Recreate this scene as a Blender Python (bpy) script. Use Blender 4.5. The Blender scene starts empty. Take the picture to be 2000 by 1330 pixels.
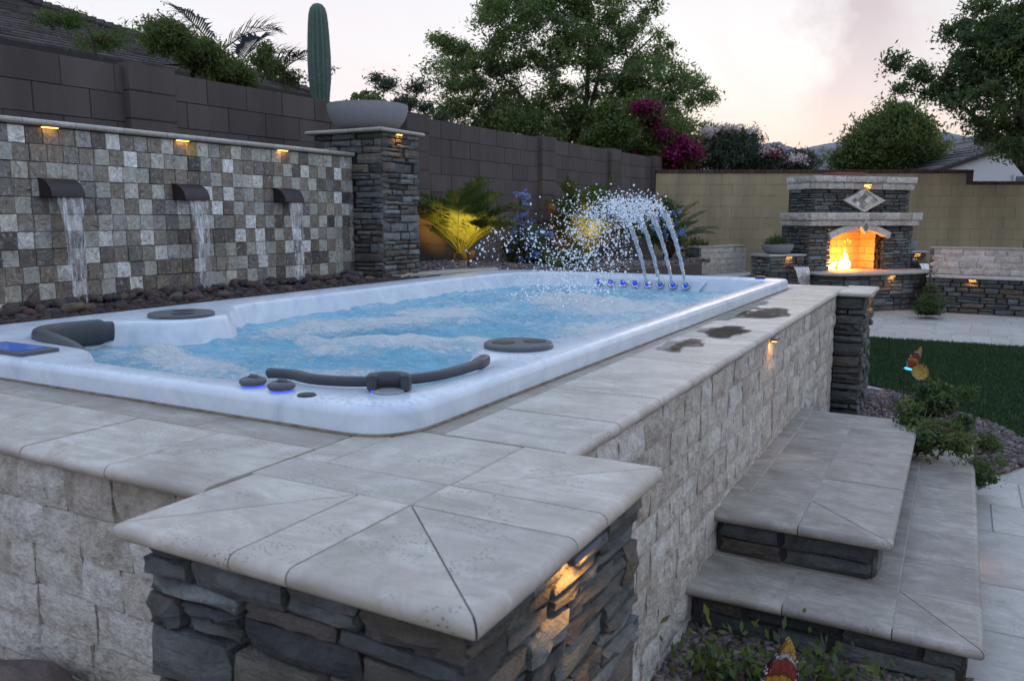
import bpy, bmesh, math, random
import numpy as np
from mathutils import Vector, Matrix, noise as mn, geometry as mgeo

rng = random.Random(7)
nr = np.random.default_rng(11)
R_ = math.radians
S = bpy.context.scene
COL = S.collection
PI = math.pi

# ------------------------------------------------------------------ camera
EYE = 1.38
cam_d = bpy.data.cameras.new('camera')
cam = bpy.data.objects.new('camera', cam_d)
COL.objects.link(cam)
cam.location = (0, 0, EYE)
cam.rotation_euler = (R_(90 - 8.573), 0, R_(28.633))
cam_d.sensor_width = 36
cam_d.lens = 1592 / 2000 * 36
cam_d.clip_start = 0.05
cam_d.clip_end = 6000
cam_d.dof.use_dof = True
cam_d.dof.focus_distance = 3.6
cam_d.dof.aperture_fstop = 8.0
S.camera = cam

# ------------------------------------------------------------------ sky
SUN_AZ = R_(13)      # the glow stands about 13 degrees left of +Y
SUN_EL = R_(2.0)
W = bpy.data.worlds.new('World')
S.world = W
W.use_nodes = True
wn = W.node_tree
wn.nodes.clear()


def nd(nt, typ, ins=None, **at):
    n = nt.nodes.new(typ)
    for k, v in at.items():
        setattr(n, k, v)
    for k, v in (ins or {}).items():
        s = n.inputs[k]
        if isinstance(v, bpy.types.NodeSocket):
            nt.links.new(v, s)
        elif isinstance(v, bpy.types.Node):
            nt.links.new(v.outputs[0], s)
        else:
            s.default_value = v
    return n


def mth(nt, op, a, b=0.0, c=None, clamp=False):
    ins = {0: a, 1: b}
    if c is not None:
        ins[2] = c
    n = nd(nt, 'ShaderNodeMath', ins, operation=op)
    n.use_clamp = clamp
    return n.outputs[0]


def mix(nt, f, a, b, bt='MIX'):
    n = nt.nodes.new('ShaderNodeMix')
    n.data_type = 'RGBA'
    n.blend_type = bt
    for s, v in ((n.inputs[0], f), (n.inputs[6], a), (n.inputs[7], b)):
        if isinstance(v, bpy.types.NodeSocket):
            nt.links.new(v, s)
        elif isinstance(v, (int, float)):
            s.default_value = v
        else:
            s.default_value = (*v[:3], 1)
    return n.outputs[2]


def ramp(nt, fac, stops, interp='LINEAR'):
    n = nt.nodes.new('ShaderNodeValToRGB')
    cr = n.color_ramp
    cr.interpolation = interp
    while len(cr.elements) < len(stops):
        cr.elements.new(0.5)
    for e, (p, c) in zip(cr.elements, stops):
        e.position = p
        e.color = (*c, 1) if len(c) == 3 else c
    nt.links.new(fac, n.inputs[0])
    return n.outputs[0]


tc = nd(wn, 'ShaderNodeTexCoord')
sx = nd(wn, 'ShaderNodeSeparateXYZ', {0: tc.outputs['Generated']})
elev = sx.outputs[2]
nish = nd(wn, 'ShaderNodeTexSky', sky_type='NISHITA', sun_disc=False, sun_elevation=SUN_EL,
          sun_rotation=-SUN_AZ, altitude=400, air_density=1.0, dust_density=1.5)
# thin high overcast of a clear desert dusk: peach at the horizon, white above, blue overhead
glow_dir = (-math.sin(SUN_AZ), math.cos(SUN_AZ), 0.0)
dt = nd(wn, 'ShaderNodeVectorMath', {0: tc.outputs['Generated'], 1: glow_dir}, operation='DOT_PRODUCT').outputs['Value']
side = mth(wn, 'MULTIPLY_ADD', dt, 0.5, 0.5, clamp=True)
warm = ramp(wn, elev, [(0.0, (0.86, 0.62, 0.52)), (0.05, (0.82, 0.66, 0.59)), (0.09, (0.81, 0.71, 0.66)), (0.13, (0.88, 0.845, 0.83)), (0.18, (0.91, 0.91, 0.915)), (0.25, (0.83, 0.85, 0.885)),
                       (0.42, (0.76, 0.90, 1.12)), (1.0, (0.61, 0.85, 1.28))])
cool = ramp(wn, elev, [(0.0, (0.50, 0.55, 0.68)), (0.12, (0.56, 0.67, 0.86)), (0.3, (0.60, 0.78, 1.10)), (1.0, (0.61, 0.85, 1.28))])
base_sky = mix(wn, mth(wn, 'POWER', side, 1.4), cool, warm)
# streaks of lilac cloud, stretched towards the glow
vm = nd(wn, 'ShaderNodeVectorMath', {0: tc.outputs['Generated'], 1: (1.0, 1.0, 0.0)}, operation='MULTIPLY')
den = mth(wn, 'ADD', elev, 0.30)
proj = nd(wn, 'ShaderNodeVectorMath', {0: vm.outputs[0], 'Scale': mth(wn, 'DIVIDE', 1.0, den)}, operation='SCALE')
mp = nd(wn, 'ShaderNodeMapping', {'Vector': proj.outputs[0], 'Rotation': (0, 0, R_(8)), 'Scale': (1.25, 0.45, 1), 'Location': (0.55, 0.2, 0)})
cn = nd(wn, 'ShaderNodeTexNoise', {'Vector': mp.outputs[0], 'Scale': 1.7, 'Detail': 7.0, 'Roughness': 0.58, 'Distortion': 0.6})
cl = ramp(wn, cn.outputs[0], [(0.42, (0, 0, 0)), (0.62, (1, 1, 1))])
clf = mth(wn, 'MULTIPLY', cl, 0.65)
cloud_col = ramp(wn, elev, [(0.0, (0.95, 0.68, 0.60)), (0.10, (0.90, 0.76, 0.76)), (0.26, (0.84, 0.80, 0.85)), (1.0, (0.62, 0.68, 0.84))])
sky_c = mix(wn, clf, base_sky, cloud_col)
# one broad lilac plume of cloud standing over the glow, sharp on its left side
az = mth(wn, 'MULTIPLY', mth(wn, 'ARCTAN2', mth(wn, 'MULTIPLY', sx.outputs[0], -1.0), sx.outputs[1]), 180 / PI)
pn = nd(wn, 'ShaderNodeTexNoise', {'Vector': tc.outputs['Generated'], 'Scale': 9.0, 'Detail': 5.0, 'Roughness': 0.6})
azw = mth(wn, 'MULTIPLY_ADD', pn.outputs[0], 11.0, mth(wn, 'ADD', mth(wn, 'MULTIPLY', elev, 7.0), mth(wn, 'SUBTRACT', az, 6.5)))
plume = ramp(wn, mth(wn, 'MULTIPLY_ADD', azw, 0.05, 0.30), [(0.12, (0, 0, 0)), (0.40, (0.4,) * 3), (0.64, (1, 1, 1)), (0.72, (1, 1, 1)), (0.86, (0, 0, 0))])
pfade = ramp(wn, elev, [(0.06, (0, 0, 0)), (0.13, (0.55,) * 3), (0.22, (1, 1, 1)), (0.45, (0.8,) * 3), (0.7, (0, 0, 0))])
sky_c = mix(wn, mth(wn, 'MULTIPLY', mth(wn, 'MULTIPLY', plume, pfade), 0.9), sky_c, (0.57, 0.505, 0.56))
bg1 = nd(wn, 'ShaderNodeBackground', {'Color': sky_c, 'Strength': 1.0})
bg2 = nd(wn, 'ShaderNodeBackground', {'Color': nish.outputs[0], 'Strength': 0.008})
ad = nd(wn, 'ShaderNodeAddShader', {0: bg1, 1: bg2})
nd(wn, 'ShaderNodeOutputWorld', {0: ad})

# the sun is just down: what is left is a weak, broad, warm light from the glow
sd = bpy.data.lights.new('sun', 'SUN')
sd.energy = 0.3
sd.angle = R_(25)
sd.color = (1.0, 0.78, 0.62)
so = bpy.data.objects.new('sun', sd)
COL.objects.link(so)
so.rotation_euler = (R_(90 - 7), 0, PI + SUN_AZ)

S.view_settings.view_transform = 'Standard'
S.view_settings.look = 'None'
S.view_settings.exposure = 0.14
S.view_settings.gamma = 1.0
S.view_settings.use_curve_mapping = False
S.cycles.use_denoising = True
S.cycles.max_bounces = 8
S.cycles.transparent_max_bounces = 24
S.cycles.sample_clamp_indirect = 4.0
S.cycles.caustics_reflective = False
S.cycles.caustics_refractive = False

TH = R_(28.633)
RV = Vector((math.cos(TH), math.sin(TH), 0))     # frame of the back of the garden: along the tan wall ...
HV = Vector((-math.sin(TH), math.cos(TH), 0))    # ... and away from the spa towards it


def G(r, f, z):
    v = RV * r + HV * f
    return Vector((v.x, v.y, z))


# ------------------------------------------------------------------ mesh helpers
class MB:
    def __init__(s):
        s.v = []
        s.f = []

    def add(s, vs, fs):
        o = len(s.v)
        s.v += [tuple(v) for v in vs]
        s.f += [tuple(i + o for i in f) for f in fs]

    def box(s, lo, hi, M=None):
        x0, y0, z0 = lo
        x1, y1, z1 = hi
        vs = [Vector(p) for p in ((x0, y0, z0), (x1, y0, z0), (x1, y1, z0), (x0, y1, z0), (x0, y0, z1), (x1, y0, z1), (x1, y1, z1), (x0, y1, z1))]
        if M is not None:
            vs = [M @ v for v in vs]
        s.add(vs, [(3, 2, 1, 0), (4, 5, 6, 7), (0, 1, 5, 4), (1, 2, 6, 5), (2, 3, 7, 6), (3, 0, 4, 7)])

    def tube(s, pts, rad, n=8, cap=True, sq=None):
        pts = [Vector(p) for p in pts]
        if not hasattr(rad, '__len__'):
            rad = [rad] * len(pts)
        o = len(s.v)
        up = Vector((0, 0, 1))
        for i, p in enumerate(pts):
            t = (pts[min(i + 1, len(pts) - 1)] - pts[max(i - 1, 0)])
            t = t.normalized() if t.length > 1e-9 else up
            a = t.cross(up)
            if a.length < 0.05:
                a = t.cross(Vector((1, 0, 0)))
            a.normalize()
            b = a.cross(t)
            for k in range(n):
                w = 2 * PI * k / n
                if sq:
                    ca, sa = math.cos(w), math.sin(w)
                    e = 0.6
                    ox = math.copysign(abs(ca) ** e, ca) * sq[0]
                    oz = math.copysign(abs(sa) ** e, sa) * sq[1]
                    s.v.append(tuple(p + (a * ox + b * oz) * rad[i]))
                else:
                    s.v.append(tuple(p + (a * math.cos(w) + b * math.sin(w)) * rad[i]))
        for i in range(len(pts) - 1):
            for k in range(n):
                k2 = (k + 1) % n
                s.f.append((o + i * n + k, o + i * n + k2, o + (i + 1) * n + k2, o + (i + 1) * n + k))
        if cap:
            s.f.append(tuple(o + k for k in range(n))[::-1])
            s.f.append(tuple(o + (len(pts) - 1) * n + k for k in range(n)))

    def lathe(s, prof, c=(0, 0, 0), n=24, cap=True):
        o = len(s.v)
        for r, z in prof:
            for k in range(n):
                w = 2 * PI * k / n
                s.v.append((c[0] + r * math.cos(w), c[1] + r * math.sin(w), c[2] + z))
        for i in range(len(prof) - 1):
            for k in range(n):
                k2 = (k + 1) % n
                s.f.append((o + i * n + k, o + i * n + k2, o + (i + 1) * n + k2, o + (i + 1) * n + k))
        if cap:
            s.f.append(tuple(o + k for k in range(n))[::-1])
            s.f.append(tuple(o + (len(prof) - 1) * n + k for k in range(n)))

    def mesh(s, name, m, smooth=None):
        me = bpy.data.meshes.new(name)
        me.from_pydata(s.v, [], s.f)
        if m:
            me.materials.append(m)
        if smooth is not None:
            me.shade_smooth()
            if smooth < 170:
                me.set_sharp_from_angle(angle=R_(smooth))
        return me

    def build(s, name, m, parent=None, smooth=None):
        return link(name, s.mesh(name, m, smooth), parent)


def link(name, me, parent=None):
    o = bpy.data.objects.new(name, me)
    COL.objects.link(o)
    if parent is not None:
        o.parent = parent
        if parent.type == 'EMPTY':
            o.matrix_parent_inverse = parent.matrix_basis.inverted()
    return o


def tag(o, label, cat, group=None):
    o['label'] = label
    o['category'] = cat
    if group:
        o['group'] = group
    return o


def struct(o):
    o['kind'] = 'structure'
    return o


def stuff(o, label=None):
    o['kind'] = 'stuff'
    if label:
        o['label'] = label
    return o


def empty(name, label, cat, group=None, loc=(0, 0, 0)):
    o = bpy.data.objects.new(name, None)
    COL.objects.link(o)
    o.location = loc
    o.empty_display_size = 0.1
    return tag(o, label, cat, group)


def np_mesh(name, v, f, m, k=4):
    """fast mesh: v (n,3), f (m,k) arrays"""
    me = bpy.data.meshes.new(name)
    me.vertices.add(len(v))
    me.vertices.foreach_set('co', np.asarray(v, dtype=np.float32).ravel())
    nf = len(f)
    me.loops.add(nf * k)
    me.loops.foreach_set('vertex_index', np.asarray(f, dtype=np.int32).ravel())
    me.polygons.add(nf)
    me.polygons.foreach_set('loop_start', np.arange(0, nf * k, k, dtype=np.int32))
    me.update(calc_edges=True)
    me.validate()
    if m:
        me.materials.append(m)
    return me


# ------------------------------------------------------------------ materials
def newmat(name):
    m = bpy.data.materials.new(name)
    m.use_nodes = True
    nt = m.node_tree
    nt.nodes.clear()
    out = nt.nodes.new('ShaderNodeOutputMaterial')
    return m, nt, out


def rnd_socket(nt, island=True):
    oi = nd(nt, 'ShaderNodeObjectInfo')
    g = nd(nt, 'ShaderNodeNewGeometry')
    if not island:
        return oi.outputs['Random'], g
    return mth(nt, 'FRACT', mth(nt, 'ADD', oi.outputs['Random'], g.outputs['Random Per Island'])), g


def pos_off(nt, g, r, amt=37.0):
    cv = nd(nt, 'ShaderNodeCombineXYZ', {0: mth(nt, 'MULTIPLY', r, amt), 1: mth(nt, 'MULTIPLY', r, amt * 1.7), 2: mth(nt, 'MULTIPLY', r, amt * 0.6)})
    return nd(nt, 'ShaderNodeVectorMath', {0: g.outputs['Position'], 1: cv.outputs[0]}, operation='ADD').outputs[0]


def scl(nt, v, s):
    return nd(nt, 'ShaderNodeVectorMath', {0: v, 1: s}, operation='MULTIPLY').outputs[0]


def noi(nt, v, scale, det=4.0, rough=0.55, dist=0.0):
    return nd(nt, 'ShaderNodeTexNoise', {'Vector': v, 'Scale': scale, 'Detail': det, 'Roughness': rough, 'Distortion': dist}).outputs[0]


def finish(nt, out, col, rough=0.6, bump=None, bstr=0.3, bdist=0.01, **kw):
    p = nd(nt, 'ShaderNodeBsdfPrincipled', {'Base Color': col if isinstance(col, bpy.types.NodeSocket) else (*col, 1), 'Roughness': rough})
    for k, v in kw.items():
        s = p.inputs[k]
        if isinstance(v, bpy.types.NodeSocket):
            nt.links.new(v, s)
        else:
            s.default_value = v
    if bump is not None:
        b = nd(nt, 'ShaderNodeBump', {'Height': bump, 'Strength': bstr, 'Distance': bdist})
        nt.links.new(b.outputs[0], p.inputs['Normal'])
    nt.links.new(p.outputs[0], out.inputs[0])
    return p


def m_travertine(name, lo, hi, rough=0.42, dark=0.0):
    m, nt, out = newmat(name)
    r, g = rnd_socket(nt, False)
    v = pos_off(nt, g, r)
    cloud = noi(nt, v, 7.0, 6.0, 0.62, 0.6)
    streak = noi(nt, scl(nt, v, (5.0, 26.0, 14.0)), 1.0, 5.0, 0.6, 1.2)
    f = mth(nt, 'MULTIPLY_ADD', streak, 0.5, mth(nt, 'MULTIPLY', cloud, 0.55))
    c = ramp(nt, f, [(0.30, lo), (0.52, tuple((a + b) / 2 for a, b in zip(lo, hi))), (0.66, hi), (0.8, tuple(x * 0.9 for x in hi))])
    tint = ramp(nt, r, [(0.0, (0.80, 0.78, 0.77)), (0.25, (1.02, 0.99, 0.95)), (0.45, (0.90, 0.86, 0.80)), (0.65, (1.05, 1.03, 1.0)), (0.82, (0.86, 0.83, 0.79)), (1.0, (1.0, 1.0, 1.01))])
    c = mix(nt, 1.0, c, tint, 'MULTIPLY')
    # grey-brown stains and fine dark pores
    st = ramp(nt, noi(nt, scl(nt, v, (1.0, 1.5, 1.0)), 4.2, 7.0, 0.74, 0.8), [(0.46, (0, 0, 0)), (0.72, (1, 1, 1))])
    c = mix(nt, mth(nt, 'MULTIPLY', st, 0.75), c, (lo[0] * 0.66, lo[1] * 0.62, lo[2] * 0.56))
    pale_ = ramp(nt, noi(nt, v, 11.0, 6.0, 0.7, 0.5), [(0.55, (0, 0, 0)), (0.72, (1, 1, 1))])
    c = mix(nt, mth(nt, 'MULTIPLY', pale_, 0.4), c, tuple(min(0.75, x * 1.18) for x in hi))
    vo = nd(nt, 'ShaderNodeTexVoronoi', {'Vector': scl(nt, v, (1.0, 1.7, 1.3)), 'Scale': 95.0, 'Randomness': 1.0})
    pm = ramp(nt, noi(nt, v, 9.0, 3.0, 0.6), [(0.49, (0, 0, 0)), (0.64, (1, 1, 1))])
    pit = mth(nt, 'MULTIPLY', mth(nt, 'LESS_THAN', vo.outputs['Distance'], 0.27), pm)
    c = mix(nt, mth(nt, 'MULTIPLY', pit, 0.75), c, (0.10, 0.085, 0.07))
    fine = noi(nt, v, 160.0, 3.0, 0.7)
    c = mix(nt, mth(nt, 'MULTIPLY', fine, 0.22), c, tuple(x * 0.55 for x in lo))
    h = mth(nt, 'SUBTRACT', mth(nt, 'MULTIPLY', streak, 0.25), pit)
    finish(nt, out, c, mth(nt, 'MULTIPLY_ADD', streak, 0.3, rough - 0.1), h, 0.35, 0.004)
    return m


def m_split(name, cols, bstr=0.8):
    m, nt, out = newmat(name)
    r, g = rnd_socket(nt, False)
    v = pos_off(nt, g, r)
    n1 = noi(nt, v, 9.0, 7.0, 0.68, 0.8)
    n2 = noi(nt, v, 38.0, 5.0, 0.7)
    n3 = noi(nt, scl(nt, v, (14.0, 14.0, 55.0)), 1.0, 4.0, 0.6, 0.7)
    base = ramp(nt, r, [(i / (len(cols) - 1), c) for i, c in enumerate(cols)])
    f = mth(nt, 'MULTIPLY_ADD', n1, 0.45, mth(nt, 'MULTIPLY', n2, 0.55))
    sh = ramp(nt, f, [(0.30, (0.38, 0.35, 0.32)), (0.44, (0.78, 0.75, 0.71)), (0.54, (1.04, 1.02, 1.0)), (0.68, (1.28, 1.28, 1.28))])
    c = mix(nt, 1.0, base, sh, 'MULTIPLY')
    stn = ramp(nt, noi(nt, v, 5.0, 4.0, 0.6, 1.0), [(0.56, (0, 0, 0)), (0.72, (1, 1, 1))])
    c = mix(nt, mth(nt, 'MULTIPLY', stn, 0.5), c, (0.19, 0.145, 0.10))
    vo = nd(nt, 'ShaderNodeTexVoronoi', {'Vector': v, 'Scale': 34.0})
    h = mth(nt, 'ADD', mth(nt, 'MULTIPLY_ADD', n2, 1.0, mth(nt, 'MULTIPLY', n1, 0.9)), mth(nt, 'MULTIPLY_ADD', n3, 0.25, mth(nt, 'MULTIPLY', vo.outputs['Distance'], 0.25)))
    finish(nt, out, c, 0.85, h, bstr, 0.022)
    return m


def m_ledge(name, cols, bstr=0.8):
    m, nt, out = newmat(name)
    r, g = rnd_socket(nt, False)
    v = pos_off(nt, g, r)
    strata = noi(nt, scl(nt, v, (7.0, 7.0, 27.0)), 1.0, 6.0, 0.7, 1.6)
    n1 = noi(nt, v, 12.0, 8.0, 0.72, 0.8)
    n2 = noi(nt, v, 70.0, 4.0, 0.7)
    base = ramp(nt, r, [(i / (len(cols) - 1), c) for i, c in enumerate(cols)])
    f = mth(nt, 'MULTIPLY_ADD', strata, 0.4, mth(nt, 'MULTIPLY', n1, 0.6))
    sh = ramp(nt, f, [(0.32, (0.34, 0.34, 0.36)), (0.47, (0.85, 0.86, 0.86)), (0.58, (1.25, 1.28, 1.27)), (0.72, (1.9, 1.98, 1.95))])
    c = mix(nt, 1.0, base, sh, 'MULTIPLY')
    rust = ramp(nt, noi(nt, v, 7.0, 4.0, 0.6, 1.2), [(0.60, (0, 0, 0)), (0.74, (1, 1, 1))])
    c = mix(nt, mth(nt, 'MULTIPLY', rust, 0.5), c, (0.13, 0.085, 0.055))
    pale = mth(nt, 'MULTIPLY', ramp(nt, n2, [(0.60, (0, 0, 0)), (0.75, (1, 1, 1))]), 0.25)
    c = mix(nt, pale, c, (0.34, 0.36, 0.35))
    h = mth(nt, 'MULTIPLY_ADD', strata, 0.7, mth(nt, 'MULTIPLY_ADD', n1, 1.1, mth(nt, 'MULTIPLY_ADD', n2, 0.35, mth(nt, 'MULTIPLY', noi(nt, v, 240.0, 3.0, 0.7), 0.12))))
    finish(nt, out, c, 0.78, h, 0.95, 0.024)
    return m


def m_mosaic(light, isl=False):
    m, nt, out = newmat('pale scabos tile' if light else 'brown scabos tile')
    r, g = rnd_socket(nt, isl)
    v = pos_off(nt, g, r, 61.0)
    if light:
        base = ramp(nt, r, [(0.0, (0.40, 0.385, 0.345)), (0.22, (0.72, 0.71, 0.69)), (0.38, (0.36, 0.35, 0.32)), (0.55, (0.52, 0.49, 0.44)), (0.70, (0.37, 0.34, 0.29)), (0.82, (0.64, 0.62, 0.585)), (0.93, (0.30, 0.285, 0.27))], 'CONSTANT')
    else:
        base = ramp(nt, r, [(0.0, (0.21, 0.178, 0.145)), (0.18, (0.14, 0.115, 0.094)), (0.36, (0.25, 0.22, 0.185)), (0.50, (0.17, 0.152, 0.14)), (0.66, (0.225, 0.188, 0.148)), (0.80, (0.105, 0.09, 0.08)), (0.90, (0.20, 0.185, 0.172)), (0.955, (0.06, 0.058, 0.06)), (0.985, (0.38, 0.27, 0.10))], 'CONSTANT')
    n1 = noi(nt, v, 13.0, 7.0, 0.68, 3.2)
    vein = ramp(nt, n1, [(0.30, (0.25, 0.25, 0.26)), (0.41, (0.72, 0.71, 0.70)), (0.50, (1.05, 1.05, 1.04)), (0.58, (1.15, 1.15, 1.14)), (0.65, (1.75, 1.78, 1.78)), (0.74, (0.6, 0.58, 0.56))])
    c = mix(nt, 1.0, base, vein, 'MULTIPLY')
    c = mix(nt, 1.0, c, (0.90, 0.93, 0.90), 'MULTIPLY')
    n2 = noi(nt, v, 45.0, 4.0, 0.7)
    lt = ramp(nt, n2, [(0.56, (0, 0, 0)), (0.68, (1, 1, 1))])
    c = mix(nt, mth(nt, 'MULTIPLY', lt, 0.5), c, (0.56, 0.57, 0.56))
    dk = ramp(nt, noi(nt, v, 28.0, 5.0, 0.7, 1.5), [(0.60, (0, 0, 0)), (0.68, (1, 1, 1))])
    c = mix(nt, mth(nt, 'MULTIPLY', dk, 0.7), c, (0.075, 0.072, 0.072))
    finish(nt, out, c, 0.55, mth(nt, 'ADD', n1, n2), 0.25, 0.006)
    return m


def m_block(name, c0, c1, var=0.12):
    m, nt, out = newmat(name)
    r, g = rnd_socket(nt, False)
    v = pos_off(nt, g, r)
    n1 = noi(nt, v, 150.0, 3.0, 0.75)
    n2 = noi(nt, v, 2.2, 5.0, 0.6)
    c = mix(nt, n1, c0, c1)
    tint = ramp(nt, mth(nt, 'MULTIPLY_ADD', n2, 0.5, mth(nt, 'MULTIPLY', r, 0.5)), [(0.2, (1 - var * 1.5,) * 3), (0.8, (1 + var,) * 3)])
    c = mix(nt, 1.0, c, tint, 'MULTIPLY')
    run = ramp(nt, noi(nt, scl(nt, g.outputs['Position'], (2.5, 2.5, 0.5)), 1.0, 5.0, 0.65), [(0.35, (0.80,) * 3), (0.65, (1.12,) * 3)])
    c = mix(nt, 1.0, c, run, 'MULTIPLY')
    finish(nt, out, c, 0.92, n1, 0.6, 0.006)
    return m


def m_plain(name, col, rough=0.5, var=0.12, nscale=40.0, bstr=0.12, bdist=0.003, **kw):
    m, nt, out = newmat(name)
    r, g = rnd_socket(nt)
    v = pos_off(nt, g, r)
    n = noi(nt, v, nscale, 5.0, 0.65)
    c = ramp(nt, n, [(0.25, tuple(x * (1 - var * 2) for x in col)), (0.5, col), (0.75, tuple(min(1, x * (1 + var * 1.6)) for x in col))])
    tint = ramp(nt, r, [(0.0, (1 - var,) * 3), (1.0, (1 + var,) * 3)])
    c = mix(nt, 1.0, c, tint, 'MULTIPLY')
    finish(nt, out, c, rough, n, bstr, bdist, **kw)
    return m


def m_leaf(name, cols, trans=0.35, rough=0.55):
    m, nt, out = newmat(name)
    r, g = rnd_socket(nt)
    n = noi(nt, g.outputs['Position'], 1.3, 3.0, 0.6)
    f = mth(nt, 'MULTIPLY_ADD', r, 0.7, mth(nt, 'MULTIPLY_ADD', n, 0.8, -0.25))
    c = ramp(nt, f, [(0.05 + 0.9 * i / (len(cols) - 1), c) for i, c in enumerate(cols)])
    p = nd(nt, 'ShaderNodeBsdfPrincipled', {'Base Color': c, 'Roughness': rough, 'Specular IOR Level': 0.35})
    t = nd(nt, 'ShaderNodeBsdfTranslucent', {'Color': mix(nt, 1.0, c, (1.25, 1.3, 0.7), 'MULTIPLY')})
    mx = nd(nt, 'ShaderNodeMixShader', {0: trans, 1: p, 2: t})
    nt.links.new(mx.outputs[0], out.inputs[0])
    return m


def m_emit(name, col, s, col2=None):
    m, nt, out = newmat(name)
    if col2:
        g = nd(nt, 'ShaderNodeNewGeometry')
        n = noi(nt, g.outputs['Position'], 9.0, 3.0, 0.6)
        col = mix(nt, ramp(nt, n, [(0.4, (0, 0, 0)), (0.62, (1, 1, 1))]), col, col2)
    e = nd(nt, 'ShaderNodeEmission', {'Color': col if isinstance(col, bpy.types.NodeSocket) else (*col, 1), 'Strength': s})
    nt.links.new(e.outputs[0], out.inputs[0])
    return m


M_TRAV = m_travertine('honed travertine', (0.38, 0.34, 0.29), (0.62, 0.585, 0.53))
M_TRAVD = m_travertine('stained travertine', (0.26, 0.22, 0.18), (0.47, 0.425, 0.37))
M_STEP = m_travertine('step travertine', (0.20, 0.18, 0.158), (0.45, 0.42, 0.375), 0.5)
M_PAVE = m_travertine('paver travertine', (0.40, 0.375, 0.345), (0.54, 0.52, 0.49), 0.55)
M_PALE = m_travertine('pale travertine', (0.52, 0.49, 0.44), (0.72, 0.70, 0.66))
M_CAPR = m_travertine('cap travertine', (0.36, 0.33, 0.29), (0.52, 0.49, 0.44))
M_SPLIT = m_split('split face travertine', [(0.56, 0.52, 0.455), (0.62, 0.59, 0.54), (0.50, 0.455, 0.395), (0.66, 0.635, 0.595), (0.56, 0.52, 0.46), (0.45, 0.40, 0.345), (0.61, 0.575, 0.525)])
M_LEDGE = m_ledge('ledge stone', [(0.085, 0.088, 0.088), (0.165, 0.175, 0.17), (0.052, 0.054, 0.058), (0.19, 0.155, 0.115), (0.12, 0.135, 0.13), (0.25, 0.26, 0.25), (0.065, 0.064, 0.066), (0.16, 0.13, 0.10), (0.10, 0.115, 0.115)])
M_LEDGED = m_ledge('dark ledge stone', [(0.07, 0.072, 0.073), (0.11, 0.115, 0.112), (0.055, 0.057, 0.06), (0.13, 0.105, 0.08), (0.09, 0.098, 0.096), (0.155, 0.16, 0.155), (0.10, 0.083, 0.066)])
M_TILE = m_mosaic(False)
M_TILEL = m_mosaic(True)
M_TILES = m_mosaic(True, True)
M_TILESD = m_mosaic(False, True)
M_BROWN = m_block('brown block', (0.066, 0.054, 0.052), (0.130, 0.108, 0.099))
M_TAN = m_block('tan block', (0.30, 0.24, 0.143), (0.46, 0.375, 0.235), 0.03)
M_MORTAR = m_plain('dark mortar', (0.05, 0.047, 0.045), 0.95)
M_BMORT = m_plain('brown mortar', (0.055, 0.047, 0.047), 0.95)
M_TMORT = m_plain('tan mortar', (0.375, 0.297, 0.172), 0.95)
M_GROUT = m_plain('grout', (0.36, 0.33, 0.295), 0.9)
M_CORE = m_plain('travertine mortar', (0.20, 0.17, 0.14), 0.95)
M_COPBRICK = m_plain('coping brick', (0.075, 0.042, 0.034), 0.9, 0.25)
M_RUBBER = m_plain('grey rubber', (0.038, 0.043, 0.052), 0.42, 0.06, 90, 0.05, 0.001)
M_LID = m_plain('grey lid plastic', (0.075, 0.082, 0.092), 0.38, 0.1, 60, 0.1, 0.002)
M_DARK = m_plain('black plastic', (0.012, 0.013, 0.016), 0.4)
M_CHROME = m_plain('steel ring', (0.55, 0.57, 0.6), 0.25, 0.03, 20, 0.0, 0.001, Metallic=1.0)
M_COPPER = m_plain('aged copper', (0.020, 0.013, 0.013), 0.5, 0.25, 30, 0.2, 0.004)
M_CONC = m_plain('grey concrete', (0.25, 0.255, 0.26), 0.8, 0.16, 120, 0.25, 0.003)
M_DARKPOT = m_plain('dark metal', (0.10, 0.11, 0.13), 0.45)
M_BLUE = m_emit('blue led', (0.06, 0.11, 1.0), 1.3)
M_JETBLUE = m_plain('blue jet face', (0.02, 0.07, 0.75), 0.15, 0.05, 20, 0, 0.001, **{'Emission Color': (0.01, 0.06, 1.0, 1), 'Emission Strength': 0.35})
M_AMBER = m_emit('amber lamp', (1.0, 0.42, 0.06), 7.0)
M_BARK = m_plain('bark', (0.075, 0.055, 0.042), 0.9, 0.3, 25, 0.8, 0.02)
M_RIVER = m_split('river rock', [(0.035, 0.032, 0.036), (0.065, 0.038, 0.036), (0.05, 0.047, 0.05), (0.09, 0.05, 0.042), (0.03, 0.03, 0.034), (0.12, 0.09, 0.065), (0.075, 0.07, 0.075)], 0.25)
M_ROOF = m_plain('dark roof tile', (0.065, 0.056, 0.055), 0.9, 0.3, 25, 0.5, 0.02)
M_ROOF2 = m_plain('grey roof tile', (0.16, 0.14, 0.14), 0.9, 0.25, 12, 0.4, 0.02)
M_FASCIA = m_plain('dark fascia', (0.022, 0.019, 0.02), 0.7)
M_STUCCO = m_plain('pale stucco', (0.55, 0.55, 0.55), 0.95, 0.05, 60, 0.3, 0.004)
M_CREAM = m_plain('cream stucco', (0.50, 0.42, 0.30), 0.95, 0.05, 60, 0.3, 0.004)
M_FIREBRICK = m_plain('fire brick', (0.52, 0.40, 0.24), 0.9, 0.10, 30, 0.3, 0.004)
M_SLATEDARK = m_plain('window glass', (0.07, 0.09, 0.11), 0.1)
M_REDBOX = m_plain('terracotta slab', (0.24, 0.10, 0.065), 0.9, 0.15)
M_SOIL = m_plain('garden soil', (0.085, 0.065, 0.055), 0.95, 0.3, 30, 0.8, 0.02)
M_DESERT = m_plain('desert ground', (0.20, 0.155, 0.115), 0.95, 0.3, 3, 0.8, 0.05)
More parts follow.
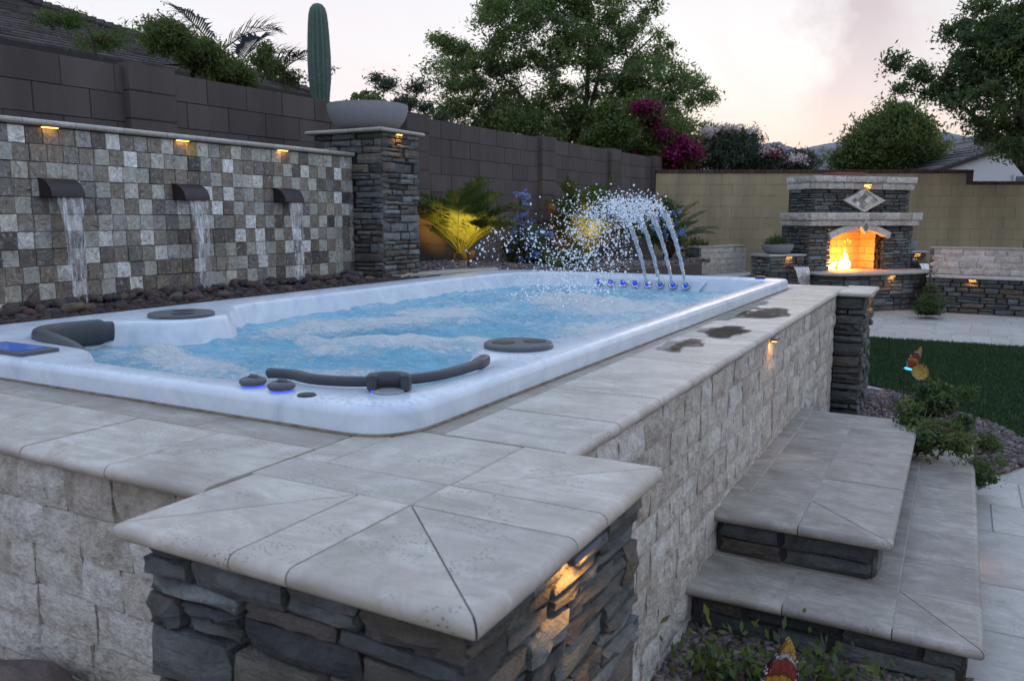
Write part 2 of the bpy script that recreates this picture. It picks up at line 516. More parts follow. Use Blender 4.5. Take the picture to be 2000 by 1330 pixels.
M_TURF = m_plain('turf backing', (0.012, 0.024, 0.012), 0.9, 0.3, 90, 0.8, 0.01)
M_HILL = m_plain('hazy hill rock', (0.15, 0.14, 0.165), 0.95, 0.25, 0.02, 0.8, 8.0)  # bluish distance haze is put into this rock colour
M_GRAV = m_plain('crushed gravel', (0.135, 0.105, 0.098), 0.85, 0.55, 20, 0.4, 0.006)
M_CACTUS = m_plain('cactus skin', (0.085, 0.135, 0.105), 0.6, 0.2, 35, 0.4, 0.01)
M_SPINE = m_plain('cactus spines', (0.36, 0.36, 0.30), 0.7)
M_BOULDER = m_plain('brown boulder', (0.13, 0.095, 0.085), 0.9, 0.3, 12, 0.7, 0.02)

L_TREE = m_leaf('tree leaves', [(0.075, 0.115, 0.062), (0.105, 0.16, 0.075), (0.15, 0.205, 0.08), (0.23, 0.27, 0.09)], 0.5)
L_DARK = m_leaf('dark tree leaves', [(0.038, 0.066, 0.036), (0.062, 0.10, 0.043), (0.09, 0.132, 0.047), (0.13, 0.17, 0.05)], 0.45)
L_SILH = m_leaf('silhouetted palm leaflets', [(0.012, 0.016, 0.014), (0.02, 0.026, 0.022)], 0.1, 0.9)  # near black: the backlit silhouette is put into the leaf colour
L_LIME = m_leaf('lime leaves', [(0.04, 0.075, 0.02), (0.075, 0.12, 0.028), (0.12, 0.16, 0.035)])
L_OLE = m_leaf('oleander leaves', [(0.040, 0.056, 0.038), (0.060, 0.082, 0.056), (0.085, 0.105, 0.075)])
L_SHRUB = m_leaf('shrub leaves', [(0.044, 0.072, 0.032), (0.074, 0.112, 0.042), (0.115, 0.152, 0.048), (0.175, 0.20, 0.055)], 0.45)
L_PALM = m_leaf('palm leaflets', [(0.055, 0.082, 0.030), (0.085, 0.12, 0.036), (0.13, 0.15, 0.045)], 0.4)
L_MAG = m_leaf('magenta bracts', [(0.09, 0.006, 0.045), (0.19, 0.012, 0.085), (0.30, 0.022, 0.13)], 0.4)
L_PINK = m_leaf('pale pink petals', [(0.55, 0.38, 0.50), (0.68, 0.56, 0.68), (0.76, 0.70, 0.78)], 0.4)
L_BLUE = m_leaf('blue petals', [(0.16, 0.22, 0.66), (0.26, 0.34, 0.78), (0.40, 0.46, 0.85)], 0.35)
L_RED = m_leaf('red petals', [(0.20, 0.02, 0.015), (0.35, 0.04, 0.02)], 0.3)
L_GRASS = m_leaf('turf blades', [(0.014, 0.036, 0.013), (0.026, 0.060, 0.018), (0.048, 0.088, 0.026)], 0.3)


def m_acrylic():
    m, nt, out = newmat('marbled acrylic')
    g = nd(nt, 'ShaderNodeNewGeometry')
    v = g.outputs['Position']
    n1 = noi(nt, v, 6.5, 7.0, 0.62, 1.2)
    c = ramp(nt, n1, [(0.30, (0.47, 0.53, 0.60)), (0.42, (0.55, 0.61, 0.675)), (0.55, (0.61, 0.665, 0.72)), (0.7, (0.67, 0.715, 0.76))])
    # droplets of splashed water on the flat rim
    up = nd(nt, 'ShaderNodeSeparateXYZ', {0: g.outputs['Normal']}).outputs[2]
    vo = nd(nt, 'ShaderNodeTexVoronoi', {'Vector': v, 'Scale': 70.0})
    dm = ramp(nt, noi(nt, v, 6.0, 3.0, 0.6), [(0.42, (0, 0, 0)), (0.6, (1, 1, 1))])
    dr = mth(nt, 'MULTIPLY', mth(nt, 'MULTIPLY', ramp(nt, vo.outputs['Distance'], [(0.15, (1, 1, 1)), (0.42, (0, 0, 0))]), dm), mth(nt, 'GREATER_THAN', up, 0.8))
    finish(nt, out, c, 0.24, dr, 0.55, 0.004, **{'Coat Weight': 0.12, 'Coat Roughness': 0.1})
    return m


def m_water():
    m, nt, out = newmat('aerated spa water')
    g = nd(nt, 'ShaderNodeNewGeometry')
    v = g.outputs['Position']
    at = nd(nt, 'ShaderNodeVertexColor', layer_name='foam')
    foam = nd(nt, 'ShaderNodeSeparateColor', {0: at.outputs[0]}).outputs[0]
    n1 = noi(nt, scl(nt, v, (1.0, 1.35, 1.0)), 9.0, 8.0, 0.66, 1.3)
    n2 = noi(nt, scl(nt, v, (1.0, 1.6, 1.0)), 34.0, 7.0, 0.76, 0.9)
    deep = ramp(nt, noi(nt, v, 2.3, 4.0, 0.6, 0.8), [(0.32, (0.15, 0.56, 0.82)), (0.5, (0.25, 0.70, 0.94)), (0.68, (0.42, 0.83, 0.98))])
    fm = mth(nt, 'MULTIPLY_ADD', n1, 0.62, mth(nt, 'MULTIPLY_ADD', n2, 0.52, mth(nt, 'MULTIPLY_ADD', foam, 0.36, -0.255)))
    n3 = noi(nt, scl(nt, v, (1.0, 1.5, 1.0)), 15.0, 7.0, 0.68, 2.2)
    fil = ramp(nt, mth(nt, 'ABSOLUTE', mth(nt, 'SUBTRACT', n3, 0.5)), [(0.0, (1, 1, 1)), (0.035, (0.5,) * 3), (0.075, (0, 0, 0))])
    n4 = noi(nt, v, 130.0, 3.0, 0.7)
    fm = mth(nt, 'MULTIPLY_ADD', mth(nt, 'MULTIPLY', fil, n2), 0.24, mth(nt, 'SUBTRACT', fm, 0.035))
    ff = ramp(nt, fm, [(0.34, (0, 0, 0)), (0.43, (0.22,) * 3), (0.51, (0.62,) * 3), (0.60, (1, 1, 1))])
    c = mix(nt, ff, deep, (0.92, 0.98, 1.0))
    h = mth(nt, 'MULTIPLY_ADD', n1, 0.8, mth(nt, 'MULTIPLY_ADD', n2, 0.9, mth(nt, 'MULTIPLY_ADD', fil, 0.15, mth(nt, 'MULTIPLY', n4, 0.22))))
    finish(nt, out, c, mth(nt, 'MULTIPLY_ADD', ff, 0.35, 0.045), h, 0.9, 0.035, IOR=1.33, **{'Specular IOR Level': 0.6})
    return m


def m_stream(name, white=0.35, sc=(60.0, 60.0, 7.0)):
    m, nt, out = newmat(name)
    g = nd(nt, 'ShaderNodeNewGeometry')
    v = g.outputs['Position']
    n = noi(nt, scl(nt, v, sc), 1.0, 5.0, 0.65, 0.8)
    w = ramp(nt, n, [(0.60 - white * 0.5, (0, 0, 0)), (0.74 - white * 0.35, (1, 1, 1))])
    b = nd(nt, 'ShaderNodeBump', {'Height': n, 'Strength': 0.8, 'Distance': 0.02})
    tr = nd(nt, 'ShaderNodeBsdfTransparent', {'Color': (0.93, 0.96, 0.98, 1)})
    gl = nd(nt, 'ShaderNodeBsdfGlossy', {'Roughness': 0.06, 'Normal': b})
    fr = nd(nt, 'ShaderNodeFresnel', {'IOR': 1.4, 'Normal': b})
    s1 = nd(nt, 'ShaderNodeMixShader', {0: mth(nt, 'MULTIPLY_ADD', fr.outputs[0], 0.9, 0.12, clamp=True), 1: tr, 2: gl})
    df = nd(nt, 'ShaderNodeBsdfPrincipled', {'Base Color': (0.86, 0.9, 0.95, 1), 'Roughness': 0.2, 'Normal': b})
    s2 = nd(nt, 'ShaderNodeMixShader', {0: mth(nt, 'MULTIPLY', w, 0.75), 1: s1, 2: df})
    nt.links.new(s2.outputs[0], out.inputs[0])
    return m


M_ACRYL = m_acrylic()
M_WATER = m_water()
M_FALL = m_stream('falling water', 0.26, (48.0, 48.0, 5.0))
M_JETW = m_stream('jet water', 0.42, (50.0, 50.0, 30.0))
M_DROP = m_plain('water droplets', (0.88, 0.91, 0.96), 0.12, 0.05, 200, 0, 0.001, **{'Specular IOR Level': 0.8})
M_WET = m_stream('puddle film', 0.0)


def m_puddle():
    m, nt, out = newmat('wet film')
    g = nd(nt, 'ShaderNodeNewGeometry')
    n = noi(nt, g.outputs['Position'], 14.0, 4.0, 0.6)
    b = nd(nt, 'ShaderNodeBump', {'Height': n, 'Strength': 0.08, 'Distance': 0.01})
    tr = nd(nt, 'ShaderNodeBsdfTransparent', {'Color': (0.80, 0.76, 0.71, 1)})
    gl = nd(nt, 'ShaderNodeBsdfGlossy', {'Roughness': 0.03, 'Normal': b})
    fr = nd(nt, 'ShaderNodeFresnel', {'IOR': 1.33, 'Normal': b})
    s1 = nd(nt, 'ShaderNodeMixShader', {0: fr.outputs[0], 1: tr, 2: gl})
    nt.links.new(s1.outputs[0], out.inputs[0])
    return m


M_PUDDLE = m_puddle()

# ------------------------------------------------------------------ stone prototypes (shared by all the pieces)


def proto_stone(i, rough, edge, nu=4, nv=4, mat_=None):
    """unit piece: x,z in -0.5..0.5, front towards -y, back at y=1; the front is a chipped uneven face"""
    rr = random.Random(100 + i)
    b = MB()
    idx = {}
    for a in range(nu):
        for c in range(nv):
            x = a / (nu - 1) - 0.5
            z = c / (nv - 1) - 0.5
            ed = a in (0, nu - 1) or c in (0, nv - 1)
            jx = (rr.uniform(0, edge) if a == 0 else -rr.uniform(0, edge) if a == nu - 1 else rr.uniform(-0.09, 0.09))
            jz = (rr.uniform(0, edge) if c == 0 else -rr.uniform(0, edge) if c == nv - 1 else rr.uniform(-0.09, 0.09))
            y = rr.uniform(-rough, rough) + (rough * 0.55 if ed else -rough * 0.5)
            idx[a, c] = len(b.v)
            b.v.append((x + jx, y, z + jz))
    for a in range(nu - 1):
        for c in range(nv - 1):
            b.f.append((idx[a, c], idx[a + 1, c], idx[a + 1, c + 1], idx[a, c + 1]))
    per = [(a, 0) for a in range(nu)] + [(nu - 1, c) for c in range(1, nv)] + [(a, nv - 1) for a in range(nu - 2, -1, -1)] + [(0, c) for c in range(nv - 2, 0, -1)]
    o = len(b.v)
    for p in per:
        v = b.v[idx[p]]
        b.v.append((v[0], 1.0, v[2]))
    n = len(per)
    for k in range(n):
        k2 = (k + 1) % n
        b.f.append((idx[per[k2]], idx[per[k]], o + k, o + k2))
    return b


def proto_set(name, m, count, rough, edge, nu=4, nv=4, smooth=32):
    return [proto_stone(i, rough, edge, nu, nv).mesh(name, m, smooth) for i in range(count)]


P_LEDGE = proto_set('ledge_stone', M_LEDGE, 20, 0.080, 0.055, 5, 4, 20)
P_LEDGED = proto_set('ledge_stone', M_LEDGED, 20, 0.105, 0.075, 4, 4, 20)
P_SPLIT = proto_set('split_stone', M_SPLIT, 18, 0.065, 0.010, 5, 4, 24)


def proto_tile(i, m, bev=0.03):
    rr = random.Random(300 + i)
    b = MB()
    e = 0.5
    q = e - bev
    t = [rr.uniform(-0.05, 0.05) for _ in range(4)]
    b.v = [(-q, -0.02 + t[0], -q), (q, t[1], -q), (q, t[2], q), (-q, t[3], q),
           (-e, 0.15, -e), (e, 0.15, -e), (e, 0.15, e), (-e, 0.15, e), (-e, 1, -e), (e, 1, -e), (e, 1, e), (-e, 1, e)]
    b.f = [(0, 1, 2, 3)] + [(4 + k, 4 + (k + 1) % 4, (k + 1) % 4, k) for k in range(4)] + [(8 + k, 8 + (k + 1) % 4, 4 + (k + 1) % 4, 4 + k) for k in range(4)]
    return b.mesh('tile', m)


P_TILE = [proto_tile(i, M_TILE) for i in range(6)]
P_TILEL = [proto_tile(i + 8, M_TILEL) for i in range(6)]
P_BROWN = [proto_tile(i + 20, M_BROWN, 0.012) for i in range(3)]
P_TAN = [proto_tile(i + 40, M_TAN, 0.004) for i in range(3)]
P_FIRE = [proto_tile(i + 60, M_FIREBRICK, 0.03) for i in range(3)]


def place(name, me, parent, c, u, w, h, d, roll=0.0):
    """put a unit piece: c = centre of its front face, u = direction to its right seen from outside"""
    u = Vector(u).normalized()
    z = Vector((0, 0, 1))
    if roll:
        u2 = u * math.cos(roll) + z * math.sin(roll)
        z = z * math.cos(roll) - u * math.sin(roll)
        u = u2
    y = z.cross(u)
    M = Matrix(((u.x * w, y.x * d, z.x * h, c[0]), (u.y * w, y.y * d, z.y * h, c[1]), (u.z * w, y.z * d, z.z * h, c[2]), (0, 0, 0, 1)))
    o = link(name, me, parent)
    o.matrix_basis = M
    return o


def ledge_face(parent, org, u, L, z0, z1, protos, seed, hr=(0.035, 0.10), lr=(0.10, 0.34), depth=0.09, prot=0.022, mask=None, gap=0.006, name='ledge_stone', split=0.35):
    rr = random.Random(seed)
    u = Vector(u).normalized()
    nrm = Vector((u.y, -u.x, 0))
    z = z0
    out = []
    while z < z1 - 0.012:
        h = rr.uniform(*hr)
        if z1 - (z + h) < hr[0] * 0.8:
            h = z1 - z
        x = 0.0
        while x < L - 0.005:
            l = rr.uniform(*lr) * (0.75 + 0.5 * h / hr[1])
            if L - (x + l) < lr[0] * 0.7:
                l = L - x
            cells = [(z, h)]
            if h > hr[0] * 1.7 and rr.random() < split:
                k = rr.uniform(0.35, 0.65)
                cells = [(z, h * k), (z + h * k, h * (1 - k))]
            for cz, ch in cells:
                if mask is None or mask(x, x + l, cz, cz + ch):
                    p = rr.uniform(-0.3, 1.0) * prot
                    c = Vector((org[0], org[1], 0)) + u * (x + l / 2) + nrm * p
                    o = place(name, rr.choice(protos), parent, (c.x, c.y, cz + ch / 2), u, l - gap * rr.uniform(0.6, 1.6), ch - gap * rr.uniform(0.6, 1.5), depth, R_(rr.uniform(-1.0, 1.0)) * min(1, 0.12 / l))
                    out.append(o)
            x += l
        z += h
    return out


def split_face(parent, org, u, L, z0, z1, seed, ch=0.100, lr=(0.11, 0.22), prot=0.006):
    rr = random.Random(seed)
    u = Vector(u).normalized()
    nrm = Vector((u.y, -u.x, 0))
    z = z1
    while z > z0 + 0.01:
        zb = max(z - ch, z0)
        x = -rr.uniform(0, 0.12)
        while x < L - 0.004:
            l = rr.uniform(*lr)
            a, b = max(x, 0), min(x + l, L)
            if L - b < 0.06:
                b = L
                l = b - x
            if b - a > 0.02:
                c = Vector((org[0], org[1], 0)) + u * ((a + b) / 2) + nrm * rr.uniform(-0.3, 1) * prot
                place('split_stone', rr.choice(P_SPLIT), parent, (c.x, c.y, (z + zb) / 2), u, b - a - 0.0008, z - zb - 0.0008, 0.075)
            x += l
        z = zb


def inset(poly, d):
    n = len(poly)
    out = []
    for i in range(n):
        p0, p1, p2 = Vector(poly[i - 1]), Vector(poly[i]), Vector(poly[(i + 1) % n])
        a = (p1 - p0).normalized()
        b = (p2 - p1).normalized()
        na = Vector((-a.y, a.x))
        nb = Vector((-b.y, b.x))
        k = na + nb
        k = k / max(0.25, 1 + na.dot(nb))
        out.append(p1 + k * d)
    return out


def slab(name, poly, z1, th, m, parent, nose=None, t0=0.0, t1=0.0, gap=0.0017, segs=7):
    """stone slab on a CCW plan polygon; edge number nose is bull-nosed, its ends mitred by t0,t1"""
    q = inset(poly, gap)
    n = len(q)
    b = MB()
    jz = rng.uniform(-0.0006, 0.0006)
    z1 = z1 + jz
    z0 = z1 - th
    if nose is None:
        e = 0.0025
        qi = inset(q, e)
        vs = [(p.x, p.y, z1) for p in qi] + [(p.x, p.y, z1 - e) for p in q] + [(p.x, p.y, z0) for p in q]
        fs = [tuple(range(n))] + [(n + i, n + (i + 1) % n, (i + 1) % n, i) for i in range(n)] + [(2 * n + i, 2 * n + (i + 1) % n, n + (i + 1) % n, n + i) for i in range(n)]
        fs.append(tuple(range(3 * n - 1, 2 * n - 1, -1)))
        b.add(vs, fs)
        return b.build(name, m, parent, 30)
    r = th / 2
    i0, i1 = nose, (nose + 1) % n
    e = (q[i1] - q[i0]).normalized()
    on = Vector((e.y, -e.x))
    A = q[i0] - on * r - e * t0 * 0
    B = q[i1] - on * r
    A = q[i0] - (on + e * -t0) * r
    B = q[i1] - (on + e * t1) * r
    top = [None] * n
    for i in range(n):
        top[i] = q[i]
    top[i0], top[i1] = A, B
    ra, rb = [], []
    for k in range(segs + 1):
        w = PI / 2 - PI * k / segs
        off = r * math.cos(w)
        zz = z1 - r + r * math.sin(w)
        pa = A + (on + e * -t0) * off
        pb = B + (on + e * t1) * off
        ra.append((pa.x, pa.y, zz))
        rb.append((pb.x, pb.y, zz))
    vs = [(p.x, p.y, z1) for p in top] + [(p.x, p.y, z0) for p in top]
    fs = [tuple(range(n)), tuple(range(2 * n - 1, n - 1, -1))]
    for i in range(n):
        if i != i0:
            fs.append((n + i, n + (i + 1) % n, (i + 1) % n, i))
    b.add(vs, fs)
    o = len(b.v)
    b.v += ra + rb
    for k in range(segs):
        b.f.append((o + k, o + k + 1, o + segs + 1 + k + 1, o + segs + 1 + k))
    b.f.append(tuple(o + k for k in range(segs, -1, -1)))
    b.f.append(tuple(o + segs + 1 + k for k in range(segs + 1)))
    return b.build(name, m, parent, 40)


def rect(x0, y0, x1, y1):
    return [(x0, y0), (x1, y0), (x1, y1), (x0, y1)]


# ------------------------------------------------------------------ setting: ground, paving, turf, hills
b = MB()
b.add([(-2500, -300, -0.035), (2500, -300, -0.035), (2500, 5000, -0.035), (-2500, 5000, -0.035)], [(0, 1, 2, 3)])
struct(b.build('ground', M_DESERT))

patio = struct(MB().build('patio', M_GROUT))
b = MB()
b.add([(-2.2, 0.6, -0.006), (3.2, 0.6, -0.006), (4.5, 14.8, -0.006), (-2.2, 14.8, -0.006)], [(0, 1, 2, 3)])
b.build('mortar_bed', M_GROUT, patio)


def in_bed(x, y):
    # gravel bed right of the spa, from the far pillar round to the step
    if y < 4.93 or y > 7.0:
        return False
    t = (y - 4.93) / 2.07
    return x < 0.17 + 0.36 * math.sin(PI * min(1, t * 1.05) ** 0.8) - 0.55 * t ** 2.2


def turf_near(x):
    return 7.32 - 0.55 * max(0, x + 0.65) - 0.75 * max(0, x + 0.65) ** 2


def in_turf(x, y):
    return turf_near(x) < y < 10.22


pav_y = 1.0
pavers = []
rr = random.Random(5)
while pav_y < 14.6:
    ph = rr.choice((0.2, 0.4, 0.4)) if pav_y > 6 else rr.choice((0.41, 0.41, 0.61))
    px = -2.0 if pav_y > 6 else 0.0
    px += rr.uniform(-0.3, 0)
    while px < (2.2 if pav_y < 6 else 2.6):
        pw = rr.choice((0.2, 0.4, 0.6)) if pav_y > 6 else rr.choice((0.41, 0.61))
        cx, cy = px + pw / 2, pav_y + ph / 2
        view = cx < 0.16 + (cy * 0.16 if cy > 5 else 0.75)
        if view and not (in_turf(cx, cy)) and not in_bed(cx, cy) and cx > (-1.5 if cy > 8 else -0.62) and not (cy < 5.0 and cx < 0.0):
            pavers.append((px, pav_y, px + pw, pav_y + ph))
        px += pw
    pav_y += ph
for p in pavers[:300]:
    slab('paver', rect(*p), 0.0, 0.03, M_PAVE, patio, gap=0.0035)

# turf: backing sheet and real blades
xs = np.linspace(-1.3, 2.6, 40)
b = MB()
for x in xs:
    b.v += [(x, turf_near(x), 0.004), (x, 10.22, 0.004)]
for i in range(len(xs) - 1):
    b.f.append((2 * i, 2 * i + 2, 2 * i + 3, 2 * i + 1))
struct(b.build('lawn', M_TURF))
n = 90000
tx = nr.uniform(-1.2, 1.75, n)
ty = nr.uniform(5.0, 10.22, n)
keep = (ty > 7.32 - 0.55 * np.maximum(0, tx + 0.65) - 0.75 * np.maximum(0, tx + 0.65) ** 2) & (tx < 0.25 + ty * 0.13)
tx, ty = tx[keep], ty[keep]
n = len(tx)
ang = nr.uniform(0, 2 * PI, n)
hh = nr.uniform(0.022, 0.042, n)
wv = np.stack([np.cos(ang), np.sin(ang)], 1) * 0.004
ln = nr.normal(0, 0.012, (n, 2))
v = np.zeros((n, 3, 3))
v[:, 0, :2] = np.stack([tx, ty], 1) - wv
v[:, 1, :2] = np.stack([tx, ty], 1) + wv
v[:, 2, :2] = np.stack([tx, ty], 1) + ln
v[:, :2, 2] = 0.004
v[:, 2, 2] = hh
stuff(link('grass', np_mesh('grass', v.reshape(-1, 3), np.arange(n * 3).reshape(-1, 3), L_GRASS, 3)), 'short dark green artificial turf blades')

# raised planting bed behind the spa
b = MB()
bx = np.linspace(0, 1, 22)
by = np.linspace(0, 1, 50)


def bed_z(x, y):
    t = max(0, min(1, (y - 6.5) / 8.5))
    return 0.865 - 0.20 * t + 0.03 * mn.noise(Vector((x * 1.3, y * 1.3, 0))) + 0.05 * math.exp(-((x + 4.6) ** 2 + (y - 7.0) ** 2) / 0.5)


for j in by:
    y = 1.2 + j * 13.8
    for i in bx:
        xr = -3.30 if y < 6.2 else -3.1 if y < 11 else -3.1 - (y - 11) * 0.25
        x = -5.42 + i * (xr + 5.42)
        b.v.append((x, y, bed_z(x, y)))
for j in range(49):
    for i in range(21):
        b.f.append((j * 22 + i, j * 22 + i + 1, j * 22 + 23 + i, j * 22 + 22 + i))
o = len(b.v)
for j in range(50):
    v = b.v[j * 22 + 21]
    b.v.append((v[0] + 0.01, v[1], -0.02))
for j in range(49):
    b.f.append((j * 22 + 21, o + j, o + j + 1, (j + 1) * 22 + 21))
struct(b.build('planting_bed', M_SOIL, None, 60))
b = MB()
pts = []
for i in range(25):
    t = i / 24
    y = 4.93 + t * 2.07
    pts.append((0.17 + 0.36 * math.sin(PI * min(1, t * 1.05) ** 0.8) - 0.55 * t ** 2.2, y))
for x, y in pts:
    b.v += [(-0.8, y, 0.006), (x, y, 0.006)]
for i in range(24):
    b.f.append((2 * i, 2 * i + 1, 2 * i + 3, 2 * i + 2))
b.add([(-0.75, 0.9, 0.0), (0.12, 0.9, 0.0), (0.12, 2.62, 0.0), (-0.75, 2.62, 0.0)], [(0, 1, 2, 3)])
struct(b.build('gravel_bed', M_SOIL))


def gravel(name, pts, size, m, label, seed):
    g = np.random.default_rng(seed)
    base = np.array([(-1, -1, -1), (1, -1, -1), (1, 1, -1), (-1, 1, -1), (-1, -1, 1), (1, -1, 1), (1, 1, 1), (-1, 1, 1)], float)
    fc = np.array([(3, 2, 1, 0), (4, 5, 6, 7), (0, 1, 5, 4), (1, 2, 6, 5), (2, 3, 7, 6), (3, 0, 4, 7)])
    n = len(pts)
    V = np.repeat(base[None], n, 0) * g.uniform(0.55, 1.0, (n, 8, 1)) * g.uniform(0.6, 1.25, (n, 1, 3))
    a, c = g.uniform(0, 2 * PI, n), g.uniform(-0.6, 0.6, n)
    ca, sa, cc, sc_ = np.cos(a), np.sin(a), np.cos(c), np.sin(c)
    Rz = np.zeros((n, 3, 3))
    Rz[:, 0, 0], Rz[:, 0, 1], Rz[:, 1, 0], Rz[:, 1, 1], Rz[:, 2, 2] = ca, -sa, sa, ca, 1
    Rx = np.zeros((n, 3, 3))
    Rx[:, 0, 0], Rx[:, 1, 1], Rx[:, 1, 2], Rx[:, 2, 1], Rx[:, 2, 2] = 1, cc, -sc_, sc_, cc
    V = np.einsum('nij,nkj->nki', Rz @ Rx, V) * (g.uniform(size[0], size[1], n)[:, None, None]) + np.asarray(pts)[:, None, :]
    F = (fc[None] + (np.arange(n) * 8)[:, None, None]).reshape(-1, 4)
    return stuff(link(name, np_mesh(name, V.reshape(-1, 3), F, m)), label)


pp = []
rr = random.Random(21)
for _ in range(26000):
    x, y = rr.uniform(-5.35, -3.35), rr.uniform(5.7, 14.2)
    if y > 6.1 or x < -4.75:
        pp.append((x, y, bed_z(x, y) + 0.008))
gravel('gravel', pp, (0.012, 0.026), M_GRAV, 'crushed reddish gravel under the palms behind the spa', 3)
pp = []
while len(pp) < 5200:
    x, y = rr.uniform(-0.7, 0.6), rr.uniform(4.93, 7.0)
    if in_bed(x, y):
        pp.append((x, y, 0.014))
gravel('gravel', pp, (0.010, 0.021), M_GRAV, 'gravel around the butterfly shrub bed', 4)
pp = [(rr.uniform(-0.72, 0.14), rr.uniform(1.3, 2.62), 0.012) for _ in range(4200)]
gravel('gravel', pp, (0.009, 0.020), M_GRAV, 'gravel in the narrow bed before the lower step', 5)

# hills on the horizon
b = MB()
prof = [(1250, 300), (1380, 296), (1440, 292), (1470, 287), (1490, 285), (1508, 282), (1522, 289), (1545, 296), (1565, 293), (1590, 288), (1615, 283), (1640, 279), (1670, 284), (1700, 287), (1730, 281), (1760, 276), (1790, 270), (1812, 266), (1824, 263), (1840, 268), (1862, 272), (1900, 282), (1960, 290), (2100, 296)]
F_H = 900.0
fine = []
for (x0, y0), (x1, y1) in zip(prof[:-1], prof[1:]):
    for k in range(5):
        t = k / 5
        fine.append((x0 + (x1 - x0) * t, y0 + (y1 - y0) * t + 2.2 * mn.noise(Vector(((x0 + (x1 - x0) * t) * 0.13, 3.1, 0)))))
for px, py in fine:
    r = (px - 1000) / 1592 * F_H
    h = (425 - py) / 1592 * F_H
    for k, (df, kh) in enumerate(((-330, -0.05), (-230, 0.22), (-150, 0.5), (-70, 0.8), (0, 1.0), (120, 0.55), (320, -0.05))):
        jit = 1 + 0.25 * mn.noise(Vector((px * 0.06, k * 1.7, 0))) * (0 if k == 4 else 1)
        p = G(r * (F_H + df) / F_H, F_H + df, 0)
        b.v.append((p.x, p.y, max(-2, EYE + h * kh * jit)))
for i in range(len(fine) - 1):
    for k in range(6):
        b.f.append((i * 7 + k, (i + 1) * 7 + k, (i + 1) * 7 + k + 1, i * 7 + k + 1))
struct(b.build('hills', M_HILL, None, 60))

# ================================================================== raised spa surround
DECK = 0.88
TH_C = 0.032
GRP_L = 'amber ledge lights'


def ledge_light(pos, along, label, energy=1.2, down=True, size=0.09):
    """slim hard-scape light tucked under a cap: body, lens and its own small lamp"""
    t = empty('ledge_light', label, 'light', GRP_L, pos)
    energy *= 0.55
    u = Vector(along).normalized()
    nrm = Vector((u.y, -u.x, 0))
    M = Matrix(((u.x, nrm.x, 0, pos[0]), (u.y, nrm.y, 0, pos[1]), (0, 0, 1, pos[2]), (0, 0, 0, 1)))
    b = MB()
    b.box((-size / 2 - 0.008, -0.012, -0.004), (size / 2 + 0.008, 0.014, 0.006), M)
    b.build('housing', M_DARKPOT, t)
    b = MB()
    b.box((-size / 2, -0.009, -0.0075), (size / 2, 0.010, -0.0045), M)
    b.build('lens', M_AMBER, t)
    ld = bpy.data.lights.new('ledge_lamp', 'AREA')
    ld.shape = 'RECTANGLE'
    ld.size = size
    ld.size_y = 0.012
    ld.energy = energy
    ld.color = (1.0, 0.45, 0.10)
    ld.spread = R_(150)
    lo = bpy.data.objects.new('ledge_lamp', ld)
    COL.objects.link(lo)
    lo.location = Vector(pos) + Vector((0, 0, -0.010))
    lo.rotation_euler = (0, 0, math.atan2(u.y, u.x))
    return t


sur = empty('spa_surround', 'raised deck of split travertine stone walls and honed coping round the swim spa', 'raised deck', None, (-1.2, 3.8, 0))
XR, YF = -0.715, 1.035          # planes of the right-hand and the near wall
YB = 6.42
b = MB()
b.box((-3.4, YF + 0.03, -0.02), (-0.80, 1.425, DECK - TH_C - 0.004))
b.box((-1.08, 1.425, -0.02), (XR - 0.03, YB, DECK - TH_C - 0.004))
b.box((-3.2, 6.12, -0.02), (-1.08, YB, DECK - TH_C - 0.004))
b.build('core', M_CORE, sur)
split_face(sur, (XR, 1.46), (0, 1, 0), 5.92 - 1.46, 0.0, DECK - TH_C - 0.004, 41)
split_face(sur, (-2.25, YF), (1, 0, 0), 1.10, 0.0, DECK - TH_C - 0.004, 42)
# bed of grout under the coping joints
b = MB()
b.box((-3.4, 1.04, DECK - TH_C - 0.004), (-1.235, 1.43, DECK - 0.0022))
b.box((-1.10, 1.56, DECK - TH_C - 0.004), (-0.72, 6.40, DECK - 0.0022))
b.box((-3.2, 6.09, DECK - TH_C - 0.004), (-1.1, 6.40, DECK - 0.0022))
b.build('grout_bed', M_GROUT, sur)
# coping along the near edge
x1 = -1.2065
while x1 > -2.6:
    x0 = x1 - 0.290
    slab('coping_tile', rect(x0, 1.005, x1, 1.312), DECK, TH_C, M_TRAV, sur, nose=0)
    x1 = x0
for x0, x1 in ((-1.60, -1.2065), (-2.1, -1.60), (-2.6, -2.1)):
    slab('filler_tile', rect(x0, 1.312, x1, 1.45), DECK, TH_C, M_TRAVD, sur)
# coping along the right-hand edge
y = 1.548
for k in range(16):
    y1 = min(y + 0.305, 5.905) if k < 14 else y + 0.305
    if k == 0:
        y1 = 1.842
    if y1 - y < 0.05:
        break
    slab('coping_tile', rect(-1.028, y, -0.698, y1), DECK, TH_C, M_TRAV, sur, nose=1)
    y = y1
y = 1.545
for l in (0.9, 0.61, 0.61, 0.61, 0.61, 0.61, 0.6):
    slab('filler_tile', rect(-1.12, y, -1.028, min(y + l, 6.12)), DECK, TH_C, M_TRAVD, sur)
    y += l
# far return of the deck round the end of the spa
xx = -0.70
while xx > -2.4:
    slab('coping_tile', rect(xx - 0.305, 6.125, xx, 6.43), DECK, TH_C, M_TRAV, sur)
    xx -= 0.305

